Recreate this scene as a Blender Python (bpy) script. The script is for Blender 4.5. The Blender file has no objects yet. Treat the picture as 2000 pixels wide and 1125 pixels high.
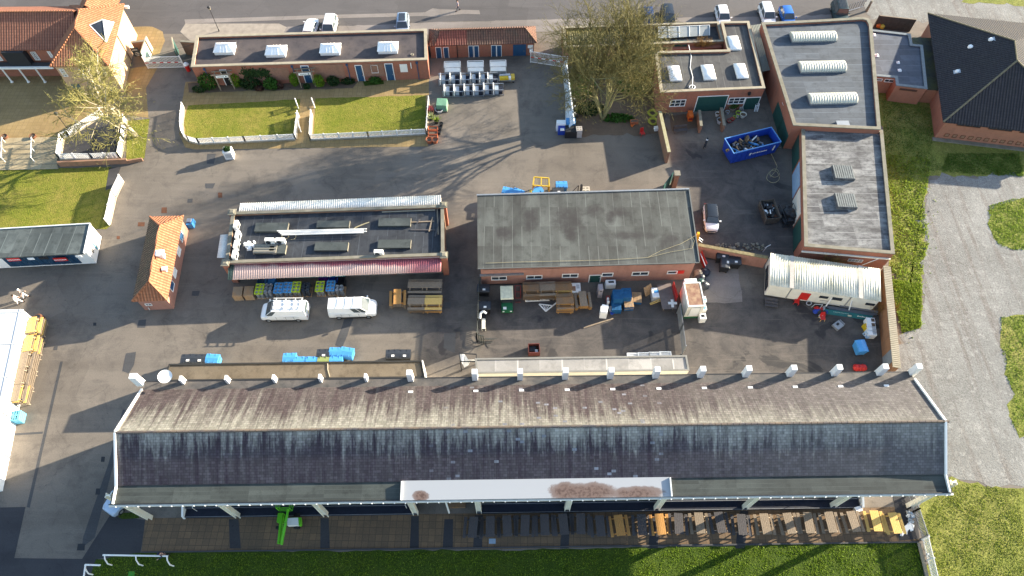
import bpy, math, random
from math import radians as R, sin, cos, pi
from mathutils import Vector, Matrix
import numpy as np
random.seed(7)
S = bpy.context.scene
COL = S.collection
# ------------------------------------------------------------------ camera, sky, sun, exposure
TH = math.atan((1393 - 562.5) / 1387.0)          # tilt up from straight down
CAMP = Vector((0, 0, 67.0))
cd = bpy.data.cameras.new("camera"); cam = bpy.data.objects.new("camera", cd); COL.objects.link(cam)
cam.location = CAMP; cam.rotation_euler = (TH, 0, 0)
cd.sensor_width = 36; cd.lens = 1387.0 / 2000 * 36; cd.clip_end = 2000; cd.clip_start = 1
S.camera = cam
SUN_AZ, SUN_EL = 23.0, 15.0
w = bpy.data.worlds.new("World"); S.world = w; w.use_nodes = True
sk = w.node_tree.nodes.new('ShaderNodeTexSky'); sk.sky_type = 'NISHITA'; sk.sun_disc = False
sk.air_density = 1.0; sk.dust_density = .8; sk.ozone_density = 1.0; sk.sun_elevation = R(SUN_EL); sk.sun_rotation = R(90 - SUN_AZ)
bg = w.node_tree.nodes['Background']; bg.inputs[1].default_value = 0.110
w.node_tree.links.new(sk.outputs[0], bg.inputs[0])
ld = bpy.data.lights.new("sun", 'SUN'); ld.energy = 5.0; ld.angle = R(0.5); ld.color = (1, .90, .72)
sun = bpy.data.objects.new("sun", ld); COL.objects.link(sun)
sd = Vector((cos(R(SUN_EL)) * cos(R(SUN_AZ)), cos(R(SUN_EL)) * sin(R(SUN_AZ)), sin(R(SUN_EL))))
sun.rotation_euler = sd.to_track_quat('Z', 'Y').to_euler()
sun.location = (60, 30, 80)
S.view_settings.view_transform = 'Standard'; S.view_settings.look = 'None'
S.view_settings.exposure = 2.12; S.view_settings.gamma = 1
S.cycles.max_bounces = 5; S.cycles.diffuse_bounces = 3

# ------------------------------------------------------------------ helpers
FW = Vector((0, sin(TH), -cos(TH))); UP = Vector((0, cos(TH), sin(TH)))
def ray(px, py): return Vector((px - 1000.0, 0, 0)) + UP * (562.5 - py) + FW * 1387.0
def P(px, py, z=0.0):
    d = ray(px, py); return CAMP + d * ((z - CAMP.z) / d.z)
def ang(a, b, z=0.0):
    p, q = P(*a, z), P(*b, z); return math.atan2(q.y - p.y, q.x - p.x)
class Wall:
    """vertical plane through two ground points; turns a pixel into (u, z) on it"""
    def __init__(s, A, B):
        s.A = Vector((A[0], A[1], 0)); B = Vector((B[0], B[1], 0)); s.d = (B - s.A).normalized(); s.L = (B - s.A).length
        s.n = Vector((s.d.y, -s.d.x, 0))
        if s.n.dot(CAMP - s.A) < 0: s.n = -s.n
    def uz(s, px, py):
        d = ray(px, py); t = (s.A - CAMP).dot(s.n) / d.dot(s.n); p = CAMP + d * t
        return (p - s.A).dot(s.d), p.z
    def pt(s, u, z, o=0.0): return s.A + s.d * u + s.n * o + Vector((0, 0, z))
def wm(o):
    m = o.matrix_basis.copy()
    return wm(o.parent) @ m if o.parent else m
def tag(o, label=None, cat=None, group=None, kind=None):
    if label: o['label'] = label
    if cat: o['category'] = cat
    if group: o['group'] = group
    if kind: o['kind'] = kind
    return o
def thing(name, label, cat, loc=(0, 0, 0), rz=0.0, group=None):
    o = bpy.data.objects.new(name, None); COL.objects.link(o); o.empty_display_size = .3
    o.location = loc; o.rotation_euler = (0, 0, rz)
    return tag(o, label, cat, group)
def dup(o, parent=None):
    c = o.copy(); COL.objects.link(c); c.parent = parent
    for ch in list(o.children): dup(ch, c)
    return c
def place(proto, used, loc, rz, label, group=None):
    """first use takes the prototype itself, later ones copy it with its parts"""
    o = proto if not used else dup(proto)
    used.append(1)
    o.location = loc; o.rotation_euler = (o.rotation_euler.x, o.rotation_euler.y, rz)
    tag(o, label, None, group); return o
def area2(p): return sum(p[i][0] * p[(i + 1) % len(p)][1] - p[(i + 1) % len(p)][0] * p[i][1] for i in range(len(p)))
def ccw(p): return list(p) if area2(p) > 0 else list(p)[::-1]
def inset(poly, t):
    n = len(poly); r = []
    for i in range(n):
        a, b, c = [Vector(poly[j % n][:2]) for j in (i - 1, i, i + 1)]
        d1, d2 = (b - a).normalized(), (c - b).normalized()
        n1, n2 = Vector((-d1.y, d1.x)), Vector((-d2.y, d2.x))
        k = max(.3, 1 + n1.dot(n2)); q = b + (n1 + n2) * (t / k); r.append((q.x, q.y))
    return r
class MB:
    def __init__(s): s.v = []; s.f = []; s.mi = []; s.m = 0
    def face(s, pts):
        k = len(s.v); s.v += [tuple(p) for p in pts]; s.f.append(tuple(range(k, k + len(pts)))); s.mi.append(s.m); return s
    def hexa(s, b, t):
        k = len(s.v); s.v += [tuple(p) for p in b] + [tuple(p) for p in t]; n = len(b)
        fs = [tuple(range(k + n - 1, k - 1, -1)), tuple(range(k + n, k + 2 * n))]
        for i in range(n): fs.append((k + i, k + (i + 1) % n, k + n + (i + 1) % n, k + n + i))
        s.f += fs; s.mi += [s.m] * len(fs); return s
    def box(s, c, d, rz=0.0, tx=1.0, ty=1.0):
        """c = centre of the BOTTOM face, d = sizes; tx,ty taper of the top"""
        cx, cy, cz = c; a, b, h = d[0] / 2, d[1] / 2, d[2]; ca, sa = cos(rz), sin(rz)
        def q(x, y, z): return (cx + x * ca - y * sa, cy + x * sa + y * ca, cz + z)
        bt = [q(-a, -b, 0), q(a, -b, 0), q(a, b, 0), q(-a, b, 0)]
        tp = [q(-a * tx, -b * ty, h), q(a * tx, -b * ty, h), q(a * tx, b * ty, h), q(-a * tx, b * ty, h)]
        return s.hexa(bt, tp)
    def prism(s, poly, z0, z1):
        poly = ccw(poly)
        return s.hexa([(p[0], p[1], z0) for p in poly], [(p[0], p[1], z1) for p in poly])
    def ring(s, outer, inner, z0, z1):
        n = len(outer)
        for i in range(n):
            j = (i + 1) % n
            s.hexa([(*outer[i][:2], z0), (*outer[j][:2], z0), (*inner[j][:2], z0), (*inner[i][:2], z0)],
                   [(*outer[i][:2], z1), (*outer[j][:2], z1), (*inner[j][:2], z1), (*inner[i][:2], z1)])
        return s
    def bar(s, p, q, w, h=None):
        p, q = Vector(p), Vector(q); d = (q - p)
        if d.length < 1e-6: return s
        d.normalize(); h = h or w
        a = d.cross(Vector((0, 0, 1)))
        a = Vector((1, 0, 0)) if a.length < 1e-4 else a.normalized()
        b = a.cross(d).normalized(); a = a * (w / 2); b = b * (h / 2)
        return s.hexa([p - a - b, p + a - b, p + a + b, p - a + b], [q - a - b, q + a - b, q + a + b, q - a + b])
    def tube(s, p, q, r0, r1=None, n=8):
        p, q = Vector(p), Vector(q); d = (q - p)
        if d.length < 1e-6: return s
        d.normalize(); r1 = r0 if r1 is None else r1
        a = d.cross(Vector((0, 0, 1))); a = Vector((1, 0, 0)) if a.length < 1e-4 else a.normalized(); b = d.cross(a)
        cs = [a * cos(2 * pi * i / n) + b * sin(2 * pi * i / n) for i in range(n)]
        return s.hexa([p + c * r0 for c in cs], [q + c * r1 for c in cs])
    def path(s, pts, r, n=5):
        for a, b in zip(pts, pts[1:]): s.tube(a, b, r, r, n)
        return s
    def lathe(s, prof, c=(0, 0, 0), n=14):
        k = len(s.v)
        for r, z in prof:
            for i in range(n): s.v.append((c[0] + r * cos(2 * pi * i / n), c[1] + r * sin(2 * pi * i / n), c[2] + z))
        m = len(prof)
        for j in range(m - 1):
            for i in range(n):
                s.f.append((k + j * n + i, k + j * n + (i + 1) % n, k + (j + 1) * n + (i + 1) % n, k + (j + 1) * n + i)); s.mi.append(s.m)
        s.f.append(tuple(k + i for i in range(n - 1, -1, -1))); s.mi.append(s.m)
        s.f.append(tuple(k + (m - 1) * n + i for i in range(n))); s.mi.append(s.m)
        return s
    def loft(s, rings, cap=True):
        k = len(s.v); n = len(rings[0])
        for r in rings: s.v += [tuple(p) for p in r]
        for j in range(len(rings) - 1):
            for i in range(n):
                s.f.append((k + j * n + i, k + j * n + (i + 1) % n, k + (j + 1) * n + (i + 1) % n, k + (j + 1) * n + i)); s.mi.append(s.m)
        if cap:
            s.f.append(tuple(range(k + n - 1, k - 1, -1))); s.mi.append(s.m)
            e = k + (len(rings) - 1) * n; s.f.append(tuple(range(e, e + n))); s.mi.append(s.m)
        return s
    def leaves(s, c, rad, n, size, rnd, shell=.55, zmin=-9):
        for i in range(n):
            while True:
                d = Vector((rnd.uniform(-1, 1), rnd.uniform(-1, 1), rnd.uniform(-1, 1)))
                if shell < d.length < 1: break
            p = Vector(c) + Vector((d.x * rad[0], d.y * rad[1], d.z * rad[2]))
            if p.z < zmin: continue
            a = Vector((rnd.gauss(0, 1), rnd.gauss(0, 1), rnd.gauss(0, 1))).normalized()
            b = a.cross(d + Vector((rnd.gauss(0, .4), rnd.gauss(0, .4), rnd.gauss(0, .4)))).normalized()
            q = size * rnd.uniform(.6, 1.4)
            s.face([p - a * q, p + b * q * .6, p + a * q, p - b * q * .6])
        return s
    def build(s, name, mat, parent=None, world=True, smooth=False, tagd=None):
        me = bpy.data.meshes.new(name); V = np.array(s.v, dtype=float)
        if parent and world:
            M = np.array(wm(parent).inverted()); V = V @ M[:3, :3].T + M[:3, 3]
        me.from_pydata(V.tolist(), [], s.f)
        mats = mat if isinstance(mat, (list, tuple)) else [mat]
        for m in mats: me.materials.append(m)
        if len(mats) > 1: me.polygons.foreach_set('material_index', s.mi)
        nf = len(s.f); nl = len(me.loops)
        nor = np.empty(nf * 3, dtype=np.float32); me.polygons.foreach_get('normal', nor); nor = nor.reshape(-1, 3)
        tot = np.empty(nf, dtype=np.int32); me.polygons.foreach_get('loop_total', tot)
        vi = np.empty(nl, dtype=np.int32); me.loops.foreach_get('vertex_index', vi)
        flat = np.abs(nor[:, 2]) > .9995
        t = np.stack([-nor[:, 1], nor[:, 0], np.zeros(nf)], 1); t[flat] = (1, 0, 0)
        t /= np.maximum(np.linalg.norm(t, axis=1), 1e-9)[:, None]
        b = np.cross(nor, t); b[flat] = (0, 1, 0)
        fi = np.repeat(np.arange(nf), tot)
        uv = np.stack([(V[vi] * t[fi]).sum(1), (V[vi] * b[fi]).sum(1)], 1)
        ul = me.uv_layers.new(name='UVMap'); ul.data.foreach_set('uv', uv.astype(np.float32).ravel())
        if smooth:
            me.polygons.foreach_set('use_smooth', [True] * nf)
            me.set_sharp_from_angle(angle=R(smooth if smooth is not True else 40))
        o = bpy.data.objects.new(name, me); COL.objects.link(o)
        if parent: o.parent = parent
        if tagd: tag(o, *tagd)
        return o
def clockgrid(p, q, n): return [p.lerp(q, i / (n - 1)) for i in range(n)]

# ------------------------------------------------------------------ materials
class NM:
    def __init__(s, name, rough=.85, spec=.3, metal=0.0):
        s.mat = bpy.data.materials.new(name); s.mat.use_nodes = True; s.t = s.mat.node_tree
        s.b = s.t.nodes['Principled BSDF']; s.set('Roughness', rough); s.set('Metallic', metal); s.set('Specular IOR Level', spec)
    def set(s, k, v):
        i = s.b.inputs[k]
        if hasattr(v, 'is_output'): s.t.links.new(v, i)
        else: i.default_value = v if not isinstance(v, tuple) or len(v) == 4 or k in ('Normal',) else (*v, 1)
        return s
    def inp(s, sock, v):
        if hasattr(v, 'is_output'): s.t.links.new(v, sock)
        elif isinstance(v, tuple) and len(v) == 3 and sock.type == 'RGBA': sock.default_value = (*v, 1)
        else: sock.default_value = v
    def n(s, typ, **kw):
        nd = s.t.nodes.new('ShaderNode' + typ)
        for k, v in kw.items():
            if k[0].islower(): setattr(nd, k, v)
            else: s.inp(nd.inputs[k.replace('_', ' ')], v)
        return nd
    def uv(s): return s.n('UVMap', uv_map='UVMap').outputs[0]
    def pos(s): return s.n('NewGeometry').outputs['Position']
    def gen(s): return s.n('TexCoord').outputs['Generated']
    def xyz(s, v): o = s.n('SeparateXYZ', Vector=v).outputs; return o[0], o[1], o[2]
    def scale(s, v, sc, loc=(0, 0, 0), rot=(0, 0, 0)): return s.n('Mapping', Vector=v, Scale=sc, Location=loc, Rotation=rot).outputs[0]
    def noise(s, v, sc, det=4.0, rough=.55, dist=0.0): return s.n('TexNoise', Vector=v, Scale=sc, Detail=det, Roughness=rough, Distortion=dist).outputs[0]
    def ramp(s, f, stops):
        nd = s.n('ValToRGB', Fac=f); e = nd.color_ramp.elements
        while len(e) < len(stops): e.new(.5)
        for i, (p, c) in enumerate(stops): e[i].position = p; e[i].color = (*c, 1) if isinstance(c, tuple) else (c, c, c, 1)
        return nd.outputs[0]
    def mix(s, f, a, b, blend='MIX'):
        nd = s.n('Mix', data_type='RGBA', blend_type=blend); s.inp(nd.inputs[0], f); s.inp(nd.inputs[6], a); s.inp(nd.inputs[7], b); return nd.outputs[2]
    def math(s, op, a, b=0.0, clamp=False):
        nd = s.n('Math', operation=op, use_clamp=clamp); s.inp(nd.inputs[0], a); s.inp(nd.inputs[1], b); return nd.outputs[0]
    def bump(s, h, strength=.4, dist=.05):
        s.set('Normal', s.n('Bump', Strength=strength, Distance=dist, Height=h).outputs[0]); return s
    def done(s, col): s.set('Base Color', col); return s.mat
_mc = {}
def plain(name, col, rough=.6, spec=.35, metal=0.0, var=.18, sc=3.0, dirt=None):
    """painted / moulded surface with a little procedural wear"""
    if name in _mc: return _mc[name]
    m = NM(name, rough, spec, metal); v = m.pos()
    f = m.ramp(m.noise(v, sc, 5), [(.3, 0.0), (.72, 1.0)])
    d = dirt or tuple(c * (1 - var) for c in col)
    c = m.mix(f, col, tuple(a * (1 - var) + b * var for a, b in zip(col, d)) if dirt else d)
    c = m.mix(.12, c, m.ramp(m.noise(v, sc * 14, 2), [(.3, .35), (.7, 1.0)]), 'MULTIPLY')
    _mc[name] = m.done(c); return _mc[name]
def brick(name, c1, c2, mortar, stain=(.1, .08, .06), amt=.5):
    m = NM(name, .9, .2); u = m.uv()
    b = m.n('TexBrick', Vector=u, Color1=c1, Color2=c2, Mortar=mortar, Scale=1.0, Mortar_Size=.012, Bias=0.0, Brick_Width=.235, Row_Height=.078)
    n1 = m.noise(u, .55, 5, .6); n2 = m.noise(m.scale(u, (1.6, .25, 1)), 1.0, 5, .65)
    c = m.mix(m.math('MULTIPLY', m.ramp(n2, [(.45, 0.0), (.75, 1.0)]), amt), b.outputs[0], stain)
    c = m.mix(m.ramp(n1, [(.3, .55), (.7, 0.0)]), c, tuple(min(1, x * 1.25) for x in c2))
    return m.done(c)
def pantile(name, c1, c2, moss, mossamt=.3, pu=.33, pv=.36, depth=.06):
    m = NM(name, .85, .25); u = m.uv(); x, y, _ = m.xyz(u)
    su = m.math('SINE', m.math('MULTIPLY', x, 2 * pi / pu))
    fv = m.math('FRACT', m.math('DIVIDE', y, pv))
    cell = m.n('CombineXYZ', X=m.math('FLOOR', m.math('DIVIDE', x, pu)), Y=m.math('FLOOR', m.math('DIVIDE', y, pv))).outputs[0]
    wn = m.n('TexWhiteNoise', noise_dimensions='2D', Vector=cell).outputs[0]
    c = m.mix(m.math('MULTIPLY', wn, .8), c1, c2)
    c = m.mix(m.math('MULTIPLY', m.ramp(m.noise(u, .5, 5, .65), [(.45, 0.0), (.7, 1.0)]), mossamt), c, moss)
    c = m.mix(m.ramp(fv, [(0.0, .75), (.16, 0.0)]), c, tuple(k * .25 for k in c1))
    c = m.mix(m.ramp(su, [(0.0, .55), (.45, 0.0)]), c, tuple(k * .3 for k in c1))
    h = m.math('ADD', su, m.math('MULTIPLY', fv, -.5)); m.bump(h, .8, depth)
    return m.done(c)
def felt(name, dark, light, light_amt=.6, sc=.35, band=None, streak=(1, 1, 1), spots=()):
    """weathered flat-roof covering: sheet laps, bleached areas, dark pools"""
    m = NM(name, .8, .35); u = m.uv(); x, y, _ = m.xyz(u)
    n1 = m.noise(m.scale(u, streak), sc, 6, .65, .3); n2 = m.noise(u, sc * 3.1, 6, .7); n3 = m.noise(u, 14, 3)
    f = m.math('MULTIPLY', m.ramp(n1, [(.36, 0.0), (.62, 1.0)]), light_amt)
    c = m.mix(f, dark, light)
    c = m.mix(m.ramp(n2, [(.5, 0.0), (.68, .7)]), c, tuple(d * .55 for d in dark))
    c = m.mix(.35, c, m.ramp(n3, [(.3, .5), (.7, 1.3)]), 'MULTIPLY')
    if band:
        c = m.mix(m.math('MULTIPLY', m.ramp(m.noise(m.scale(u, (2.2, .35, 1) if band[0] == 'u' else (.35, 2.2, 1)), 1.0, 5, .65), [(.42, 0.0), (.7, 1.0)]), .45 * light_amt), c, tuple(.5 * (a + b) for a, b in zip(dark, light)))
        ax, per = band; k = m.math('FRACT', m.math('DIVIDE', x if ax == 'u' else y, per))
        cell = m.n('CombineXYZ', X=m.math('FLOOR', m.math('DIVIDE', x, per if ax == 'u' else 3.1)), Y=m.math('FLOOR', m.math('DIVIDE', y, 2.6 if ax == 'u' else per))).outputs[0]
        wn = m.n('TexWhiteNoise', noise_dimensions='2D', Vector=cell); w2 = m.xyz(wn.outputs[1])[1]
        c = m.mix(.6, c, m.ramp(wn.outputs[0], [(0.0, .62), (1.0, 1.25)]), 'MULTIPLY')
        fr = m.math('FRACT', m.math('DIVIDE', y if ax == 'u' else x, 2.6 if ax == 'u' else 3.1))
        c = m.mix(m.math('MULTIPLY', m.ramp(m.math('ADD', fr, m.math('MULTIPLY', m.math('SUBTRACT', n2, .5), .6)), [(.45, 0.0), (.97, .75)]), w2), c, dark)
        c = m.mix(m.math('MULTIPLY', m.ramp(k, [(0.0, 1.0), (.05, .9), (.08, 0.0)]), m.ramp(w2, [(.35, .12), (.65, .75)])), c, tuple(min(1, q * 1.35) for q in light))
    if spots:
        gx, gy, _ = m.xyz(m.gen()); nw = m.math('MULTIPLY', m.math('SUBTRACT', m.noise(u, .9, 6, .7), .5), 2.4)
        for cx, cy, rx, ry in spots:
            ex, ey = m.math('DIVIDE', m.math('SUBTRACT', gx, cx), rx), m.math('DIVIDE', m.math('SUBTRACT', gy, cy), ry)
            f = m.math('ADD', m.math('SUBTRACT', 1.0, m.math('ADD', m.math('MULTIPLY', ex, ex), m.math('MULTIPLY', ey, ey))), nw)
            c = m.mix(m.ramp(f, [(0.0, 0.0), (1.0, .8)]), c, (.026, .022, .022))
    m.bump(n3, .25, .02)
    return m.done(c)
def asphalt(name, a, b, c_, patch=.5, damp=()):
    m = NM(name, .88, .3); v = m.pos()
    n1 = m.noise(v, .07, 6, .6, .6); n2 = m.noise(v, .32, 6, .7, .4); n3 = m.noise(v, 9, 4, .7); n4 = m.noise(m.scale(v, (.05, .6, 1), rot=(0, 0, .25)), 1.0, 5, .6)
    c = m.mix(m.ramp(n1, [(.32, 0.0), (.66, 1.0)]), a, b)
    c = m.mix(m.math('MULTIPLY', m.ramp(n2, [(.48, 0.0), (.7, 1.0)]), patch), c, c_)
    c = m.mix(m.math('MULTIPLY', m.ramp(n4, [(.5, 0.0), (.7, 1.0)]), .35), c, tuple(x * .62 for x in a))
    c = m.mix(m.ramp(m.noise(v, 1.3, 5, .75), [(.62, 0.0), (.74, .5)]), c, tuple(x * .5 for x in a))
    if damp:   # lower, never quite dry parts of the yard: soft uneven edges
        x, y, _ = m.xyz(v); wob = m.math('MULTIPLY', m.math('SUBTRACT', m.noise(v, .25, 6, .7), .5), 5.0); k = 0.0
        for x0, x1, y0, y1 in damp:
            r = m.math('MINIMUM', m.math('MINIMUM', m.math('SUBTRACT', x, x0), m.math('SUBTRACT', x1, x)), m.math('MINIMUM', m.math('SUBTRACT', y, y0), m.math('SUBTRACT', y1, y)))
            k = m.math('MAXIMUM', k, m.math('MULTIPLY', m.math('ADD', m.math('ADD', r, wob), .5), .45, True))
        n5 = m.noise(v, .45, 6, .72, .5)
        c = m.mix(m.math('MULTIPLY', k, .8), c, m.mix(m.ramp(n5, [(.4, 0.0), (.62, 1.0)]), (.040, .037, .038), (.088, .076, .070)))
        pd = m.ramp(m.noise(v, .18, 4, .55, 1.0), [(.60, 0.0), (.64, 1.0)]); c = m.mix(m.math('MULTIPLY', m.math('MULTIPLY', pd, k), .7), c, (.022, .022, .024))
    # old trench repairs, hairline cracks and oil drips
    vo = m.n('TexVoronoi', distance='CHEBYCHEV', Vector=m.scale(v, (1, 1, .0), rot=(0, 0, .12)), Scale=.16); ce = m.xyz(vo.outputs['Color'])[0]
    c = m.mix(.5, c, m.ramp(ce, [(0.0, .80), (.5, 1.0), (1.0, 1.13)]), 'MULTIPLY')
    wob2 = m.n('TexNoise', Vector=v, Scale=.9, Detail=4.0).outputs[1]
    wv = m.n('VectorMath', operation='ADD'); m.inp(wv.inputs[0], v); m.inp(wv.inputs[1], wob2)
    vc = m.n('TexVoronoi', feature='DISTANCE_TO_EDGE', Vector=m.scale(wv.outputs[0], (1, 1, 0)), Scale=.22).outputs[0]
    c = m.mix(m.math('MULTIPLY', m.ramp(vc, [(0.0, 1.0), (.012, 0.0)]), m.ramp(n2, [(.4, .0), (.62, .4)])), c, tuple(x * .45 for x in a))
    c = m.mix(m.ramp(m.noise(m.scale(v, (1, 1, 0)), 2.4, 2, .5), [(.70, 0.0), (.76, .5)]), c, tuple(x * .4 for x in a))
    c = m.mix(m.ramp(m.noise(m.scale(v, (.12, 1.4, 0), rot=(0, 0, -.05)), 1.0, 3, .5, 1.2), [(.60, 0.0), (.68, .22)]), c, tuple(min(1, x * 1.5) for x in a))
    c = m.mix(.45, c, m.ramp(n3, [(.25, .55), (.75, 1.35)]), 'MULTIPLY')
    m.bump(n3, .25, .02)
    return m.done(c)
def grass(name, a, b, d, sc=1.0):
    m = NM(name, .95, .12); v = m.pos()
    n1 = m.noise(v, .22 * sc, 6, .7, .5); n2 = m.noise(v, 1.6 * sc, 6, .75); n3 = m.noise(v, 7 * sc, 5, .75)
    c = m.mix(m.ramp(n1, [(.34, 0.0), (.64, 1.0)]), a, b)
    c = m.mix(m.ramp(n2, [(.42, 0.0), (.66, .75)]), c, d)
    c = m.mix(m.ramp(m.noise(v, .11 * sc, 6, .7, 1.0), [(.52, 0.0), (.72, .55)]), c, tuple(k * f for k, f in zip(b, (1.05, .85, 1.1))))
    c = m.mix(m.ramp(m.noise(m.scale(v, (.9, .14, 1), rot=(0, 0, .1)), .8 * sc, 4, .6), [(.5, 0.0), (.75, .4)]), c, d)
    c = m.mix(m.ramp(m.noise(v, .7 * sc, 5, .8), [(.66, 0.0), (.76, .6)]), c, (.17, .135, .075))
    c = m.mix(.75, c, m.ramp(n3, [(.3, .35), (.7, 1.5)]), 'MULTIPLY')
    m.bump(m.math('ADD', n3, m.math('MULTIPLY', n2, .6)), .9, .16)
    return m.done(c)
def flags(name, c1, c2, mortar, w_, h_, stain, rot=0.0):
    m = NM(name, .9, .25); v = m.scale(m.pos(), (1, 1, 1), rot=(0, 0, rot))
    b = m.n('TexBrick', Vector=v, Color1=c1, Color2=c2, Mortar=mortar, Scale=1.0, Mortar_Size=.018, Bias=0.0, Brick_Width=w_, Row_Height=h_, offset=0.0)
    c = m.mix(m.ramp(m.noise(v, .35, 6, .65), [(.4, 0.0), (.7, .75)]), b.outputs[0], stain)
    c = m.mix(.3, c, m.ramp(m.noise(v, 8, 4), [(.3, .6), (.7, 1.3)]), 'MULTIPLY')
    return m.done(c)
def leafmat(name, a, b, d):
    m = NM(name, .75, .2); v = m.pos()
    c = m.mix(m.ramp(m.noise(v, 2.2, 4), [(.35, 0.0), (.65, 1.0)]), a, b)
    c = m.mix(m.ramp(m.noise(v, 9, 3), [(.45, 0.0), (.7, .8)]), c, d); m.done(c)
    tr = m.n('BsdfTranslucent', Color=c); mx = m.n('MixShader', Fac=.35); m.t.links.new(m.b.outputs[0], mx.inputs[1]); m.t.links.new(tr.outputs[0], mx.inputs[2])
    m.t.links.new(mx.outputs[0], m.t.nodes['Material Output'].inputs[0]); return m.mat
def wood(name, c1, c2, grey=None, per=.12):
    if name in _mc: return _mc[name]
    m = NM(name, .8, .25); u = m.n('TexCoord').outputs['Object']; x, y, z = m.xyz(u)
    n = m.noise(m.scale(u, (9, 9, 3)), 1.5, 5, .6); n2 = m.noise(m.pos(), .9, 4)
    c = m.mix(m.ramp(n, [(.35, 0.0), (.65, 1.0)]), c1, c2)
    if grey: c = m.mix(m.ramp(n2, [(.4, 0.0), (.65, .7)]), c, grey)
    _mc[name] = m.done(c); return _mc[name]

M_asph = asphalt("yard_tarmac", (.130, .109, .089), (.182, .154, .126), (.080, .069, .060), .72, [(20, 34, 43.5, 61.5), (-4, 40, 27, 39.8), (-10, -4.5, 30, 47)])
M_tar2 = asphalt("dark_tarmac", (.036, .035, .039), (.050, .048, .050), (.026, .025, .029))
M_road = asphalt("road_tarmac", (.085, .077, .075), (.103, .093, .090), (.072, .066, .066), .3)
M_wet = asphalt("damp_yard", (.046, .043, .044), (.078, .070, .067), (.027, .027, .029), .8)
M_patch = asphalt("new_tarmac", (.056, .055, .057), (.068, .067, .068), (.045, .045, .047), .3)
M_conc = asphalt("pale_concrete", (.18, .155, .137), (.23, .20, .18), (.135, .118, .105))
M_soil = asphalt("soil", (.10, .068, .045), (.15, .105, .07), (.06, .045, .035))
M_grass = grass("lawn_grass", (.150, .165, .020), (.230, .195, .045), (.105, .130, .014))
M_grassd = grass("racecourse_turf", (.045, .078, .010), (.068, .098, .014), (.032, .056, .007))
M_rough = grass("rough_grass", (.170, .195, .035), (.245, .230, .065), (.105, .125, .024), .8)
M_grassbr = grass("field_grass", (.170, .190, .035), (.245, .230, .065), (.105, .125, .022), .75)
M_flag = flags("buff_flagstones", (.27, .185, .078), (.31, .215, .10), (.18, .125, .06), .6, .6, (.20, .135, .06))
M_flag2 = flags("brown_flagstones", (.145, .096, .058), (.195, .122, .068), (.065, .048, .034), .6, .6, (.09, .066, .044), .014)
M_kerb = plain("kerb_stone", (.33, .285, .235), .9, .2, sc=1.2, var=.3)
M_brick = brick("red_brick", (.255, .083, .050), (.315, .110, .067), (.21, .13, .095))
M_brickp = brick("pink_brick", (.265, .122, .090), (.325, .158, .118), (.30, .18, .14), (.15, .075, .05))
M_bricko = brick("orange_brick", (.40, .24, .14), (.48, .30, .18), (.42, .33, .24), (.25, .15, .09))
M_brickr = brick("hall_brick", (.285, .118, .072), (.345, .15, .092), (.21, .13, .095), (.18, .08, .05), .3)
M_brickd = brick("dirty_brick", (.22, .10, .065), (.30, .15, .09), (.22, .17, .12), (.12, .10, .055), .8)
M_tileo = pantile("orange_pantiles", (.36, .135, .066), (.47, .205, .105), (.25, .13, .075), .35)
M_tilebr = pantile("olive_brown_pantiles", (.13, .080, .050), (.19, .115, .07), (.11, .10, .055), .6)
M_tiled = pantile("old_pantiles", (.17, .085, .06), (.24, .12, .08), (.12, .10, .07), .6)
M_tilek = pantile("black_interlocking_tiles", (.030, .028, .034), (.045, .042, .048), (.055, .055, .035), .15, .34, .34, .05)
M_cope = plain("concrete_coping", (.36, .31, .23), .9, .2, var=.4, sc=1.5, dirt=(.14, .12, .08))
M_coped = plain("stained_coping", (.24, .215, .17), .9, .2, var=.6, sc=1.2, dirt=(.10, .095, .06))
M_white = plain("white_paint", (.80, .78, .74), .5, .4, var=.08, sc=2)
M_cream = plain("cream_paint", (.74, .70, .60), .55, .35, var=.12, sc=1.5)
M_whitev = plain("white_vinyl", (.85, .85, .84), .45, .4, var=.05, sc=1)
M_blueD = plain("blue_door_paint", (.02, .075, .16), .5, .4)
M_greenD = plain("green_door_paint", (.018, .07, .06), .55, .35)
M_navy = plain("navy_paint", (.018, .022, .038), .6, .3, var=.4)
M_black = plain("black_plastic", (.018, .019, .022), .5, .35, var=.3)
M_dkgrey = plain("dark_grey_plastic", (.034, .038, .046), .45, .4, var=.2)
M_grey = plain("grey_metal", (.33, .34, .35), .45, .5, .5, var=.2)
M_galv = plain("galvanised_steel", (.40, .42, .45), .4, .5, .6, var=.25)
M_bluep = plain("blue_bin_plastic", (.07, .29, .60), .42, .4, var=.15)
M_blued = plain("blue_skip_paint", (.015, .055, .36), .4, .45, var=.25, sc=1.5)
M_blue2 = plain("blue_pallet_paint", (.015, .11, .26), .65, .3, var=.3)
M_red = plain("red_paint", (.55, .02, .015), .5, .4)
M_redd = plain("dark_red_paint", (.30, .022, .02), .55, .35, var=.3)
M_orange = plain("orange_plastic", (.62, .13, .02), .5, .35)
M_yellow = plain("yellow_plastic", (.62, .42, .02), .5, .35, var=.2)
M_yelp = plain("yellow_steel_paint", (.60, .40, .04), .5, .4, var=.25)
M_lime = plain("lime_paint", (.13, .52, .02), .4, .45, var=.15)
M_limet = plain("lime_plastic", (.46, .58, .03), .5, .35)
M_green = plain("bottle_green", (.015, .12, .05), .5, .35)
M_teal = plain("teal_banner", (.02, .14, .16), .5, .35)
M_purple = plain("purple_plastic", (.13, .02, .20), .5, .35)
M_terra = plain("terracotta", (.42, .13, .06), .8, .25, var=.25)
M_bucket = plain("grey_bucket", (.45, .46, .47), .55, .35)
M_rust = plain("rust", (.16, .07, .04), .9, .15, var=.5, sc=2, dirt=(.05, .03, .02))
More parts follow.
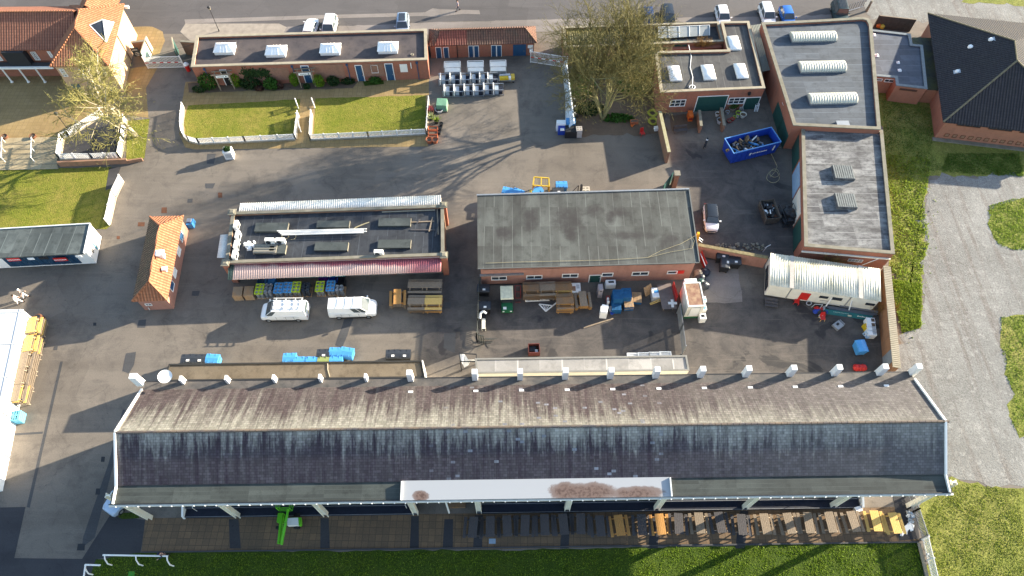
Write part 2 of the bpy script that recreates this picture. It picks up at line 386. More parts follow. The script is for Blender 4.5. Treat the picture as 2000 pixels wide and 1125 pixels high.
M_rusttop = plain("rusted_white_roof", (.20, .095, .07), .85, .2, var=.75, sc=2.2, dirt=(.40, .28, .17))
M_skin = plain("skin", (.50, .30, .22), .6, .35, var=.05)
M_hair = plain("dark_hair", (.03, .022, .016), .8, .2)
M_keg = plain("steel_keg", (.48, .50, .52), .35, .5, .7, var=.2)
M_poly = plain("clear_polythene", (.62, .68, .74), .3, .5, var=.3, sc=2.5)
M_tyre = plain("tyre_rubber", (.02, .02, .021), .85, .2)
M_rope = plain("hose_rubber", (.40, .34, .20), .7, .3)
M_hoseb = plain("black_cable", (.02, .02, .022), .6, .3)
M_woodo = wood("new_wood", (.42, .20, .055), (.50, .26, .085))
M_woody = wood("yellow_wood", (.55, .34, .09), (.64, .43, .15))
M_woodg = wood("weathered_wood", (.18, .138, .098), (.275, .212, .150))
M_woodb = wood("brown_wood", (.19, .105, .05), (.27, .155, .075), (.15, .12, .09))
M_woodd = wood("dark_stained_wood", (.058, .053, .056), (.092, .083, .082))
M_woodp = wood("pallet_wood", (.36, .21, .10), (.48, .30, .16), (.3, .24, .17))
_g = NM("window_glass", .08, .6); GLASS = _g.done(_g.mix(_g.noise(_g.pos(), .8, 2), (.018, .022, .028), (.05, .06, .075)))
_g = NM("screen_glass", .06, .7); CARGLASS = _g.done(_g.mix(_g.noise(_g.pos(), 1.2, 2), (.03, .045, .05), (.08, .10, .11)))
# ------------------------------------------------------------------ ground sheets
def sheet(name, px, z, mat, kind='structure', rnd=0.0):
    pts = [P(x, y, z) for x, y in px]; pts = [(p[0], p[1], z) for p in ccw([(q.x, q.y) for q in pts])]
    if rnd:
        rr = random.Random(len(px)); q = []
        for a, b in zip(pts, pts[1:] + pts[:1]):
            n = max(1, int((Vector(b) - Vector(a)).length / .7))
            for i in range(n):
                t = i / n; q.append((a[0] + (b[0] - a[0]) * t + rr.gauss(0, rnd), a[1] + (b[1] - a[1]) * t + rr.gauss(0, rnd), z))
        pts = q
    return tag(MB().face(pts).build(name, mat), kind=kind)
g = MB().face([(-300, -200, 0), (300, -200, 0), (300, 400, 0), (-300, 400, 0)]).build("yard_ground", M_asph); tag(g, kind='structure')
M_gravel = None
_m = NM("pale_gravel", .95, .2); _v = _m.pos()
_c = _m.mix(_m.ramp(_m.noise(_v, .13, 6, .65), [(.35, 0.0), (.65, 1.0)]), (.165, .160, .148), (.232, .226, .210))
_t = _m.noise(_m.scale(_v, (1.1, .06, 1), rot=(0, 0, .06)), 1.0, 4, .6, .2)
_c = _m.mix(_m.ramp(_t, [(.50, 0.0), (.64, .8)]), _c, (.150, .132, .118))
_n = _m.noise(_v, 5.0, 5, .85); _n2 = _m.noise(_v, 1.1, 6, .75)
_c = _m.mix(_m.ramp(_n2, [(.52, 0.0), (.68, .65)]), _c, (.32, .308, .285)); _c = _m.mix(_m.ramp(_m.noise(_v, .6, 6, .75, .6), [(.55, 0.0), (.7, .6)]), _c, (.115, .10, .088))
_c = _m.mix(.8, _c, _m.ramp(_n, [(.3, .45), (.7, 1.5)]), 'MULTIPLY'); _m.bump(_n, .8, .06); M_gravel = _m.done(_c)

sheet("road", [(-300, -160), (1745, -160), (1745, 8), (1660, 28), (1480, 34), (1100, 38), (840, 43), (720, 55), (560, 62), (365, 66), (300, 66), (-300, 92)], .004, M_road)
sheet("track_gravel", [(1700, -160), (2500, -160), (2500, 50), (1900, 46), (1700, 40), (1690, 20)], .008, M_gravel, rnd=.25)
sheet("verge_grass", [(1885, -20), (2500, -160), (2500, 18), (2000, 12), (1880, 2)], .016, M_rough, rnd=.2)
sheet("channel", [(360, 38), (610, 30), (830, 24), (845, 16), (860, 18), (900, 19), (936, 20), (938, 28), (905, 27), (850, 33), (828, 31), (610, 37), (362, 46)], .010, M_conc)
sheet("pavement", [(545, 53), (720, 49), (840, 44), (1095, 37), (1480, 33), (1660, 27), (1665, 50), (1100, 60), (835, 68), (545, 74)], .010, M_conc, rnd=.06)
sheet("verge_paving", [(362, 46), (545, 46), (560, 53), (545, 78), (372, 80), (352, 62)], .012, M_kerb)
sheet("forecourt", [(262, 52), (298, 52), (318, 62), (322, 80), (312, 104), (285, 112), (255, 60)], .010, M_flag, rnd=.03)
# clubhouse terrace, lodge forecourt, lawns
sheet("terrace_paving", [(-200, 150), (245, 135), (312, 125), (285, 172), (290, 230), (250, 225), (215, 235), (118, 262), (112, 272), (-200, 276)], .010, M_flag)
sheet("lodge_paving", [(362, 160), (838, 146), (836, 286), (380, 292), (362, 288), (350, 262), (355, 205)], .012, M_flag)
sheet("flower_bed", [(366, 162), (500, 158), (836, 149), (836, 153), (700, 158), (690, 172), (560, 176), (368, 182)], .016, M_soil, rnd=.05)
sheet("lawn", [(367, 206), (586, 194), (582, 264), (380, 272), (362, 262), (360, 235)], .020, M_grass, rnd=.04)
sheet("lawn", [(616, 192), (832, 186), (830, 258), (612, 266)], .020, M_grass, rnd=.04)
sheet("lawn", [(-250, 336), (216, 326), (222, 330), (216, 440), (208, 447), (-250, 470)], .012, M_grass, rnd=.04)
sheet("path", [(213, 328), (236, 326), (222, 366), (206, 372)], .016, M_wet)
# east side
sheet("rough_ground", [(1716, 150), (2500, 140), (2500, 380), (1905, 345), (1830, 345), (1814, 345), (1800, 420), (1815, 470), (1796, 560), (1800, 640), (1760, 660), (1740, 560), (1722, 300)], .006, M_rough, rnd=.25)
sheet("gravel_drive", [(1812, 350), (1836, 342), (1908, 345), (1990, 338), (2500, 330), (2500, 980), (1996, 952), (1930, 950), (1895, 944), (1858, 934), (1842, 1015), (1790, 900), (1740, 740), (1728, 700), (1762, 655), (1800, 640), (1796, 560), (1812, 480), (1802, 420)], .010, M_gravel, rnd=.32)
sheet("rough_verge", [(1728, 560), (1745, 540), (1796, 560), (1800, 640), (1762, 660), (1735, 690)], .014, M_soil, rnd=.3)
for px in ([(1934, 402), (1975, 390), (2060, 384), (2060, 486), (1980, 488), (1950, 478), (1931, 440)],
           [(1955, 618), (2100, 616), (2100, 855), (1992, 850), (1978, 830), (1976, 790), (1982, 768), (1968, 742), (1958, 680)]):
    sheet("grass_island", px, .018, M_rough, rnd=.22)
sheet("field", [(1858, 936), (1895, 945), (1932, 951), (1996, 953), (2600, 982), (4200, 3000), (2320, 3000), (1872, 1500), (1812, 1120), (1796, 1010), (1800, 960)], .016, M_grassbr, rnd=.2)
# racecourse side
sheet("stand_paving", [(284, 1012), (1775, 990), (1795, 1057), (1000, 1072), (276, 1077)], .012, M_flag2)
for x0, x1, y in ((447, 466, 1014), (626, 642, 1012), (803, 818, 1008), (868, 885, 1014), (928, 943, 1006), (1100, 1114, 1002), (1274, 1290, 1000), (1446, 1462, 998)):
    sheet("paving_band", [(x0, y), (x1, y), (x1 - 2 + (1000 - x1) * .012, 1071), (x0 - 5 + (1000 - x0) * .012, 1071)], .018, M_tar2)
sheet("rubber_matting", [(1744, 965), (1785, 962), (1796, 1052), (1756, 1056)], .020, M_tar2)
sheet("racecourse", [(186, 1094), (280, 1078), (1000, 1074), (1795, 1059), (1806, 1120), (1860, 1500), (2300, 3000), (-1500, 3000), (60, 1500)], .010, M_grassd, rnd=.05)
tag(MB().hexa([tuple(P(276, 1077, .01)), tuple(P(276, 1080, .01)), tuple(P(1795, 1060, .01)), tuple(P(1795, 1057, .01))],
              [tuple(P(276, 1077, .09)), tuple(P(276, 1080, .09)), tuple(P(1795, 1060, .09)), tuple(P(1795, 1057, .09))]).build("kerb", M_patch), kind='structure')
sheet("dark_road", [(-300, 998), (50, 990), (28, 1090), (192, 1092), (60, 1500), (-1500, 3000), (-2500, 1500)], .008, M_tar2)
sheet("dark_road", [(215, 1006), (286, 1016), (274, 1080), (190, 1092), (160, 1092)], .008, M_tar2)
sheet("turf_patch", [(236, 1002), (268, 1000), (272, 1012), (238, 1014), (231, 1010)], .020, M_grassd)
sheet("drain_strip", [(212, 905), (228, 840), (240, 800), (246, 800), (222, 905), (185, 1050), (160, 1070), (162, 1050)], .008, M_patch)
sheet("concrete_joint", [(118, 706), (123, 706), (58, 992), (52, 990)], .010, M_patch)
sheet("concrete_joint", [(0, 848), (84, 843), (83, 847), (0, 852)], .012, M_patch)
# damp concrete of the two works yards, repairs and tracks in the tarmac
sheet("garden_soil", [(1118, 130), (1298, 130), (1300, 255), (1250, 265), (1120, 262)], .010, M_soil, rnd=.2)
sheet("concrete_apron", [(1375, 505), (1440, 515), (1450, 590), (1372, 592)], .012, M_conc, rnd=.1)
sheet("sand_pen", [(1308, 225), (1360, 222), (1366, 248), (1312, 256)], .012, M_soil, rnd=.05)
for i, px in enumerate(([(246, 690), (265, 687), (262, 712), (252, 728), (240, 724)], [(405, 300), (421, 300), (418, 320), (404, 320)], [(400, 358), (420, 358), (416, 368), (402, 368)],
                        [(366, 388), (376, 388), (376, 396), (366, 396)], [(375, 568), (390, 568), (388, 578), (374, 578)], [(270, 625), (285, 624), (284, 640), (268, 640)], [(672, 624), (690, 622), (668, 680), (655, 674)],
                        [(866, 590), (880, 590), (880, 603), (866, 603)], [(868, 652), (890, 650), (888, 690), (866, 680)], [(105, 676), (112, 676), (112, 684), (104, 684)])):
    sheet("tarmac_repair", px, .012, M_patch, rnd=.03)
for px in ([(316, 405), (326, 405), (326, 416), (315, 416)], [(270, 434), (283, 434), (282, 442), (269, 442)], [(228, 461), (234, 461), (234, 467), (228, 467)], [(426, 376), (434, 376), (434, 386), (426, 386)]):
    sheet("drain_cover", px, .014, M_rust)
for px in ([(182, 630), (188, 630), (188, 636), (182, 636)], [(198, 892), (205, 892), (204, 902), (197, 902)], [(152, 1062), (166, 1062), (165, 1075), (150, 1075)], [(188, 954), (196, 954), (195, 966), (186, 966)]):
    sheet("drain_cover", px, .014, M_black)

# ------------------------------------------------------------------ building helpers
def shell(root, px, z, zdeck, t, mats, cope_h=.10, cope_o=.04, name_roof='roof'):
    """parapet building: wall ring, coping ring, roof deck, all to the pixel corners at height z"""
    poly = ccw([tuple(P(x, y, z))[:2] for x, y in px]); inn = inset(poly, t)
    MB().ring(poly, inn, 0, z - cope_h).build('wall', mats[0], root)
    MB().ring(inset(poly, -cope_o), inset(poly, t + cope_o), z - cope_h, z).build('coping', mats[1], root)
    MB().prism(inset(poly, t - .01), zdeck - .2, zdeck).build(name_roof, mats[2], root)
    return poly, inn
def slabroof(root, px, z, th, mat, name='roof'):
    pts = [P(x, y, zz) for (x, y), zz in zip(px, z if isinstance(z, (list, tuple)) else [z] * len(px))]
    if area2(pts) < 0: pts = pts[::-1]
    return MB().hexa([p - Vector((0, 0, th)) for p in pts], pts).build(name, mat, root)
def window(root, W, a, b, cols=2, rows=1, fm=None, gm=None, o=.03, fr=.07, name='window'):
    (u0, z1), (u1, z0) = W.uz(*a), W.uz(*b)
    if u0 > u1: u0, u1 = u1, u0
    return window_uz(root, W, u0, u1, min(z0, z1), max(z0, z1), cols, rows, fm, gm, o, fr, name)
def window_uz(root, W, u0, u1, z0, z1, cols=2, rows=1, fm=None, gm=None, o=.03, fr=.07, name='window'):
    f = MB()
    def slab(a, b, c, d, o0, o1):
        f.hexa([W.pt(a, c, o0), W.pt(b, c, o0), W.pt(b, c, o1), W.pt(a, c, o1)], [W.pt(a, d, o0), W.pt(b, d, o0), W.pt(b, d, o1), W.pt(a, d, o1)])
    slab(u0, u1, z0, z0 + fr, -.02, o + .04); slab(u0, u1, z1 - fr, z1, -.02, o + .02)
    slab(u0, u0 + fr, z0 + fr, z1 - fr, -.02, o + .02); slab(u1 - fr, u1, z0 + fr, z1 - fr, -.02, o + .02)
    for i in range(1, cols):
        u = u0 + (u1 - u0) * i / cols; slab(u - fr * .4, u + fr * .4, z0 + fr, z1 - fr, -.02, o + .01)
    for i in range(1, rows):
        zz = z0 + (z1 - z0) * i / rows; slab(u0 + fr, u1 - fr, zz - fr * .3, zz + fr * .3, -.02, o + .005)
    w = f.build(name, fm or M_white, root)
    MB().face([W.pt(u0, z0, o - .015), W.pt(u1, z0, o - .015), W.pt(u1, z1, o - .015), W.pt(u0, z1, o - .015)]).build('pane', gm or GLASS, w)
    return w
def door(root, W, a, b, pm, fm=None, z0=0.0, fr=.09, leaves=1, handle=True, name='door'):
    (u0, z1), (u1, zz) = W.uz(*a), W.uz(*b)
    if u0 > u1: u0, u1 = u1, u0
    z1 = max(z1, zz); f = MB(); p = MB()
    def slab(m, a, b, c, d, o0, o1):
        m.hexa([W.pt(a, c, o0), W.pt(b, c, o0), W.pt(b, c, o1), W.pt(a, c, o1)], [W.pt(a, d, o0), W.pt(b, d, o0), W.pt(b, d, o1), W.pt(a, d, o1)])
    slab(p, u0 + fr, u1 - fr, z0 + .02, z1 - fr, -.02, .035)
    for i in range(1, leaves):
        u = u0 + (u1 - u0) * i / leaves; slab(p, u - .05, u + .05, z0 + .02, z1 - fr, .035, .06)
    d = p.build(name, pm, root)
    slab(f, u0, u0 + fr, z0, z1 - fr, -.02, .06); slab(f, u1 - fr, u1, z0, z1 - fr, -.02, .06); slab(f, u0, u1, z1 - fr, z1, -.02, .06)
    f.build('frame', fm or M_white, d)
    if handle: slab_h = MB(); slab(slab_h, u1 - fr - .16, u1 - fr - .06, z0 + .95, z0 + 1.05, .035, .09); slab_h.build('handle', M_galv, d)
    return d
def plate(root, W, a, b, mat, name, o0=.0, o1=.03):
    (u0, z1), (u1, z0) = W.uz(*a), W.uz(*b)
    if u0 > u1: u0, u1 = u1, u0
    if z0 > z1: z0, z1 = z1, z0
    return MB().hexa([W.pt(u0, z0, o0), W.pt(u1, z0, o0), W.pt(u1, z0, o1), W.pt(u0, z0, o1)], [W.pt(u0, z1, o0), W.pt(u1, z1, o0), W.pt(u1, z1, o1), W.pt(u0, z1, o1)]).build(name, mat, root)
def text(body, name, org, xd, yd, size, mat, parent, width=None):
    cu = bpy.data.curves.new(name, 'FONT'); cu.body = body; cu.size = size; cu.align_x = 'CENTER'; cu.align_y = 'CENTER'; cu.extrude = .004; cu.offset = .006
    tmp = bpy.data.objects.new(name, cu); COL.objects.link(tmp); dg = bpy.context.evaluated_depsgraph_get()
    me = bpy.data.meshes.new_from_object(tmp.evaluated_get(dg)); bpy.data.objects.remove(tmp)
    xd, yd = Vector(xd).normalized(), Vector(yd).normalized(); zd = xd.cross(yd)
    k = 1.0
    if width:
        xs = [v.co.x for v in me.vertices]; k = width / max(1e-3, max(xs) - min(xs))
    for v in me.vertices: v.co = Vector(org) + xd * (v.co.x * k) + yd * v.co.y + zd * v.co.z
    if parent: me.transform(wm(parent).inverted())
    me.materials.clear(); me.materials.append(mat)
    o = bpy.data.objects.new(name, me); COL.objects.link(o); o.parent = parent; return o
def corrug(root, a, b, c, d, pitch, amp, mat, name, th=.03):
    """corrugated sheet over quad a-b (ribs repeat along it) to d-c"""
    a, b, c, d = map(Vector, (a, b, c, d)); L = (b - a).length; n = max(8, int(L / pitch * 4)); nrm = (b - a).cross(d - a).normalized()
    if nrm.z < 0: nrm = -nrm
    m = MB()
    for i in range(n + 1):
        t = i / n; off = nrm * (amp * (sin(2 * pi * t * L / pitch)))
        m.v += [tuple(a.lerp(b, t) + off), tuple(d.lerp(c, t) + off)]
    for i in range(n): m.f.append((2 * i, 2 * i + 2, 2 * i + 3, 2 * i + 1)); m.mi.append(0)
    o = m.build(name, mat, root, smooth=60)
    s = o.modifiers.new("t", 'SOLIDIFY'); s.thickness = th; s.offset = -1
    return o
def corrmat(name, col, dirt, amt=.6):
    m = NM(name, .55, .4); u = m.uv(); v = m.pos()
    f = m.ramp(m.noise(v, .45, 6, .65, .4), [(.42, 0.0), (.7, 1.0)])
    c = m.mix(m.math('MULTIPLY', f, amt), col, dirt); c = m.mix(.3, c, m.ramp(m.noise(v, 7, 3), [(.3, .6), (.7, 1.2)]), 'MULTIPLY')
    return m.done(c)
# ------------------------------------------------------------------ GRANDSTAND
def slate(name, dark, mid, pale, toend, gain, lich):
    m = NM(name, .9, .12); u = m.uv(); gx, gy, gz = m.xyz(m.gen())
    b = m.n('TexBrick', Vector=u, Color1=(.62, .62, .62), Color2=(1.18, 1.15, 1.2), Mortar=(.34, .33, .36), Scale=1.0, Mortar_Size=.018, Bias=-.1, Brick_Width=.36, Row_Height=.23)
    cell = m.n('CombineXYZ', X=m.math('FLOOR', m.math('DIVIDE', m.xyz(u)[0], .36)), Y=m.math('FLOOR', m.math('DIVIDE', m.xyz(u)[1], .23))).outputs[0]
    wn = m.n('TexWhiteNoise', noise_dimensions='2D', Vector=cell).outputs[0]
    st = m.noise(m.scale(u, (1.5, .10, 1)), 1.6, 7, .68, .3); big = m.noise(m.scale(u, (.12, .12, 1)), 1.0, 4, .6); fine = m.noise(m.scale(u, (5, 1.3, 1)), 1.0, 4, .7)
    c = m.mix(m.ramp(st, [(.36, 0.0), (.62, 1.0)]), dark, mid)
    e = gy if toend else m.math('SUBTRACT', 1.0, gy)
    f = m.math('ADD', m.math('ADD', e, m.math('MULTIPLY', m.math('SUBTRACT', st, .5), 1.5)), m.math('MULTIPLY', m.math('SUBTRACT', fine, .5), .5))
    f = m.math('ADD', f, m.math('MULTIPLY', m.math('SUBTRACT', big, .5), .7))
    c = m.mix(m.math('MULTIPLY', m.ramp(f, [(gain, 0.0), (gain + .5, 1.0)]), lich), c, pale)
    # newer plain slates patched into the middle of the roof
    mid_x = m.ramp(gx, [(.36, 0.0), (.44, 1.0), (.62, 1.0), (.7, 0.0)])
    c = m.mix(m.math('MULTIPLY', m.math('GREATER_THAN', wn, .978), mid_x), c, (.20, .21, .235) if toend else (.15, .15, .165))
    c = m.mix(m.ramp(gx, [(.62, 0.0), (.95, .55)]), c, tuple(.4 * a + .6 * k for a, k in zip(mid, (.20, .20, .19))))
    c = m.mix(.6, c, b.outputs[0], 'MULTIPLY')
    c = m.mix(.22, c, m.ramp(wn, [(0, .5), (1.0, 1.4)]), 'MULTIPLY')
    m.bump(m.math('ADD', wn, b.outputs[1]), .35, .02)
    return m.done(c)
M_slF = slate("front_slates", (.050, .038, .048), (.098, .088, .092), (.38, .37, .32), True, .56, .9)
M_slB = slate("rear_slates", (.060, .044, .044), (.102, .086, .078), (.25, .238, .195), False, .47, .95)
M_feltg = felt("grey_lap_felt", (.030, .034, .031), (.070, .079, .070), .8, .25, ('v', .33), (.35, 1.2, 1))
M_feltb = felt("brown_felt", (.115, .088, .058), (.17, .135, .095), .7, .3)
M_felts = felt("silver_felt", (.22, .21, .20), (.34, .325, .31), .8, .25, ('u', 2.2))
M_canopy = None
_m = NM("white_membrane", .5, .4); _g = _m.gen(); _x, _y, _z = _m.xyz(_g); _u = _m.uv()
_n = _m.noise(_u, .8, 6, .7, .5)
def _blob(cx, wx, cy, wy):
    a = _m.math('DIVIDE', _m.math('SUBTRACT', _x, cx), wx); b = _m.math('DIVIDE', _m.math('SUBTRACT', _y, cy), wy)
    return _m.math('ADD', _m.math('SUBTRACT', 1.0, _m.math('ADD', _m.math('MULTIPLY', a, a), _m.math('MULTIPLY', b, b))), _m.math('MULTIPLY', _m.math('SUBTRACT', _n, .5), 1.6))
_f = _m.math('MAXIMUM', _m.math('MAXIMUM', _blob(.61, .07, .38, .44), _blob(.69, .13, .36, .44)), _m.math('MAXIMUM', _blob(.88, .11, .30, .34), _blob(.07, .035, .18, .26)))
_c = _m.mix(_m.ramp(_f, [(.0, 0.0), (.3, .8), (.8, .95)]), (.33, .335, .345), (.135, .083, .062))
_c = _m.mix(_m.math('MULTIPLY', _m.ramp(_f, [(.5, 0.0), (.8, .8)]), _m.ramp(_m.noise(_u, 4, 5), [(.45, 0.0), (.6, 1.0)])), _c, (.07, .04, .03)); M_canopy = _m.done(_c)
M_steel = plain("cream_steelwork", (.84, .79, .66), .5, .4, var=.15, sc=1)
gs = thing("grandstand", "long slate roofed racecourse grandstand with cream steel posts and white rear piers", "grandstand", P(1000, 1003, 0))
A0 = P(215, 985, 8.0); B0 = P(1860, 962, 8.0); SD = Vector((B0.x - A0.x, B0.y - A0.y, 0)); SL = SD.length; SD.normalize(); SN = Vector((-SD.y, SD.x, 0))
def G(u, v, z): q = Vector((A0.x, A0.y, 0)) + SD * u + SN * v; return Vector((q.x, q.y, z))
def gv(py, z): p = P(1000, py, z); return (p - Vector((A0.x, A0.y, 0))).dot(SN)
vS, zS = gv(937.5, 8.3), 8.3; vR, zR = gv(834.5, 10.6), 10.6; vB, zB = gv(752, 8.35), 8.35; vE, zE = gv(737, 8.2), 8.2
u0, u1 = .35, SL - .35
def slab(a, b, c, d, th, name, mat, par=gs):
    pts = [a, b, c, d]; return MB().hexa([p - Vector((0, 0, th)) for p in pts], pts).build(name, mat, par)
slab(G(u0, vS, zS), G(u1, vS, zS), G(u1, vR, zR), G(u0, vR, zR), .14, "front_roof", M_slF)
slab(G(u0, vR, zR), G(u1, vR, zR), G(u1, vB, zB), G(u0, vB, zB), .14, "rear_roof", M_slB)
m = MB()
for i in range(int(SL / .5)): m.tube(G(u0 + i * .5, vR, zR + .02), G(u0 + i * .5 + .47, vR, zR + .03), .13, .12, 6)
m.build("ridge_tiles", plain("ridge_tile", (.075, .07, .075), .85, .25, var=.5, sc=.8, dirt=(.26, .17, .09)), gs)
uc0 = (P(785, 972, 8.1) - A0).dot(SD); uc1 = (P(1310, 965, 8.1) - A0).dot(SD)
slab(G(0, 0, 8.0), G(uc0, 0, 8.0), G(uc0, vS, 8.2), G(0, vS, 8.2), .12, "eaves_roof", M_feltg)
slab(G(uc1, 0, 8.0), G(SL, 0, 8.0), G(SL, vS, 8.2), G(uc1, vS, 8.2), .12, "eaves_roof", M_feltg)
cn = slab(G(uc0, -.04, 8.12), G(uc1, -.04, 8.12), G(uc1, vS + .05, 8.36), G(uc0, vS + .05, 8.36), .22, "eaves_canopy", M_canopy)
m = MB(); m.bar(G(uc0 - .05, -.04, 8.16), G(uc0 - .05, vS, 8.40), .10, .22); m.bar(G(uc1 + .05, -.04, 8.16), G(uc1 + .05, vS, 8.40), .10, .22); m.build("edge_trim", M_white, cn)
m = MB(); m.bar(G(-.1, -.11, 7.86), G(SL + .1, -.11, 7.86), .16, .15)
f = m.build("gutter", M_cream, gs)
for i in range(76): MB().box(G(.5 + i * (SL - 1) / 75, -.20, 7.83), (.10, .10, .16)).build("bracket", M_white, f)
m = MB(); m.bar(G(-.1, -.02, 8.03), G(SL + .1, -.02, 8.03), .06, .10); m.build("drip_edge", M_black, gs)
slab(G(.3, vB, 8.30), G(SL - .3, vB, 8.30), G(SL - .3, vE, zE), G(.3, vE, zE), .12, "rear_gutter_roof", felt("rear_gutter_felt", (.055, .052, .05), (.115, .098, .085), .8, .5))
m = MB(); m.bar(G(.2, vE + .05, 8.14), G(SL - .2, vE + .05, 8.14), .1, .14); m.build("rear_fascia", M_black, gs)
for uu, nm in ((u0 - .08, 0), (u1 + .08, 1)):
    m = MB(); m.bar(G(uu, vS, zS + .02), G(uu, vR, zR + .03), .16, .30); m.bar(G(uu, vR, zR + .03), G(uu, vB, zB + .02), .16, .30); m.bar(G(uu, 0, 8.08), G(uu, vS, zS + .02), .12, .26)
    m.build("barge_board", M_white, gs)
    m = MB(); m.hexa([G(uu - .04, .3, 7.4), G(uu + .04, .3, 7.4), G(uu + .04, vE, 7.4), G(uu - .04, vE, 7.4)], [G(uu - .04, .3, 7.9), G(uu + .04, .3, 7.9), G(uu + .04, vE, 7.9), G(uu - .04, vE, 7.9)])
    m.face([G(uu, .3, 7.9), G(uu, vE, 7.9), G(uu, vB, zB - .1), G(uu, vR, zR - .1), G(uu, vS, zS - .1)]); m.build("gable", M_cream, gs)
for k, (px, py) in enumerate([(292, 1017), (465, 1014), (637, 1011.5), (812, 1008), (935.8, 1005), (1107, 1002), (1281, 1000), (1453.5, 997.7), (1625, 994), (1776, 993.6)]):
    b = P(px, py); b = Vector((b.x, b.y, 0)); b += SN * .25; m = MB(); r = math.atan2(SD.y, SD.x)
    m.box((*b[:2], 0), (.46, .10, 7.95), r)
    for s in (-1, 1):
        q = b + SD * (.21 * s); m.box((*q[:2], 0), (.05, .40, 7.95), r)
    m.build("post", M_steel, gs)
pr = []
for k, px in enumerate([265, 355, 443, 535, 625, 714, 800, 927, 1016, 1105, 1194, 1284, 1373, 1463, 1551, 1640, 1730, 1796]):
    big = k == 0 or k > 5; h = 1.5 if big else .9; wd = .62 if k == 0 else (.50 if big else .22); q = P(px, 730, 9.3 if big else 9.0)
    uu = (q - A0).dot(SD); m = MB(); c = G(uu, vE - .05, 8.0); m.box(c, (wd, .55 if big else .5, h + .2), math.atan2(SD.y, SD.x), .96, .9)
    p_ = m.build("rear_pier", M_white, gs)
    if 5 < k < 17:
        m = MB(); c = G(uu + .1, vE - 1.55, 8.45); m.box(c, (.42, .36, .26), math.atan2(SD.y, SD.x)); m.build("stay_pad", M_white, gs)
m = MB(); m.bar(G(.4, vE - .1, 4.0), G(SL - .4, vE - .1, 4.0), .3, 8.0); m.build("rear_wall", M_cream, gs)
# seating terrace: two blocks of steps either side of the centre gangway
ua, ub = [(P(x, y, 0) - Vector((A0.x, A0.y, 0))).dot(SD) for x, y in ((814, 1008), (932, 1006))]
vT = gv(1004, 0) + .05
for a, b in ((2.8, ua), (ub, SL - 4.2)):
    m = MB()
    for i in range(9):
        z = .30 + i * .34; v = vT + i * .72; m.m = 0
        m.hexa([G(a, v, 0), G(b, v, 0), G(b, v + .72, 0), G(a, v + .72, 0)], [G(a, v, z), G(b, v, z), G(b, v + .72, z), G(a, v + .72, z)])
        m.m = 1; m.bar(G(a, v + .03, z + .012), G(b, v + .03, z + .012), .035, .03)
    m.build("terrace_steps", [M_navy, plain("step_nosing", (.27, .275, .29), .7, .3)], gs)
for uu in (SL - 4.1, 2.7):
    m = MB(); m.face([G(uu, vT - .1, 0), G(uu, vT + 6.6, 0), G(uu, vT + 6.6, 4.0), G(uu, vT, .6)]); m.face([G(uu + .18, vT - .1, 0), G(uu + .18, vT, .6), G(uu + .18, vT + 6.6, 4.0), G(uu + .18, vT + 6.6, 0)])
    m.face([G(uu, vT, .6), G(uu, vT + 6.6, 4.0), G(uu + .18, vT + 6.6, 4.0), G(uu + .18, vT, .6)]); m.face([G(uu, vT - .1, 0), G(uu, vT, .6), G(uu + .18, vT, .6), G(uu + .18, vT - .1, 0)])
    m.build("terrace_wall", M_white, gs)
m = MB(); m.hexa([G(ua, vT + 1.3, 0), G(ua + .14, vT + 1.3, 0), G(ua + .14, vT + 6, 0), G(ua, vT + 6, 0)], [G(ua, vT + 1.3, 2.6), G(ua + .14, vT + 1.3, 2.6), G(ua + .14, vT + 6, 3.6), G(ua, vT + 6, 3.6)]); m.build("gangway_wall", M_cream, gs)
m = MB(); m.box(G((ua + ub) / 2 + .2, vT + .15, 0), (.13, .13, 6), 0); m.build("downpipe", M_white, gs)
m = MB()
for i in range(3):
    m.box(G(ub - 1.9, vT + .8 + i * .55, 0), (1.6, .5, .3 + i * .28), math.atan2(SD.y, SD.x))
m.build("gangway_stair", M_woodb, gs)
for uu in (4.0, ua - .9, SL - 6.0):
    m = MB(); m.path([G(uu, vT + .5, .5), G(uu, vT + .5, 1.6), G(uu + .1, vT + 2.2, 2.4), G(uu + .1, vT + 2.2, 1.4)], .03); m.build("handrail", M_white, gs)
# lean-to sheds along the back
ls = thing("rear_shed", "low lean-to with mossy brown felt roof behind the left half of the grandstand", "lean-to shed", P(570, 735, 0))
poly, _ = shell(ls, [(330, 711), (822, 704), (828, 737), (318, 744)], 2.9, 2.8, .10, (M_cream, plain("dark_edge", (.03, .028, .025), .8), M_feltb), .08, .03)
m = MB(); a, b = P(823, 704, 2.95), P(829, 737, 2.95); m.bar((a.x + .1, a.y, 1.5), (b.x + .1, b.y, 1.5), .12, 3.0); m.build("end_wall", M_white, ls)
m = MB(); a, b = P(640, 707, 2.84), P(644, 736, 2.84); m.path([a, a.lerp(b, .5) + Vector((-.1, 0, 0)), b], .05); m.build("cable", M_cope, ls)
ls = thing("rear_shed", "lean-to with pale silver felt roof behind the middle of the grandstand", "lean-to shed", P(1135, 725, 0))
shell(ls, [(928, 700), (1341, 694), (1346, 723), (931, 729)], 2.9, 2.82, .12, (M_cream, plain("silver_edge", (.20, .195, .18), .7), M_felts), .08, .03)
dz = thing("satellite_dish", "round white satellite dish at the back left corner of the grandstand roof", "satellite dish", P(323, 742, 8.3))
c = P(323, 736, 9.2); m = MB(); ax = (CAMP - c).normalized() * .6 + Vector((0, 0, .8)); ax.normalize(); q = ax.to_track_quat('Z', 'Y')
rr = [(.02, .0), (.25, .02), (.45, .07), (.58, .14), (.60, .17), (.56, .15), (.40, .08), (.02, .03)]
mm = MB().lathe(rr, n=20); mm.v = [tuple(q @ Vector(v) + c) for v in mm.v]; mm.build("dish", M_white, dz, smooth=True)
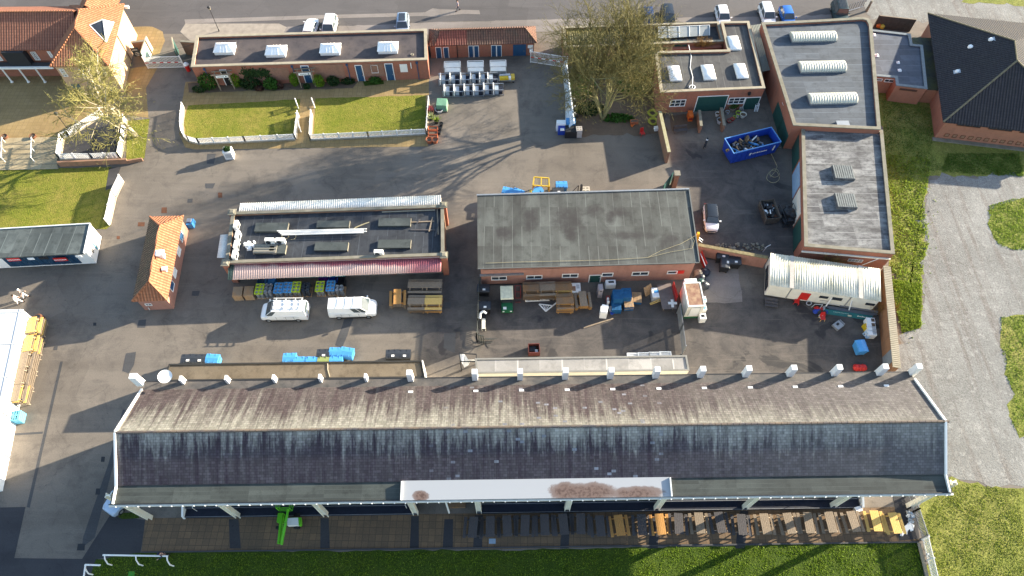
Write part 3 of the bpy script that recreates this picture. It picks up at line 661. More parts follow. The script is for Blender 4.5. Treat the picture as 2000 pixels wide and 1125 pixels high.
MB().path([P(323, 742, 8.2), c], .05).build("mast", M_grey, dz); MB().path([c + ax * .05 + Vector((0, -.3, 0)), c + ax * .5], .02).build("feed_arm", M_grey, dz)

# ------------------------------------------------------------------ WORKSHOP (middle, big grey roof)
ws = thing("workshop", "single storey pink brick workshop under a big patched grey felt roof", "workshop", P(1145, 558, 0))
M_wsroof = felt("patched_grey_felt", (.044, .043, .039), (.108, .114, .103), .85, .22, ('u', 1.02), (1.6, .6, 1), [(.25, .60, .05, .17), (.42, .60, .09, .20), (.43, .42, .04, .12), (.88, .33, .06, .13), (.55, .72, .05, .10), (.66, .70, .05, .08), (.13, .42, .06, .10), (.70, .40, .16, .06), (.62, .63, .03, .1)])
slabroof(ws, [(932, 382), (1345, 370), (1366, 512), (933, 524)], [3.95, 3.95, 3.9, 3.9], .22, M_wsroof)
wp = inset(ccw([tuple(P(*a, 3.9))[:2] for a in [(932, 382), (1345, 370), (1366, 512), (933, 524)]]), .28)
MB().prism(wp, 0, 3.72).build("wall", M_brickp, ws)
m = MB(); a, b = P(931, 381, 3.99), P(1346, 369, 3.99); m.bar(a, b, .18, .12); m.build("gutter", M_grey, ws)
m = MB(); a, b = P(1346, 371, 4.0), P(1366, 511, 3.95); m.bar(a, b, .12, .10); a, b = P(933, 525, 3.9), P(1366, 513, 3.9); m.bar(a, b, .08, .10); m.build("edge_trim", plain("lead_trim", (.12, .125, .12), .6), ws)
fl = sorted(wp, key=lambda p: p[1])[:2]; fl.sort(); WS = Wall(fl[0], fl[1])
for a, b, c in [((959, 540), (990, 546), 2), ((1028, 538), (1059, 544), 2), ((1098, 535), (1129, 541), 2), ((1176, 533), (1197, 539), 1), ((1235, 531), (1266, 537), 2), ((1304, 529), (1322, 534), 1)]:
    window(ws, WS, a, b, c, 1, fr=.09)
door(ws, WS, (1151, 537), (1169, 566), M_greenD)
plate(ws, WS, (1321, 528.5), (1335, 534), M_red, "alarm_sign")
m = MB(); a, b = WS.uz(937, 536), WS.uz(1023, 533); m.bar(WS.pt(a[0], a[1], .12), WS.pt(b[0], b[1], .12), .22, .16); m.build("strip_light", M_grey, ws)
m = MB(); L = WS.L; m.path([WS.pt(.3, 3.2, .04), WS.pt(L * .3, 3.05, .04), WS.pt(L * .6, 3.3, .04), WS.pt(L - .4, 3.25, .04)], .018); m.path([WS.pt(.2, .15, .06), WS.pt(L * .36, .12, .06)], .05); m.build("cable", M_hoseb, ws)
tag(MB().path([P(948, 514, 4.0), P(1000, 512, 4.0), P(1180, 508, 4.0), P(1265, 503, 4.0), P(1290, 490, 4.0), P(1330, 476, 4.0), P(1362, 458, 4.0)], .018).path([P(1265, 503, 4.0), P(1310, 492, 4.02), P(1352, 485, 4.02), P(1356, 470, 4.02), P(1350, 460, 4.0)], .016).build("roof_cable", M_rope), "long pale cable trailing across the workshop roof edge", "cable")

# ------------------------------------------------------------------ BAR (middle left, corrugated awnings)
br = thing("bar_building", "flat roofed bar with corner piers, a white rear awning and a faded red front awning", "bar", P(655, 530, 0))
barpx = [(453, 414), (866, 400), (867, 498), (440, 513)]
M_black_felt = felt("black_felt", (.022, .024, .03), (.055, .06, .068), .8, .4, ('u', 1.0), (1.5, .4, 1))
bp, bi = shell(br, barpx, 3.55, 3.15, .26, (M_brickd, M_coped, M_black_felt), .12, .05)
for px in barpx:
    c = P(*px, 3.6); m = MB(); m.box((c.x, c.y, 0), (.62, .62, 3.55), .02); p_ = m.build("corner_pier", M_brick, br)
    m = MB(); m.box((c.x, c.y, 3.55), (.85, .85, .10), .02); m.box((c.x, c.y, 3.65), (.7, .7, .10), .02, .5, .5); m.build("pier_cap", M_coped, p_)
M_aww = corrmat("white_corrugated", (.76, .73, .66), (.40, .38, .31), .5); M_awr = corrmat("faded_red_corrugated", (.42, .13, .14), (.62, .44, .36), .9)
_m = NM("faded_pink_corrugated", .55, .4); _x, _y, _z = _m.xyz(_m.gen()); _u = _m.uv(); _n = _m.noise(_m.pos(), .5, 5, .6)
_f = _m.ramp(_m.math('ADD', _m.math('SUBTRACT', 1.0, _y), _m.math('MULTIPLY', _m.math('SUBTRACT', _n, .5), .5)), [(.3, 0.0), (.42, .9)])
_f = _m.math('MULTIPLY', _f, _m.ramp(_x, [(.80, 1.0), (.88, .15)]))
_c = _m.mix(_f, (.36, .10, .12), (.60, .43, .36)); _c = _m.mix(_m.ramp(_x, [(.028, 1.0), (.032, 0.0)]), _c, (.05, .08, .065)); _c = _m.mix(.25, _c, _m.ramp(_m.noise(_u, 6, 3), [(.3, .6), (.7, 1.2)]), 'MULTIPLY'); M_awp = _m.done(_c)
corrug(br, P(466, 414, 3.15), P(862, 402, 3.15), P(861, 381, 2.95), P(469, 397, 2.95), .245, .045, M_aww, "rear_awning")
corrug(br, P(446, 517, 3.15), P(862, 504, 3.15), P(861, 531, 2.75), P(445, 547, 2.75), .245, .045, M_awp, "front_awning")
corrug(br, P(446, 458, 3.1), P(441, 504, 3.1), P(424, 504, 2.9), P(431, 459, 2.9), .22, .04, M_aww, "side_awning")
m = MB(); m.bar(P(447, 514, 3.24), P(862, 501, 3.24), .25, .06); m.build("flashing", plain("pink_flashing", (.50, .36, .34), .6), br)
front = [p for p in sorted(bp, key=lambda p: p[1])[:2]]; front.sort(); WB = Wall(front[0], front[1])
m = MB(); m.hexa([WB.pt(.5, 0, -.02), WB.pt(WB.L - .5, 0, -.02), WB.pt(WB.L - .5, 0, .03), WB.pt(.5, 0, .03)], [WB.pt(.5, 2.9, -.02), WB.pt(WB.L - .5, 2.9, -.02), WB.pt(WB.L - .5, 2.9, .03), WB.pt(.5, 2.9, .03)])
m.build("render_panel", plain("grubby_grey_render", (.28, .26, .24), .9, .2, var=.6, sc=.8, dirt=(.10, .10, .06)), br)
bn = MB(); a, b = P(572, 541.5, 2.6), P(673, 538.5, 2.6); d = (b - a).normalized()
bn.hexa([a + Vector((0, .1, -.28)), b + Vector((0, .1, -.28)), b + Vector((0, .16, -.28)), a + Vector((0, .16, -.28))], [a + Vector((0, .1, .1)), b + Vector((0, .1, .1)), b + Vector((0, .16, .1)), a + Vector((0, .16, .1))])
bo = bn.build("bar_sign", M_teal, br); L = (b - a).length
for t in (.12, .5, .88): text("BAR", "lettering", a + d * (L * t) + Vector((0, .09, -.09)), d, (0, 0, 1), .36, M_white, bo, .8)
for t in (.30, .69):
    m = MB(); q = a + d * (L * t) + Vector((0, .09, -.09)); m.face([q + d * (.42 * cos(k * pi / 8)) + Vector((0, 0, .12 * sin(k * pi / 8))) for k in range(16)]); m.build("oval_badge", M_cream, bo)
window(br, WB, (762, 536), (777, 545), 2, 1, M_redd, plain("shutter_red", (.35, .05, .035), .6))
for a, b in [((500, 435), (560, 452)), ((620, 431), (681, 444)), ((740, 426), (801, 441)), ((500, 478), (556, 495)), ((616, 473), (678, 489)), ((739, 468), (801, 484))]:
    p, q = P(*a, 3.42), P(*b, 3.42); m = MB(); m.prism([(p.x, q.y), (q.x, q.y + .02), (q.x, p.y + .02), (p.x, p.y)], 3.14, 3.42); u = m.build("rooflight_upstand", felt("upstand_felt", (.045, .052, .05), (.085, .095, .09)), br)
    m = MB(); m.box((q.x + .02, (p.y + q.y) / 2, 3.14), (.04, abs(q.y - p.y) + .02, .29)); m.build("end_trim", M_coped, u)
used = []
def ac_unit():
    t = thing("air_conditioning_unit", "", "air conditioner"); MB().box((0, 0, .12), (.95, .38, .75)).build("casing", M_white, t, False)
    m = MB(); m.lathe([(.27, 0), (.27, .02)], n=14); m.v = [(x - .15, -z - .19, y + .5) for x, y, z in m.v]; m.build("fan_grille", M_dkgrey, t, False)
    m = MB(); m.box((-.35, 0, 0), (.06, .42, .12)); m.box((.35, 0, 0), (.06, .42, .12)); m.build("foot", M_galv, t, False); return t
ac = ac_unit()
for (x, y, r, l) in [(464, 441, 90, "white air conditioner farthest back of the four along the bar roof's left parapet"), (467, 461, 90, "white air conditioner second from the back along the bar roof's left parapet"), (464, 480, 90, "white air conditioner third from the back along the bar roof's left parapet"), (461, 499, 90, "white air conditioner nearest the front awning, by the bar's left parapet"),
                   (529, 471, 0, "left of the two small white air conditioners beside the duct on the bar roof"), (550, 471, 0, "right of the two small white air conditioners beside the duct on the bar roof"), (741, 494, 0, "lone white air conditioner by the front parapet at the right of the bar roof")]:
    q = P(x, y, 3.4); place(ac, used, (q.x, q.y - .15, 3.15), R(r), l, "air conditioners on the bar roof")
pb = thing("pipe_bundle", "bundle of long white plastic pipes lying across the bar roof", "pipes", P(630, 453, 3.45))
for k in range(4):
    a, b = P(541 + k * 3, 451 + k * 2.6, 3.5 + .05 * (k % 2)), P(716 - (k % 2) * 6, 447 + k * 2.4, 3.5 + .05 * (k % 2)); MB().tube(a, b, .065, .065, 7).build("pipe", M_white, pb, smooth=True)
m = MB(); pts = [P(690, 449, 3.5)]
for k in range(15):
    t = k / 14; pts.append(P(694 + 30 * sin(t * pi) - 6 * t, 444 - 12 * t * (1 - t) * 3 - 8 * t + 6 * t * t * 2, 3.45))
m.path(pts, .035)
for x, y in ((543, 462), (556, 461), (570, 462)): m.path([P(x + 8 * cos(k), y + 6 * sin(k), 3.2) for k in (-.5, 0, .6, 1.2, 1.8)], .03)
m.build("hose", M_rope, pb)
dc = thing("duct", "slatted grey ventilation duct wrapped in white plastic on the bar roof", "duct", P(515, 487, 3.15))
p, q = P(497, 476, 3.6), P(538, 493, 3.6); m = MB(); m.prism([(p.x, q.y), (q.x, q.y), (q.x, p.y), (p.x, p.y)], 3.16, 3.5)
for k in range(3): m.box(((p.x + q.x) / 2, q.y + (k + .5) * (p.y - q.y) / 3, 3.5), (q.x - p.x, .12, .07))
m.build("slatted_box", plain("old_slats", (.24, .22, .18), .8), dc)
rr = random.Random(3); m = MB()
for k in range(18):
    c = P(488 + rr.gauss(0, 4.5), 481 + rr.gauss(0, 3.5), 3.3); m.box((c.x, c.y, 3.16), (rr.uniform(.2, .5), rr.uniform(.2, .4), rr.uniform(.2, .4)), rr.uniform(0, 3), .6, .6)
m.build("plastic_wrap", M_whitev, dc)
p = P(548, 484, 3.4); m = MB(); m.box((p.x - .9, p.y, 3.16), (.5, 1.0, .34)); m.build("cowl", M_cream, dc)
for k, (a, b) in enumerate([((800, 434), (848, 432)), ((802, 449), (850, 449)), ((854, 408), (856, 458)), ((861, 415), (850, 462)), ((845, 424), (838, 452)), ((814, 436), (820, 428)), ((746, 414), (850, 410))]):
    tag(MB().bar(P(*a, 3.2 + k * .005), P(*b, 3.22 + k * .005), .14, .06).build("timber_plank", (M_woodg, M_woodd)[k % 2] if k < 6 else M_cope), "old timber plank lying at the right end of the bar roof", "plank", "planks on the bar roof")

# ------------------------------------------------------------------ LODGE (long brick range, four white roof lanterns)
lo = thing("lodge", "long flat roofed red brick lodge with four white roof lanterns and blue doors", "lodge", P(610, 158, 0))
M_lofelt = felt("dark_brown_felt", (.050, .042, .045), (.095, .075, .068), .8, .22)
lp, li = shell(lo, [(383, 69), (833, 56), (834.5, 116), (373, 130)], 3.3, 3.0, .32, (M_brick, M_cope, M_lofelt), .10, .04)
front = sorted(lp, key=lambda p: p[1])[:2]; front.sort(); WL = Wall(front[0], front[1])
for k, (x, y) in enumerate([(439.6, 92), (539.8, 97), (645.6, 93), (758, 90)]):
    c = P(x, y, 3.4); t = thing("roof_lantern", ["leftmost white roof lantern on the lodge's dark roof", "white roof lantern above the ivy trellis, second from left on the lodge", "white roof lantern above the pergola door, second from right on the lodge", "rightmost white roof lantern on the lodge's dark roof"][k], "roof lantern", (c.x, c.y - .2, 3.0), .03, "roof lanterns on the lodge")
    MB().box((0, 0, 0), (2.5, 1.7, .5)).build("base", M_white, t, False); MB().hexa([(-1.35, -.95, .5), (1.35, -.95, .5), (1.35, .95, .5), (-1.35, .95, .5)], [(-.7, -.06, 1.05), (.7, -.06, 1.05), (.7, .06, 1.05), (-.7, .06, 1.05)]).build("hipped_top", M_whitev, t, False)
    m = MB()
    for s in (-.45, 0, .45): m.bar((s, -.95, .52), (s * .7, 0, 1.08), .05); m.bar((s, .95, .52), (s * .7, 0, 1.08), .05)
    m.bar((-.75, 0, 1.08), (.75, 0, 1.08), .07); m.build("glazing_bars", M_white, t, False)
door(lo, WL, (586, 128), (610, 153), M_blueD); door(lo, WL, (692, 127), (712, 150), M_blueD, leaves=1); door(lo, WL, (750, 124), (771, 148), M_blueD)
window(lo, WL, (723, 127), (740, 142), 1, 2); plate(lo, WL, (780, 125.5), (797, 140), M_white, "shutter", 0, .06)
d0 = door(lo, WL, (428, 136), (452, 160), M_black)
for a, b in [((609, 127), (676, 152)), ((704, 125), (752, 148)), ((462, 135), (570, 155))]: plate(lo, WL, a, b, brick("trellis_brick" + str(a[0]), (.16, .06, .04), (.24, .11, .07), (.30, .22, .17)), "panel", 0, .05)
for x, y in ((398, 131), (569, 125), (676, 120), (813, 115)):
    u, z = WL.uz(x, y); m = MB(); m.tube(WL.pt(u, .0, .07), WL.pt(u, 2.9, .07), .055, .055, 6); m.box(WL.pt(u, 2.75, .12), (.26, .2, .28)); m.build("downpipe", M_blueD, lo)
m = MB(); u, z = WL.uz(802, 122); m.box(WL.pt(u, 2.0, .1), (.10, .1, .9)); m.build("vent_pipe", M_white, lo)
m = MB(); c = P(805, 106, 3.1); m.lathe([(.2, 0), (.22, .12), (.14, .12), (.13, .02)], (c.x, c.y, 3.0), 12); m.build("drain_ring", M_cope, lo)
for k, (xa, xb, y0, lab) in enumerate([((431.5, 176), (459, 174), 0, "timber pergola with a small white sign over the lodge's left doorway"), ((589, 171), (617, 169), 0, "timber pergola with a small white sign over the lodge's blue middle door")]):
    A, B = P(*xa), P(*xb); t = thing("pergola", lab, "pergola", A, math.atan2(B.y - A.y, B.x - A.x), "pergolas on the lodge front"); L = (B - A).length; dpt = 1.9
    for x in (0, L): MB().box((x, 0, 0), (.13, .13, 2.5)).build("post", M_woodg, t, False)
    m = MB()
    for j in range(4): m.box((L / 2, j * dpt / 3, 2.5), (L + .8, .10, .12))
    for x in (0, L): m.bar((x, -.2, 2.45), (x, dpt, 2.45), .08, .1)
    m.build("beam", M_woodg, t, False); sg = MB().box((L / 2, -.09, 2.12), (1.5, .04, .36)).build("sign", M_whitev, t, False)
    m = MB(); m.lathe([(.10, 0), (.10, .01)], n=12); m.v = [(L / 2 + .52 + x, -.115 - z, 2.30 + y) for x, y, z in m.v]; m.build("emblem", M_greenD, sg, False)
    m = MB()
    for i in range(7): m.box((L / 2 - .5 + i * .12, -.115, 2.24), (.07, .01, .12))
    m.build("lettering", M_greenD, sg, False)

# ------------------------------------------------------------------ STABLE ROW (old pantiles)
sr = thing("stable_row", "small red brick range with old red and brown pantiles beside the lodge", "outbuilding", P(942, 117, 0))
Fa, Fb = P(836, 90, 2.35), P(1049, 84, 2.35); D = (Fb - Fa); D.z = 0; L = D.length; D.normalize(); N_ = Vector((-D.y, D.x, 0))
def SR(u, v, z): q = Fa + D * u + N_ * v; return Vector((q.x, q.y, z))
vr = (P(940, 57, 3.45) - SR(L / 2, 0, 0)).dot(N_); vk = vr * 2
m = MB(); m.hexa([SR(.2, .35, 0), SR(L - .35, .35, 0), SR(L - .35, vk - .3, 0), SR(.2, vk - .3, 0)], [SR(.2, .35, 2.35), SR(L - .35, .35, 2.35), SR(L - .35, vk - .3, 2.35), SR(.2, vk - .3, 2.35)]); m.build("wall", M_brick, sr)
_m = NM("patched_pantiles", .85, .25)
m = MB(); h = 1.5
m.face([SR(0, 0, 2.35), SR(L, 0, 2.35), SR(L - h, vr, 3.45), SR(h, vr, 3.45)]); m.face([SR(L, vk, 2.35), SR(0, vk, 2.35), SR(h, vr, 3.45), SR(L - h, vr, 3.45)]); m.face([SR(0, vk, 2.35), SR(0, 0, 2.35), SR(h, vr, 3.45)])
m.face([SR(0, 0, 2.3), SR(0, vk, 2.3), SR(L, vk, 2.3), SR(L, 0, 2.3)]); m.face([SR(L, 0, 2.35), SR(L, vk, 2.35), SR(L - h, vr, 3.45)]); rf = m.build("roof", M_tiled, sr)
m = MB(); m.face([SR(.9, .02, 2.39), SR(5.2, .02, 2.39), SR(5.2, vr - .05, 3.47), SR(1.7, vr - .05, 3.47)]); m.build("red_tile_patch", pantile("redder_pantiles", (.27, .075, .055), (.34, .11, .07), (.15, .08, .06), .4), rf)
m = MB(); m.tube(SR(h, vr, 3.47), SR(L - h, vr, 3.47), .11, .11, 6); m.tube(SR(L - h, vr, 3.47), SR(L, 0, 2.4), .10, .10, 6); m.build("ridge_tiles", M_tiled, rf)
WR = Wall(SR(.2, .35, 0), SR(L - .35, .35, 0))
for a, b in [((850, 92), (864, 115)), ((865, 92), (878, 115)), ((914, 89), (925.5, 112)), ((925, 89), (936, 112)), ((959, 88), (970, 110.5)), ((969.5, 88), (980, 110.5))]: door(sr, WR, a, b, M_blueD, handle=False, fr=.07)
door(sr, WR, (1002, 87), (1027, 112), M_blueD, M_blueD, handle=False)
plate(sr, WR, (1031, 88), (1041, 93.5), M_white, "notice"); plate(sr, WR, (1034, 95), (1041, 102), M_white, "notice")
m = MB(); u, z = WR.uz(893, 100); m.tube(WR.pt(u, 0, .06), WR.pt(u, 2.3, .06), .05, .05, 6); m.build("downpipe", M_black, sr)

# ------------------------------------------------------------------ CLUBHOUSE (top left, orange pantiles)
ch = thing("clubhouse", "large brick clubhouse with bright orange pantiled hipped roofs and a white veranda", "clubhouse", P(247, 182, 0))
zE2, zR2 = 4.8, 7.2
FR, FL, BR_ = P(212, 128, zE2), P(97, 130, zE2), P(243, 8, zE2); R1, R2 = P(145.6, 54.4, zR2), P(155, 19, zR2)
BL_ = FL + (BR_ - FR); R2.x = R1.x + (BR_ - FR).x * .45 * 0 + (R2.x - R1.x)
m = MB(); m.face([FR, BR_, R2, R1]); m.face([FL, FR, R1]); m.face([BL_, FL, R1, R2]); m.face([BR_, BL_, R2]); dn = Vector((0, 0, -.12)); m.face([FL + dn, BL_ + dn, BR_ + dn, FR + dn])
for a, b in ((FL, FR), (FR, BR_), (BR_, BL_), (BL_, FL)): m.face([a + dn, b + dn, b, a])
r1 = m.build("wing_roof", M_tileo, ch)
m = MB()
for a, b in ((R1, R2), (FR, R1), (FL, R1), (BR_, R2)): m.tube(a, b, .12, .12, 6)
m.build("ridge_tiles", M_tileo, r1)
cp = inset(ccw([tuple(q)[:2] for q in (FL, FR, BR_, BL_)]), .35); MB().prism(cp, 0, zE2 - .05).build("wing_wall", M_bricko, ch)
e0, e1 = P(-60, 98.5, 4.7), P(104, 96.5, 4.7); dE = (e1 - e0); dE.z = 0; dE.normalize(); e0 = e0 - dE * 14
g0 = Vector((e0.x, P(0, 24, zR2).y - .15, zR2)); g1 = Vector((R2.x - .6, R2.y - .3, zR2)); vv = (g0 - e0).y
b0, b1 = Vector((e0.x, g0.y + vv, 4.7)), Vector((g1.x, g1.y + vv, 4.7)); e2 = Vector((g1.x, e1.y, 4.7))
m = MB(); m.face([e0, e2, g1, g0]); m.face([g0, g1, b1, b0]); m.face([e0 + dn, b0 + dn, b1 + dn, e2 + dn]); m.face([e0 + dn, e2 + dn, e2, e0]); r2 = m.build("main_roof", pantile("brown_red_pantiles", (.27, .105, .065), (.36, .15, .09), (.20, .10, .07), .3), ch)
m = MB(); m.tube(g0, g1, .12, .12, 6); m.build("ridge_tiles", M_tileo, r2)
m = MB(); m.hexa([e0 + Vector((0, .4, -4.7)), e2 + Vector((0, .4, -4.7)), b1 + Vector((0, -.4, -4.7)), b0 + Vector((0, -.4, -4.7))], [e0 + Vector((0, .4, -.05)), e2 + Vector((0, .4, -.05)), b1 + Vector((0, -.4, -.05)), b0 + Vector((0, -.4, -.05))]); m.build("main_wall", M_brick, ch)
# rear wing roof running out of the picture
q0 = Vector((g1.x + .6, b1.y - 2.2, 6.2)); m = MB(); a, b, c, d = [q0 + Vector(k) for k in ((-2.6, -.4, -1.5), (0, -.4, .6), (0, 12, .6), (-2.6, 12, -1.5))]; m.face([a, b, c, d][::-1]); a2, d2 = [q0 + Vector(k) for k in ((2.6, -.4, -1.5), (2.6, 12, -1.5))]; m.face([b, c, d2, a2][::-1]); m.build("rear_roof", M_tileo, ch)
WM = Wall(e0 + Vector((0, .4, 0)), e2 + Vector((0, .4, 0)))
for a, b in [((58, 101), (80, 117)), ((91, 100), (106, 112)), ((-12, 107), (7, 118))]: window(ch, WM, a, b, 3, 4, fr=.09)
WX = Wall(sorted(cp, key=lambda p: p[1])[:2][0], sorted(cp, key=lambda p: p[1])[:2][1])
for a, b in [((114, 134), (134, 149)), ((153, 134), (173, 149)), ((192, 131), (210, 146))]: window(ch, WX, a, b, 3, 4, fr=.09)
for a, b in [((138, 164), (168, 184)), ((176, 166), (206, 187)), ((212, 170), (238, 187))]: door(ch, WX, a, b, plain("teal_blue_doors", (.015, .10, .17), .5), M_blueD, leaves=2)
z0 = 2.35; va, vb = P(-200, 135, z0), P(104, 132, z0); fl_ = e0.y + .4
m = MB(); m.hexa([va + Vector((0, .1, 0)), vb + Vector((0, .1, 0)), Vector((vb.x, fl_, z0)), Vector((va.x, fl_, z0))], [va + Vector((0, .1, .1)), vb + Vector((0, .1, .1)), Vector((vb.x, fl_, z0 + .3)), Vector((va.x, fl_, z0 + .3))]); m.build("veranda_roof", M_tar2, ch)
m = MB(); m.bar(va, vb, .22, .28); vbm = m.build("veranda_beam", M_white, ch)
for x in range(8):
    q = P(24 + 32.3 * (x if x < 3 else -(x - 2)), 160.5, 0); MB().lathe([(.19, 0), (.19, .12), (.11, .18), (.10, z0 - .1), (.13, z0)], (q.x, q.y, 0), 8).build("veranda_post", M_white, ch, smooth=True)
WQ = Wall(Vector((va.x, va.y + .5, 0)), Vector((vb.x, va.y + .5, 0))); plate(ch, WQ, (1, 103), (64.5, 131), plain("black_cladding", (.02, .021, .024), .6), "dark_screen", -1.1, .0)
# glazed dormer on the lit slope
pn = (BR_ - FR).cross(R1 - FR).normalized(); pn = pn if pn.z > 0 else -pn
def onslope(px, py):
    d = ray(px, py); return CAMP + d * ((FR - CAMP).dot(pn) / d.dot(pn))
A_, B_, C_, T_ = onslope(175, 49), onslope(222, 43), onslope(207, 83), onslope(203, 50); T_ = T_ + Vector((.35, 0, .95)) ; C_ += pn * .05
dm = MB().face([A_, C_, T_]).build("dormer_glass", GLASS, ch); MB().face([C_, B_, T_]).build("dormer_side", M_whitev, ch); MB().face([A_, T_, B_]).build("dormer_back", M_white, ch)
m = MB(); m.bar(A_, T_, .1); m.bar(T_, C_, .1); m.bar(A_, C_, .1); m.bar(B_, C_, .1); m.build("frame", M_white, dm)
WE = Wall(FR - Vector((.35, 0, 0)), BR_ - Vector((.35, 0, 0))); c0, c1 = WE.uz(228, 70), WE.uz(264, 128); m = MB(); m.tube(WE.pt(*c0, .06), WE.pt(c0[0], .1, .06), .05, .05, 6); m.build("downpipe", M_rust, ch)
m = MB(); q = BR_ + Vector((.3, -.3, -.4)); m.box(q, (.5, .3, .35)); m.build("floodlight", M_white, ch)

# ------------------------------------------------------------------ TINY BRICK HOUSE with hipped pantiles
th_ = thing("brick_kiosk", "small brick kiosk with a steep orange pantiled hipped roof standing alone in the yard", "kiosk", P(330, 520, 0))
zh = 2.4; c4 = [P(257.6, 588.7, zh), P(326, 586, zh), P(357.8, 421, zh), P(292.5, 423, zh)]
rA, rB = P(291, 549, 4.1), P(312, 440, 4.1)
ccx = (c4[0] + c4[1]) / 2; 
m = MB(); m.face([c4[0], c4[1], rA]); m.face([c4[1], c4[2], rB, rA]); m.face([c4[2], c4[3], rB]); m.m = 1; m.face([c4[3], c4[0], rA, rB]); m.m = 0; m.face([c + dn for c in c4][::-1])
for a, b in zip(c4, c4[1:] + c4[:1]): m.face([a + dn, b + dn, b, a])
tr = m.build("roof", [M_tileo, M_tilebr], th_); m = MB()  # left slope alone takes the darker, olive-brown tile colour
for a, b in ((rA, rB), (c4[0], rA), (c4[1], rA), (c4[2], rB), (c4[3], rB)): m.tube(a, b, .12, .12, 6)
m.build("ridge_tiles", M_tileo, tr)
tp = inset(ccw([tuple(q)[:2] for q in c4]), .28); MB().prism(tp, 0, zh - .04).build("wall", M_brickp, th_)
q1 = min(tp, key=lambda p: p[1] - p[0] * .3); rp = sorted(tp, key=lambda p: -p[0])
WT = Wall(*[p for p in (sorted(sorted(tp, key=lambda p: p[1])[:2])[1], sorted(sorted(tp, key=lambda p: p[1])[2:])[1])])
for a, b, mt in [((352, 455), (361, 476), M_blueD), ((346, 484), (360, 509), M_white), ((338, 526), (352, 550), M_white), ((333, 552), (344, 572), M_blueD)]:
    ua_, za = WT.uz(*a); ub_, zb_ = WT.uz(*b); uu = (WT.uz((a[0] + b[0]) / 2, (a[1] + b[1]) / 2)[0])
    window_uz(th_, WT, uu - .55, uu + .55, .95, 2.1, 1, 1, M_white, mt)
WTf = Wall(*sorted(sorted(tp, key=lambda p: p[1])[:2])); window(th_, WTf, (282, 593), (298, 596), 2, 1, fr=.06); plate(th_, WTf, (289, 600), (293, 604), M_white, "vent", 0, .12)
for (x, y, s) in ((316, 499, 1.0), (323, 527, .65)):
    nn = (c4[2] - c4[1]).cross(rA - c4[1]).normalized(); nn = nn if nn.z > 0 else -nn
    d = ray(x, y); q = CAMP + d * ((c4[1] - CAMP).dot(nn) / d.dot(nn)); m = MB(); m.box((q.x - .1, q.y, q.z - .3), (.7 * s, .62 * s, .95 * s), .2); t_ = m.build("roof_vent", M_whitev, th_)
    m = MB(); m.box((q.x + .12, q.y - .1, q.z + .6 * s), (.8 * s, .7 * s, .12), .2); m.build("vent_cowl", M_white, t_)

# ------------------------------------------------------------------ FOOD KIOSK (white, blue shutters)
fk = thing("food_kiosk", "long white catering kiosk with navy shutters, red signs and a dark lined roof", "food kiosk", P(90, 520, 0))
zk = 2.65; k4 = [P(-70, 507, zk), P(164, 495, zk), P(176.5, 437, zk), P(-60, 451, zk)]
M_kroof = felt("green_black_felt", (.035, .042, .042), (.11, .125, .12), .9, .35, ('u', 1.22), (1, .3, 1))
MB().hexa([k + dn * 1.5 for k in k4], k4).build("roof", M_kroof, fk)
m = MB()
for a, b in ((k4[1], k4[2]), (k4[2], k4[3])): m.bar(a + Vector((0, 0, .02)), b + Vector((0, 0, .02)), .1, .2)
m.build("edge_trim", M_white, fk)
kp = inset(ccw([tuple(q)[:2] for q in k4]), .02); kp = [(x, y + (.35 if y < 46.5 else 0)) for x, y in kp]; MB().prism(kp, .12, zk - .18).build("wall", M_white, fk)
lo_ = sorted(sorted(kp, key=lambda p: p[1])[:2]); WK = Wall(*lo_)
for k in range(7):
    ua_ = WK.uz(12, 512)[0] + k * 1.12; m = MB(); m.hexa([WK.pt(ua_, .35, 0), WK.pt(ua_ + 1.06, .35, 0), WK.pt(ua_ + 1.06, .35, .05), WK.pt(ua_, .35, .05)], [WK.pt(ua_, 2.15, 0), WK.pt(ua_ + 1.06, 2.15, 0), WK.pt(ua_ + 1.06, 2.15, .05), WK.pt(ua_, 2.15, .05)]); m.box(WK.pt(ua_ + .5, .5, .07), (.06, .06, .8)); m.build("shutter", plain("navy_shutter", (.012, .05, .10), .5), fk)
for x0, x1 in ((13, 44), (104, 135)):
    s_ = plate(fk, WK, (x0, 499.5), (x1, 504), M_red, "red_sign", .3, .36); uu, zz = WK.uz((x0 + x1) / 2, 502)
    m = MB()
    for i in range(8): m.box(WK.pt(uu - .6 + i * .17, zz - .09, .37), (.10, .01, .16))
    m.build("lettering", M_whitev, s_)
plate(fk, WK, (54, 499), (70, 502), M_whitev, "menu_sign", .3, .35); plate(fk, WK, (76, 498), (98, 501), M_black, "menu_sign", .3, .35); plate(fk, WK, (148, 495), (162, 497), M_whitev, "menu_sign", .3, .35)
hi = sorted(kp, key=lambda p: -p[0])[:2]; WKe = Wall(*hi); plate(fk, WKe, (178, 470), (190, 488), plain("sky_blue_panel", (.10, .38, .50), .5), "blue_panel", 0, .03)
m = MB(); u, z = WKe.uz(180, 491); m.box(WKe.pt(u, z - .25, .05), (.04, .12, .5)); m.box(WKe.pt(u + .25, z - .2, .05), (.04, .1, .4)); m.build("socket_box", M_black, fk)

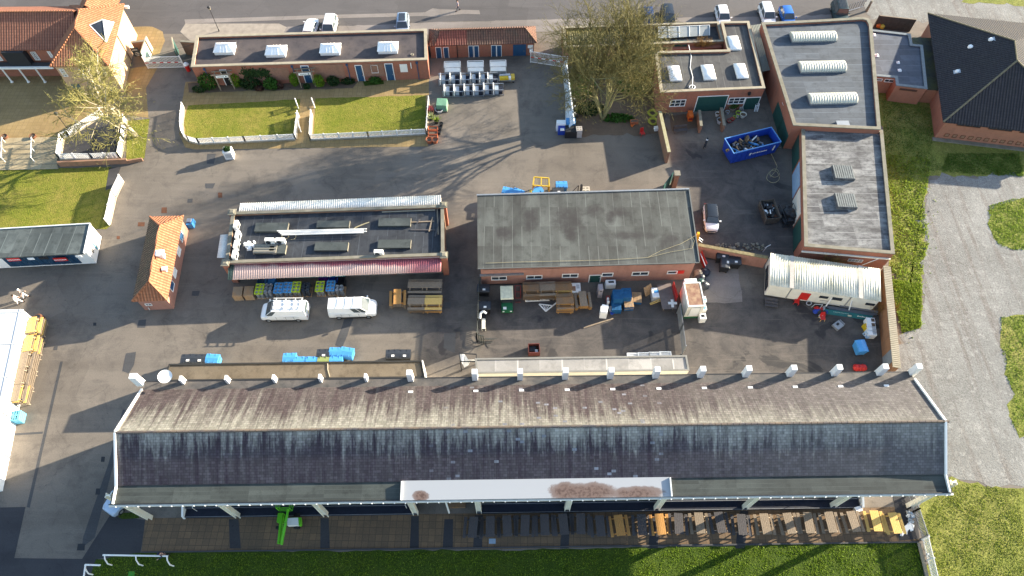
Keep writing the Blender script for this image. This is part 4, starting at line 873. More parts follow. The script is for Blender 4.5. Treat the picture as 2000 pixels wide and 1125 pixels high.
# ------------------------------------------------------------------ MARQUEE (far left, white)
mq = thing("marquee", "long white marquee with a pale flat roof at the left edge", "marquee", P(20, 720, 0))
zq = 2.6
c0, c1, c2, c3 = P(45, 604, zq), P(-260, 616, zq), P(-360, 1010, zq), P(-28, 945, zq)
MB().hexa([q + dn for q in (c3, c0, c1, c2)], [c3, c0, c1 + Vector((0, 0, .9)), c2 + Vector((0, 0, .9))]).build("roof", plain("marquee_membrane", (.56, .57, .58), .5, .3, var=.08, sc=.5), mq)
m = MB()
for t in (.02, .22, .42, .62, .82, .98): m.bar(c0.lerp(c3, t) + Vector((0, 0, .03)), c1.lerp(c2, t) + Vector((0, 0, .93)), .12, .03)
m.bar(c0.lerp(c1, .02) + Vector((0, 0, .05)), c3.lerp(c2, .02) + Vector((0, 0, .05)), .10, .03); m.build("roof_seam", M_bucket, mq)
MB().prism(inset(ccw([tuple(q)[:2] for q in (c0, c1, c2, c3)]), .05), 0, zq - .12).build("wall", M_whitev, mq)
m = MB()
for t in (.02, .22, .42, .62, .82): q = c0.lerp(c3, t); m.tube((q.x + .02, q.y, 0), (q.x + .02, q.y, zq), .05, .05, 6)
m.build("frame_leg", M_galv, mq)

# ------------------------------------------------------------------ STABLE OFFICE with dome lights + courtyard
so = thing("office_block", "flat roofed red brick office with four white dome rooflights and a green shutter door", "office", P(1390, 216, 0))
M_ofelt = felt("mossy_grey_felt", (.042, .040, .042), (.098, .095, .088), .9, .35, ('u', 1.0), (1, .4, 1))
op, oi = shell(so, [(1408, 42), (1463, 41), (1494.5, 171.5), (1290, 180), (1279, 100), (1421, 97)], 3.6, 3.3, .30, (M_brick, M_cope, M_ofelt), .10, .04)
fo = sorted(op, key=lambda p: p[1])[:2]; fo.sort(); WO = Wall(*fo)
for i, (a, b, lab) in enumerate([((1303, 127), (1333, 158), 0), ((1368, 125), (1400, 156), 0), ((1432, 122.5), (1463, 153), 0), ((1418, 69), (1449, 97.5), 0)]):
    p, q = P(*a, 3.5), P(*b, 3.5); cx, cy = (p.x + q.x) / 2, (p.y + q.y) / 2; sx, sy = (q.x - p.x) * .94, (p.y - q.y) * .92
    t = thing("dome_rooflight", ["white dome rooflight at the left of the office roof's front row", "white dome rooflight in the middle of the office roof's front row", "white dome rooflight at the right of the office roof's front row", "lone white dome rooflight at the back of the office roof"][i], "rooflight", (cx, cy, 3.3), .03, "dome rooflights on the office")
    MB().box((0, 0, 0), (sx, sy, .18)).build("kerb", M_white, t, False)
    MB().loft([[(sx / 2 * k * s1, sy / 2 * k * s2, z) for s1, s2 in ((-1, -1), (0, -1.03), (1, -1), (1.03, 0), (1, 1), (0, 1.03), (-1, 1), (-1.03, 0))] for k, z in ((.97, .18), (.9, .30), (.7, .42), (.4, .50), (.1, .53))]).build("dome", M_whitev, t, False, smooth=60)
window(so, WO, (1310, 195), (1337, 207), 3, 2, fr=.09); window(so, WO, (1425, 191), (1452, 202), 3, 2, fr=.09)
door(so, WO, (1363, 188), (1414, 214), M_greenD, handle=False); door(so, WO, (1457, 190), (1478, 210), M_greenD)
plate(so, WO, (1480, 190), (1484, 194), M_yellow, "warning_sign"); u, z = WO.uz(1463, 181); m = MB(); m.box(WO.pt(u, z - .2, .15), (.3, .3, .35)); m.build("wall_lamp", M_black, so)
m = MB(); m.path([P(1345, 88, 3.35), P(1350, 110, 3.35), P(1348, 132, 3.35), P(1353, 150, 3.35), P(1352, 172, 3.65)], .04); m.path([P(1352 + 6 * cos(k * .7), 170 + 4 * sin(k * .7), 3.38) for k in range(10)], .05); m.build("roof_hose", M_whitev, so)
cy_ = thing("courtyard_block", "old brick courtyard range with grey glazed lean-to roof and mossy yellow sheeting behind the tree", "outbuilding", P(1250, 90, 0))
shell(cy_, [(1100, 56), (1098, 52), (1404, 42), (1414, 80), (1102, 92)], 3.2, 2.6, .25, (M_brickd, M_cope, felt("dark_yard_felt", (.03, .03, .035), (.06, .06, .06))), .10, .04)
corrug(cy_, P(1106, 57, 2.9), P(1168, 55, 2.9), P(1170, 84, 2.75), P(1109, 87, 2.75), .3, .05, corrmat("lichened_sheeting", (.20, .17, .08), (.40, .36, .05), .8), "lichened_roof")
gr = slabroof(cy_, [(1286, 53), (1386, 49), (1386, 69), (1287, 75)], [3.1, 3.1, 2.85, 2.85], .05, plain("grey_obscured_glass", (.30, .31, .30), .3, .5, var=.3, sc=.8), "glazed_roof")
m = MB()
for t in (0, .2, .4, .6, .8, 1): m.bar(P(1286, 53, 3.13).lerp(P(1386, 49, 3.13), t), P(1287, 75, 2.88).lerp(P(1386, 69, 2.88), t), .06)
m.bar(P(1286, 53, 3.13), P(1386, 49, 3.13), .06); m.build("glazing_bars", M_white, gr)
m = MB(); a, b = P(1300, 97, 2.4), P(1408, 92, 2.4); m.bar(a, b, .7, .5); m.build("brick_ledge", M_brick, cy_); m = MB(); q = P(1328, 86, 2.7); m.box((q.x, q.y, 2.0), (1.7, .9, .9)); m.build("tank", M_greenD, cy_)
al = thing("alley_roof", "narrow ribbed grey sheet roof between the office and the big grey roofed hall", "lean-to roof", P(1485, 140, 0))
corrug(al, P(1466, 50, 2.9), P(1488, 47, 2.9), P(1512, 136, 2.6), P(1489, 140, 2.6), .22, .03, corrmat("grey_green_sheet", (.20, .20, .165), (.14, .14, .12)), "sheet")
m = MB()
for px in ((1468, 52), (1490, 50), (1490, 138), (1510, 134)): q = P(*px, 2.6); m.box((q.x, q.y, 0), (.12, .12, 2.55))
m.build("post", M_woodg, al)

# ------------------------------------------------------------------ HALL W (blue grey roof, three barrel rooflights)
wh = thing("sports_hall", "large hall with blue grey felt roof, stone coping and three barrel rooflights", "hall", P(1610, 250, 0))
M_bfelt = felt("blue_grey_felt", (.050, .060, .074), (.098, .112, .130), .8, .3, ('v', 1.05), (.4, 1.6, 1))
hp, hi_ = shell(wh, [(1488, 44), (1600, 38.5), (1684, 33.5), (1697, 36), (1703, 48), (1720, 252), (1550, 244)], 4.1, 3.75, .34, (M_brick, M_coped, M_bfelt), .12, .05)
for i, (a, b) in enumerate([((1541, 58), (1636, 80)), ((1557, 115), (1655, 140)), ((1576, 177), (1677, 202))]):
    p, q = P(*a, 4.1), P(*b, 4.1); L = (q.x - p.x); dd = (p.y - q.y) * .82; cx, cy = (p.x + q.x) / 2, (p.y + q.y) / 2 - .1
    t = thing("barrel_rooflight", ["ribbed white barrel rooflight at the back of the blue grey hall roof", "ribbed white barrel rooflight in the middle of the blue grey hall roof", "ribbed white barrel rooflight at the front of the blue grey hall roof"][i], "rooflight", (cx, cy, 3.75), .035, "barrel rooflights on the hall")
    MB().box((0, 0, 0), (L, dd, .22)).build("kerb", M_grey, t, False)
    m = MB(); nr = 18; rings = []
    for k in range(nr * 2 + 1):
        x = -L / 2 + L * k / (nr * 2); r = 1.0 if k % 2 else .93; rings.append([(x, dd / 2 * r * cos(a_), .22 + .52 * r * sin(a_)) for a_ in [pi * j / 10 for j in range(11)]])
    m.loft(rings); m.build("barrel", plain("aged_cream_grp", (.56, .53, .43), .6, var=.15), t, False)
m = MB(); p, q = P(1634, 237, 3.9), P(1657, 246, 3.9); m.box(((p.x + q.x) / 2, (p.y + q.y) / 2 - .1, 3.75), (1.5, .9, .3)); m.build("roof_hatch", M_grey, wh)
lw = sorted([p for p in hp], key=lambda p: p[0])[0]; lf = min(hp, key=lambda p: p[1] + (0 if p[0] < 38 else 9)); WH = Wall(lw, lf)
for a, b in [((1524, 190), (1536, 222)), ((1531, 226), (1542, 262))]:
    ua_ = WH.uz(*a)[0]; ub_ = WH.uz(*b)[0]; 
    f = MB(); f.hexa([WH.pt(ua_, .02, 0), WH.pt(ub_, .02, 0), WH.pt(ub_, .02, .05), WH.pt(ua_, .02, .05)], [WH.pt(ua_, 2.3, 0), WH.pt(ub_, 2.3, 0), WH.pt(ub_, 2.3, .05), WH.pt(ua_, 2.3, .05)]); f.build("door", M_greenD, wh)
plate(wh, WH, (1528, 200), (1530, 206), M_white, "notice")

# ------------------------------------------------------------------ LOWER HALL (streaked roof, two hatches)
lh = thing("garage_block", "lower flat roofed brick garage block with streaked grey roof and two hatches", "garage", P(1650, 500, 0))
M_sfelt = felt("streaked_felt", (.040, .038, .043), (.235, .232, .225), 1.0, .8, ('v', .9), (.55, 1.5, 1))
gp, gi = shell(lh, [(1566, 239), (1724, 254), (1747, 495), (1572, 480)], 3.5, 3.25, .30, (M_brick, M_coped, M_sfelt), .12, .05)
for a, b, lab in [((1624, 323), (1671, 350), "rear of the two grey roof hatches on the garage block"), ((1629, 378), (1676, 406), "front of the two grey roof hatches on the garage block")]:
    p, q = P(*a, 3.6), P(*b, 3.6); t = thing("roof_hatch", lab, "roof hatch", ((p.x + q.x) / 2, (p.y + q.y) / 2, 3.25), -.04, "roof hatches on the garage block"); MB().box((0, 0, 0), (q.x - p.x, p.y - q.y, .42)).build("upstand", M_sfelt, t, False)
    m = MB()
    for k in range(9): m.box((-(q.x - p.x) / 2 + (k + .5) * (q.x - p.x) / 9, 0, .42), (.17, (p.y - q.y) - .1, .04))
    m.build("lid", plain("weathered_grp", (.20, .21, .20), .8, var=.4), t, False)
ll = sorted(gp, key=lambda p: p[0])[:2]; ll.sort(key=lambda p: -p[1]); WG = Wall(*ll)
def dplate(root, W, ya, yb, xm, mat, nm, z1=2.5):
    ua_, ub_ = W.uz(xm, ya)[0], W.uz(xm, yb)[0]; m = MB(); m.hexa([W.pt(ua_, .02, 0), W.pt(ub_, .02, 0), W.pt(ub_, .02, .06), W.pt(ua_, .02, .06)], [W.pt(ua_, z1, 0), W.pt(ub_, z1, 0), W.pt(ub_, z1, .06), W.pt(ua_, z1, .06)]); return m.build(nm, mat, root)
dplate(lh, WG, 268, 318, 1557, M_greenD, "garage_door"); dplate(lh, WG, 325, 372, 1557, plain("pale_blue_door", (.28, .42, .58), .5), "garage_door"); dplate(lh, WG, 376, 428, 1558, M_cream, "garage_door"); dplate(lh, WG, 432, 478, 1559, M_greenD, "garage_door")
fo = sorted(gp, key=lambda p: p[1])[:2]; fo.sort(); WGf = Wall(*fo); window(lh, WGf, (1658, 505), (1683, 512), 4, 2, fr=.06)
m = MB(); a, b = WGf.uz(1569, 484), WGf.uz(1741, 504); m.bar(WGf.pt(a[0], 2.55, .1), WGf.pt(b[0] - .1, 2.55, .1), .16, .14); m.build("gutter", M_cream, lh)
m = MB(); u, z = WGf.uz(1716, 505); m.path([WGf.pt(u, 2.5, .1), WGf.pt(u - 1.2, 1.0, .1)], .05); m.build("downpipe", M_white, lh)

# ------------------------------------------------------------------ CONNECTOR + BIG BLACK ROOFED HALL
cb = thing("link_block", "small link block with navy felt roof between the hall and the black roofed building", "link block", P(1760, 190, 0))
cpx = [(1690, 56), (1778, 66), (1782, 86), (1802, 88), (1811, 173), (1751, 166), (1749, 151), (1690, 146)]
shell(cb, cpx, 2.75, 2.6, .28, (M_brickr, plain("blue_lead", (.16, .185, .20), .6, var=.3), felt("navy_felt", (.058, .068, .09), (.09, .10, .125), .8, .3, ('v', 1.0))), .10, .05)
slabroof(cb, [(1782, 73), (1822, 74), (1834, 176), (1811, 174), (1803, 87), (1782, 86)][::-1], 2.2, .15, felt("mossy_felt", (.035, .04, .04), (.075, .08, .03), .9, .5), "low_roof")
a, b = P(1751, 168, 2.6), P(1811, 175, 2.6); m = MB(); a2, b2 = P(1811, 175, 2.2), P(1836, 177, 2.2); m.hexa([(a2.x, a2.y, 0), (b2.x + .6, b2.y, 0), (b2.x + .6, b2.y + .2, 0), (a2.x, a2.y + .2, 0)], [(a2.x, a2.y, 2.1), (b2.x + .6, b2.y, 2.1), (b2.x + .6, b2.y + .2, 2.1), (a2.x, a2.y + .2, 2.1)]); m.build("low_wall", M_brickr, cb)
WC = Wall((a.x, a.y), (b.x, b.y)); window(cb, WC, (1758, 172), (1790, 179), 3, 1, M_rust, fr=.08)
a, b = P(1690, 148, 2.6), P(1749, 153, 2.6); WC2 = Wall((a.x, a.y), (b.x, b.y)); window(cb, WC2, (1712, 153), (1722, 158), 1, 1, fr=.06); window(cb, WC2, (1729, 154), (1744, 161), 2, 1, fr=.06)
for x, y, s in ((1755, 121, .35), (1758, 136, .4), (1707, 67, .5), (1713, 107, .5)):
    q = P(x, y, 2.8); m = MB(); m.box((q.x, q.y, 2.6), (s, s, .14)); m.lathe([(s * .4, .14), (s * .35, .24), (s * .12, .30)], (q.x, q.y, 2.6), 10); m.build("roof_dome", M_whitev, cb)
hb = thing("hip_roofed_hall", "big orange brick hall under a black tiled hipped roof at the right edge", "hall", P(1816, 275, 0))
ze, zr = 3.3, 7.5; e = [P(1842.6, 238, ze), P(1812.5, 25.5, ze)]; ra, rb = P(1987, 118, zr), P(1982, 79.3, zr)
fdir = (P(2000, 256, ze) - e[0]).normalized(); e_fr = e[0] + fdir * 17.5; bdir = (P(2000, 45, ze) - e[1]); bdir.z = 0; e_br = e_fr + (e[1] - e[0]); e_br = Vector((e_fr.x + (e[1] - e[0]).x, e_fr.y + (e[1] - e[0]).y, ze))
m = MB(); m.face([e[1], e[0], ra, rb]); m.face([e[0], e_fr, ra]); m.face([e_fr, e_br, rb, ra]); m.face([e_br, e[1], rb]); m.face([q + dn for q in (e[0], e[1], e_br, e_fr)])
for a, b in ((e[0], e_fr), (e_fr, e_br), (e_br, e[1]), (e[1], e[0])): m.face([a + dn, b + dn, b, a])
hr = m.build("roof", M_tilek, hb)
m = MB()
for a, b in ((e[0], ra), (e[1], rb), (ra, rb), (e_fr, ra)): m.tube(a, b, .11, .11, 6)
m.build("ridge_tiles", plain("lichened_ridge", (.19, .16, .10), .9, var=.4), hr)
wp_ = inset(ccw([tuple(q)[:2] for q in (e[0], e_fr, e_br, e[1])]), .6); MB().prism(wp_, 0, ze).build("wall", M_brickr, hb)
lf_ = min(wp_, key=lambda p: p[0] + .8 * p[1]); rf_ = min([p for p in wp_ if p[0] > lf_[0] + 6], key=lambda p: p[1]); WN = Wall(lf_, rf_)
for i in range(16): window_uz(hb, WN, .9 + i * .95, 1.45 + i * .95, .45, .95, 1, 1, M_rust, M_brickd, fr=.05, name="brick_vent")
for i in range(4): window_uz(hb, WN, 1.4 + i * 3.7, 4.2 + i * 3.7, 2.45, 2.95, 3, 1, M_rust, GLASS, fr=.07)
m = MB(); m.hexa([WN.pt(-.3, 0, .05), WN.pt(WN.L, 0, .05), WN.pt(WN.L, 0, .6), WN.pt(-.3, 0, .6)], [WN.pt(-.3, .12, .05), WN.pt(WN.L, .12, .05), WN.pt(WN.L, .12, .6), WN.pt(-.3, .12, .6)]); m.build("plinth", M_coped, hb)
nn = (e[0] - e[1]).cross(rb - e[1]).normalized(); nn = nn if nn.z > 0 else -nn
for x, y, s in ((1895, 92, .55), (1935, 78, .5), (1869, 140, .42)):
    d = ray(x, y); q = CAMP + d * ((e[0] - CAMP).dot(nn) / d.dot(nn)); m = MB(); m.lathe([(s * .55, -.1), (s * .55, .14), (s * .4, .24), (s * .1, .28)], q, 10); t_ = m.build("sun_pipe", M_whitev, hr)
    m = MB(); f1 = (e[0] - e[1]).normalized(); f2 = nn.cross(f1); c = q + nn * .04; m.face([c + f1 * s * .8 + f2 * s * .9, c - f1 * s * .8 + f2 * s * .9, c - f1 * s * .8 - f2 * s * .9, c + f1 * s * .8 - f2 * s * .9]); m.build("flashing", M_galv, t_)

# ------------------------------------------------------------------ SITE CABIN (white, corrugated roof)
cbn = thing("site_cabin", "white portable cabin with corrugated roof, red door and dark windows", "portable cabin", P(1600, 600, 0))
zc = 2.55; cc = [P(1503, 557, zc), P(1721, 589, zc), P(1719, 525, zc), P(1504.5, 494, zc)]
corrug(cbn, cc[0], cc[1], cc[2], cc[3], .255, .03, corrmat("mossy_white_corrugated", (.68, .64, .52), (.18, .175, .09), .7), "roof")
kp = inset(ccw([tuple(q)[:2] for q in cc]), .12); MB().prism(kp, .35, zc - .08).build("wall", M_cream, cbn); MB().prism(inset(kp, .3), 0, .35).build("base", M_black, cbn)
fo = sorted(kp, key=lambda p: p[1])[:2]; fo.sort(); WCb = Wall([p for p in sorted(kp, key=lambda p: p[0])[:2] if p[1] < 41][0], sorted(kp, key=lambda p: -p[0] + p[1] * .5)[0])
plate(cbn, WCb, (1566, 571), (1576, 586), M_red, "red_door", 0, .05)
for a, b in [((1602, 577), (1616, 583)), ((1627, 580), (1643, 587)), ((1692, 591), (1707, 597))]: window(cbn, WCb, a, b, 1, 1, M_black, fr=.06)
plate(cbn, WCb, (1601, 586), (1617, 588), M_black, "vent_strip")
for x in (1542, 1671): u = WCb.uz(x, 570)[0]; m = MB(); m.box(WCb.pt(u, .35, .03), (.08, .08, 2.1)); m.build("joint_strip", M_grey, cbn)
WCl = Wall(*sorted(sorted(kp, key=lambda p: p[0])[:2], key=lambda p: -p[1])); window(cbn, WCl, (1496, 526), (1500.5, 541), 1, 1, M_black, fr=.05); window(cbn, WCl, (1495.5, 545), (1500.5, 559), 1, 1, M_black, fr=.05)
for t in ((.20), (.82)): m = MB(); m.bar(cc[0].lerp(cc[1], t) + Vector((0, 0, .07)), cc[3].lerp(cc[2], t) + Vector((0, 0, .07)), .42, .03); m.build("translucent_sheet", plain("old_rooflight_sheet", (.42, .38, .34), .6), cbn)
# ------------------------------------------------------------------ TREES AND PLANTS
def grow(m, tw, rnd, p, d, L, r, lev, maxlev, spread, kids, upw, buds, env):
    n = 3; pts = [p]; dd = d.copy()
    for i in range(n):
        dd = (dd + Vector((rnd.gauss(0, .13), rnd.gauss(0, .13), rnd.gauss(0, .08) + upw))).normalized(); p = p + dd * (L / n); pts.append(p)
    tgt = m if lev < 3 else tw
    for i in range(n):
        if lev >= maxlev and i == 2: break
        tgt.tube(pts[i], pts[i + 1], r * (1 - .22 * i), r * (1 - .22 * (i + 1)), 6 if lev < 1 else (4 if lev < 2 else 3))
    if lev >= maxlev:
        for k in range(buds):
            q = pts[rnd.randrange(1, 4)] + Vector((rnd.gauss(0, .12), rnd.gauss(0, .12), rnd.gauss(0, .12)))
            a = Vector((rnd.gauss(0, 1), rnd.gauss(0, 1), rnd.gauss(0, 1))).normalized() * rnd.uniform(.15, .32); b = a.cross(dd).normalized() * .022
            tw.face([q - b, q + a - b * .3, q + a + b * .3, q + b])
        return
    for k in range(kids[lev]):
        t = (k + rnd.uniform(.3, 1)) / kids[lev]; t = .25 + .75 * t if lev else .45 + .55 * t
        j = min(n - 1, int(t * n)); q = pts[j].lerp(pts[j + 1], t * n - j)
        ax = dd.cross(Vector((rnd.gauss(0, 1), rnd.gauss(0, 1), rnd.gauss(0, 1)))).normalized()
        a = spread[lev] * rnd.uniform(.6, 1.25); nd = (dd * cos(a) + ax * sin(a)).normalized()
        if env: nd = (nd + Vector((0, 0, env[lev]))).normalized()
        grow(m, tw, rnd, q, nd, L * rnd.uniform(.55, .78), r * .55, lev + 1, maxlev, spread, kids, upw, buds, env)
def tree(label, base, stems, H, spread, kids, bark, twig, seed, buds=2, r0=.28, upw=.03, env=None, tw_r=1):
    rnd = random.Random(seed); t = thing("bare_tree", label, "tree", base); m, tw = MB(), MB()
    for dx, dy in stems: grow(m, tw, rnd, Vector(base), Vector((dx, dy, 1)).normalized(), H * rnd.uniform(.92, 1.05), r0, 0, len(kids), spread, kids, upw, buds, env)
    m.build("trunk", bark, t, smooth=True); tw.build("crown", twig, t); return t
M_bark = plain("pale_green_bark", (.26, .235, .11), .9, .15, var=.4, sc=2)
M_twig = leafmat("yellow_green_twigs", (.150, .132, .046), (.21, .188, .068), (.105, .086, .042))
M_twig2 = leafmat("lichen_twigs", (.26, .235, .075), (.35, .32, .11), (.17, .14, .06))
tree("large spreading bare tree with yellow green twigs beside the office yard", P(1177, 234, 0), [(-.06, .05), (.12, .1), (.30, -.02), (-.26, .12), (.02, .22), (.2, .3)], 7.6, (.62, .68, .74, .8), (6, 6, 6, 5), M_bark, M_twig, 11, 2, .19, .03, (.10, .04, .0, -.03))
tree("smaller pale barked bare tree beside the white railed planting bed", P(266, 266, 0), [(.0, .03)], 6.3, (1.0, .8, .8, .85), (8, 7, 5, 6), plain("pale_bark", (.42, .36, .25), .9, var=.3), M_twig2, 5, 3, .30, .015, (.05, .0, -.04, -.05))
L_dark = leafmat("dark_leaves", (.018, .045, .012), (.035, .075, .018), (.012, .025, .008)); L_mid = leafmat("mid_leaves", (.035, .10, .012), (.06, .15, .022), (.025, .06, .01))
L_lime = leafmat("lime_leaves", (.10, .19, .010), (.15, .25, .015), (.07, .13, .01)); L_red = leafmat("russet_leaves", (.07, .03, .025), (.10, .045, .03), (.04, .03, .015)); L_straw = leafmat("straw_stems", (.30, .17, .05), (.38, .24, .08), (.16, .10, .04))
L_weed = leafmat("weed_leaves", (.20, .28, .03), (.27, .33, .05), (.13, .19, .02))
def bush(name, label, px, rad, z, n, sz, mat, seed, group=None, shell=.5, cat="bush", stem=True):
    b = P(*px, 0); rnd = random.Random(seed); t = thing(name, label, cat, b, 0, group)
    MB().leaves((b.x, b.y, z), rad, n, sz, rnd, shell, .02).build("foliage", mat, t)
    m = MB()
    for k in range(4): m.tube(b, (b.x + rnd.gauss(0, rad[0] * .3), b.y + rnd.gauss(0, rad[1] * .3), z), .035, .015, 4)
    m.build("stem", M_bark, t); return t
for k, (px, rad, z, n, sz, mat, lab) in enumerate([((411, 172), (1.3, .8, 1.3), 1.1, 700, .14, L_mid, "large mid green climbing shrub at the left corner of the lodge"), ((465, 168), (.75, .7, 1.1), .95, 900, .09, L_lime, "clipped lime green bush right of the lodge's left pergola"),
    ((491, 170), (1.5, .7, .9), .6, 700, .14, L_dark, "dark low evergreen shrub in the lodge bed between the pergolas"), ((532, 172), (1.0, .8, .95), .7, 800, .13, L_mid, "bright green round shrub in the middle of the lodge bed"), ((578, 166), (.65, .6, 1.1), .95, 800, .09, L_lime, "clipped lime green bush left of the lodge's middle pergola"),
    ((625, 168), (.75, .65, 1.05), .9, 900, .09, L_lime, "clipped lime green bush right of the lodge's middle pergola"), ((652, 164), (.9, .7, .7), .55, 500, .14, L_dark, "dark evergreen shrub under the lodge's brick panel"), ((681, 162), (1.0, .6, .45), .35, 350, .13, L_dark, "low straggly dark shrub left of the lodge's first plain blue door"),
    ((733, 162), (.9, .5, .5), .45, 400, .12, L_mid, "green shrub in the small grass plot below the lodge window"), ((390, 178), (1.0, .5, .5), .35, 300, .12, L_dark, "low dark ground shrub at the left end of the lodge bed"), ((508, 176), (.6, .4, .45), .3, 260, .12, L_red, "small russet shrub in the lodge bed"), ((548, 172), (.5, .4, .5), .35, 260, .12, L_red, "second russet shrub, right of the bright green round shrub"),
    ((600, 172), (.5, .4, .4), .3, 240, .12, L_dark, "little dark plant beside the right post of the middle pergola")]):
    bush("shrub", lab, px, rad, z, n, sz, mat, 20 + k, "shrubs along the lodge")
rnd = random.Random(4); m = MB()
for k in range(700):
    u, z = WL.uz(rnd.uniform(475, 520), 136); q = WL.pt(u + rnd.gauss(0, .3), 2.0 + rnd.gauss(0, .33) , .12 + rnd.uniform(0, .12)); a = Vector((rnd.gauss(0, 1), rnd.gauss(0, 1), rnd.gauss(0, 1))).normalized() * .13; b = a.cross(Vector((0, -1, .3))).normalized() * .09; m.face([q - a, q + b, q + a, q - b])
tag(m.build("ivy", L_dark), "ivy growing over the trellised brick panel of the lodge", "ivy")
sheet("small_grass_plot", [(709, 158), (748, 155), (750, 164), (712, 168)], .022, M_grassd)
# garden under the big tree
for k, (px, rad, z, n, lab, mat) in enumerate([((1135, 175), (2.0, 2.2, 1.0), .6, 1300, "sprawling dark bramble patch by the tarpaulined fence", L_mid), ((1150, 215), (2.2, 1.2, .6), .3, 900, "low ivy patch at the foot of the big bare tree", L_dark), ((1235, 170), (2.6, 2.0, 1.1), .7, 1500, "tangled green undergrowth right of the big tree trunk", L_mid),
    ((1200, 140), (3.2, 1.2, 1.1), .7, 1200, "overgrown hedge behind the big bare tree", L_dark), ((1272, 140), (1.6, 2.4, 2.2), 1.6, 1500, "brown twiggy shrub against the left wall of the office", leafmat("brown_twigs", (.15, .11, .05), (.2, .16, .07), (.09, .065, .035))), ((1205, 232), (2.2, .8, .35), .15, 700, "mossy weeds along the front edge of the tree garden", L_mid)]):
    bush("undergrowth", lab, px, rad, z, n, .16, mat, 60 + k, "undergrowth below the big tree", .2, "undergrowth")
# straw coloured buddleia behind the cabin, plants on ledge
def stems_plant(name, label, cat, base, n, h, spread, mat, seed, z0=0.0):
    rnd = random.Random(seed); t = thing(name, label, cat, (base.x, base.y, z0)); m = MB()
    for k in range(n):
        d = Vector((rnd.gauss(0, spread), rnd.gauss(0, spread * .5), 1)).normalized(); q = Vector((base.x + rnd.gauss(0, .5), base.y + rnd.gauss(0, .15), z0)); e_ = q + d * h * rnd.uniform(.6, 1.1); m.tube(q, e_, .02, .01, 3)
        for j in range(4): s_ = q.lerp(e_, rnd.uniform(.4, 1)); m.tube(s_, s_ + Vector((rnd.gauss(0, .3), rnd.gauss(0, .2), rnd.uniform(0, .35))), .014, .006, 3)
    m.build("stem", mat, t); return t
stems_plant("dead_buddleia", "straw coloured dead buddleia between the cabin roof and the garage block", "shrub", P(1620, 520, 0), 130, 3.2, .45, L_straw, 3)
stems_plant("dead_buddleia", "thin dry stems growing by the boundary wall at the cabin's right end", "shrub", P(1722, 612, 0), 45, 2.2, .3, L_straw, 4)
stems_plant("dry_shrub", "dry straw coloured shrub on the ledge behind the office roof", "shrub", P(1372, 92, 2.4), 120, 1.3, .7, L_straw, 5, 2.4)
# weeds and rough growth east of the wall: nobody could count it
def scatter(name, polys, n, size, mat, seed, hz=.25, kind='stuff', rndz=.0):
    rnd = random.Random(seed); m = MB()
    for px in polys:
        pts = [P(*a) for a in px]; x0, x1 = min(p.x for p in pts), max(p.x for p in pts); y0, y1 = min(p.y for p in pts), max(p.y for p in pts); k = 0
        def ins(x, y):
            c = False; j = len(pts) - 1
            for i in range(len(pts)):
                if (pts[i].y > y) != (pts[j].y > y) and x < (pts[j].x - pts[i].x) * (y - pts[i].y) / (pts[j].y - pts[i].y) + pts[i].x: c = not c
                j = i
            return c
        while k < n:
            x, y = rnd.uniform(x0, x1), rnd.uniform(y0, y1); k += 1
            cl = .5 * sin(x * 1.7 + 1.3 * sin(y * .9)) * sin(y * 1.9 + sin(x * 1.1)) + rnd.gauss(0, .5)
            if cl < -.35 or not ins(x, y): continue
            hh = hz * rnd.uniform(.3, 1.2) * (1 + max(0, cl)); a = rnd.uniform(0, 2 * pi); s = size * rnd.uniform(.6, 1.5); dx, dy = cos(a) * s, sin(a) * s; lean = rnd.gauss(0, .6) * hh, rnd.gauss(0, .6) * hh
            m.face([(x - dx, y - dy, .01), (x + dx, y + dy, .01), (x + dx * .5 + lean[0], y + dy * .5 + lean[1], hh), (x - dx * .5 + lean[0], y - dy * .5 + lean[1], hh)])
    return tag(m.build(name, mat), kind=kind)
scatter("weeds", [[(1728, 300), (1820, 310), (1805, 400), (1815, 470), (1800, 540), (1796, 570), (1742, 560), (1735, 400)], [(1736, 545), (1800, 555), (1798, 640), (1762, 650)]], 24000, .05, L_weed, 8, .11)
scatter("tall_grass", [[(1722, 195), (1835, 215), (1815, 300), (1850, 330), (1740, 345), (1730, 300)], [(1850, 300), (1990, 300), (2000, 345), (1905, 340), (1840, 335)]], 9000, .04, leafmat("shaded_grass", (.09, .15, .02), (.13, .19, .03), (.06, .10, .015)), 9, .1)
scatter("grass_tufts", [[(1932, 402), (1975, 389), (2010, 386), (2010, 487), (1980, 489), (1950, 479), (1930, 440)], [(1954, 618), (2010, 616), (2010, 854), (1992, 851), (1977, 830), (1975, 790), (1981, 768), (1967, 742), (1957, 680)]], 12000, .05, leafmat("tuft_grass", (.22, .30, .04), (.28, .34, .06), (.15, .22, .025)), 10, .06)
scatter("field_tufts", [[(1850, 942), (1990, 956), (2010, 1130), (1822, 1130), (1806, 1010)]], 22000, .04, leafmat("field_tuft_grass", (.22, .27, .035), (.30, .31, .07), (.15, .20, .025)), 12, .05)
scatter("turf_tufts", [[(196, 1095), (285, 1082), (1000, 1077), (1790, 1062), (1802, 1130), (180, 1130)]], 46000, .035, leafmat("turf_blades", (.16, .25, .014), (.22, .29, .03), (.10, .17, .010)), 13, .05)
scatter("gravel_weeds", [[(1795, 350), (1835, 380), (1830, 480), (1800, 640), (1775, 700), (1760, 660), (1795, 560)]], 500, .08, L_weed, 14, .06)

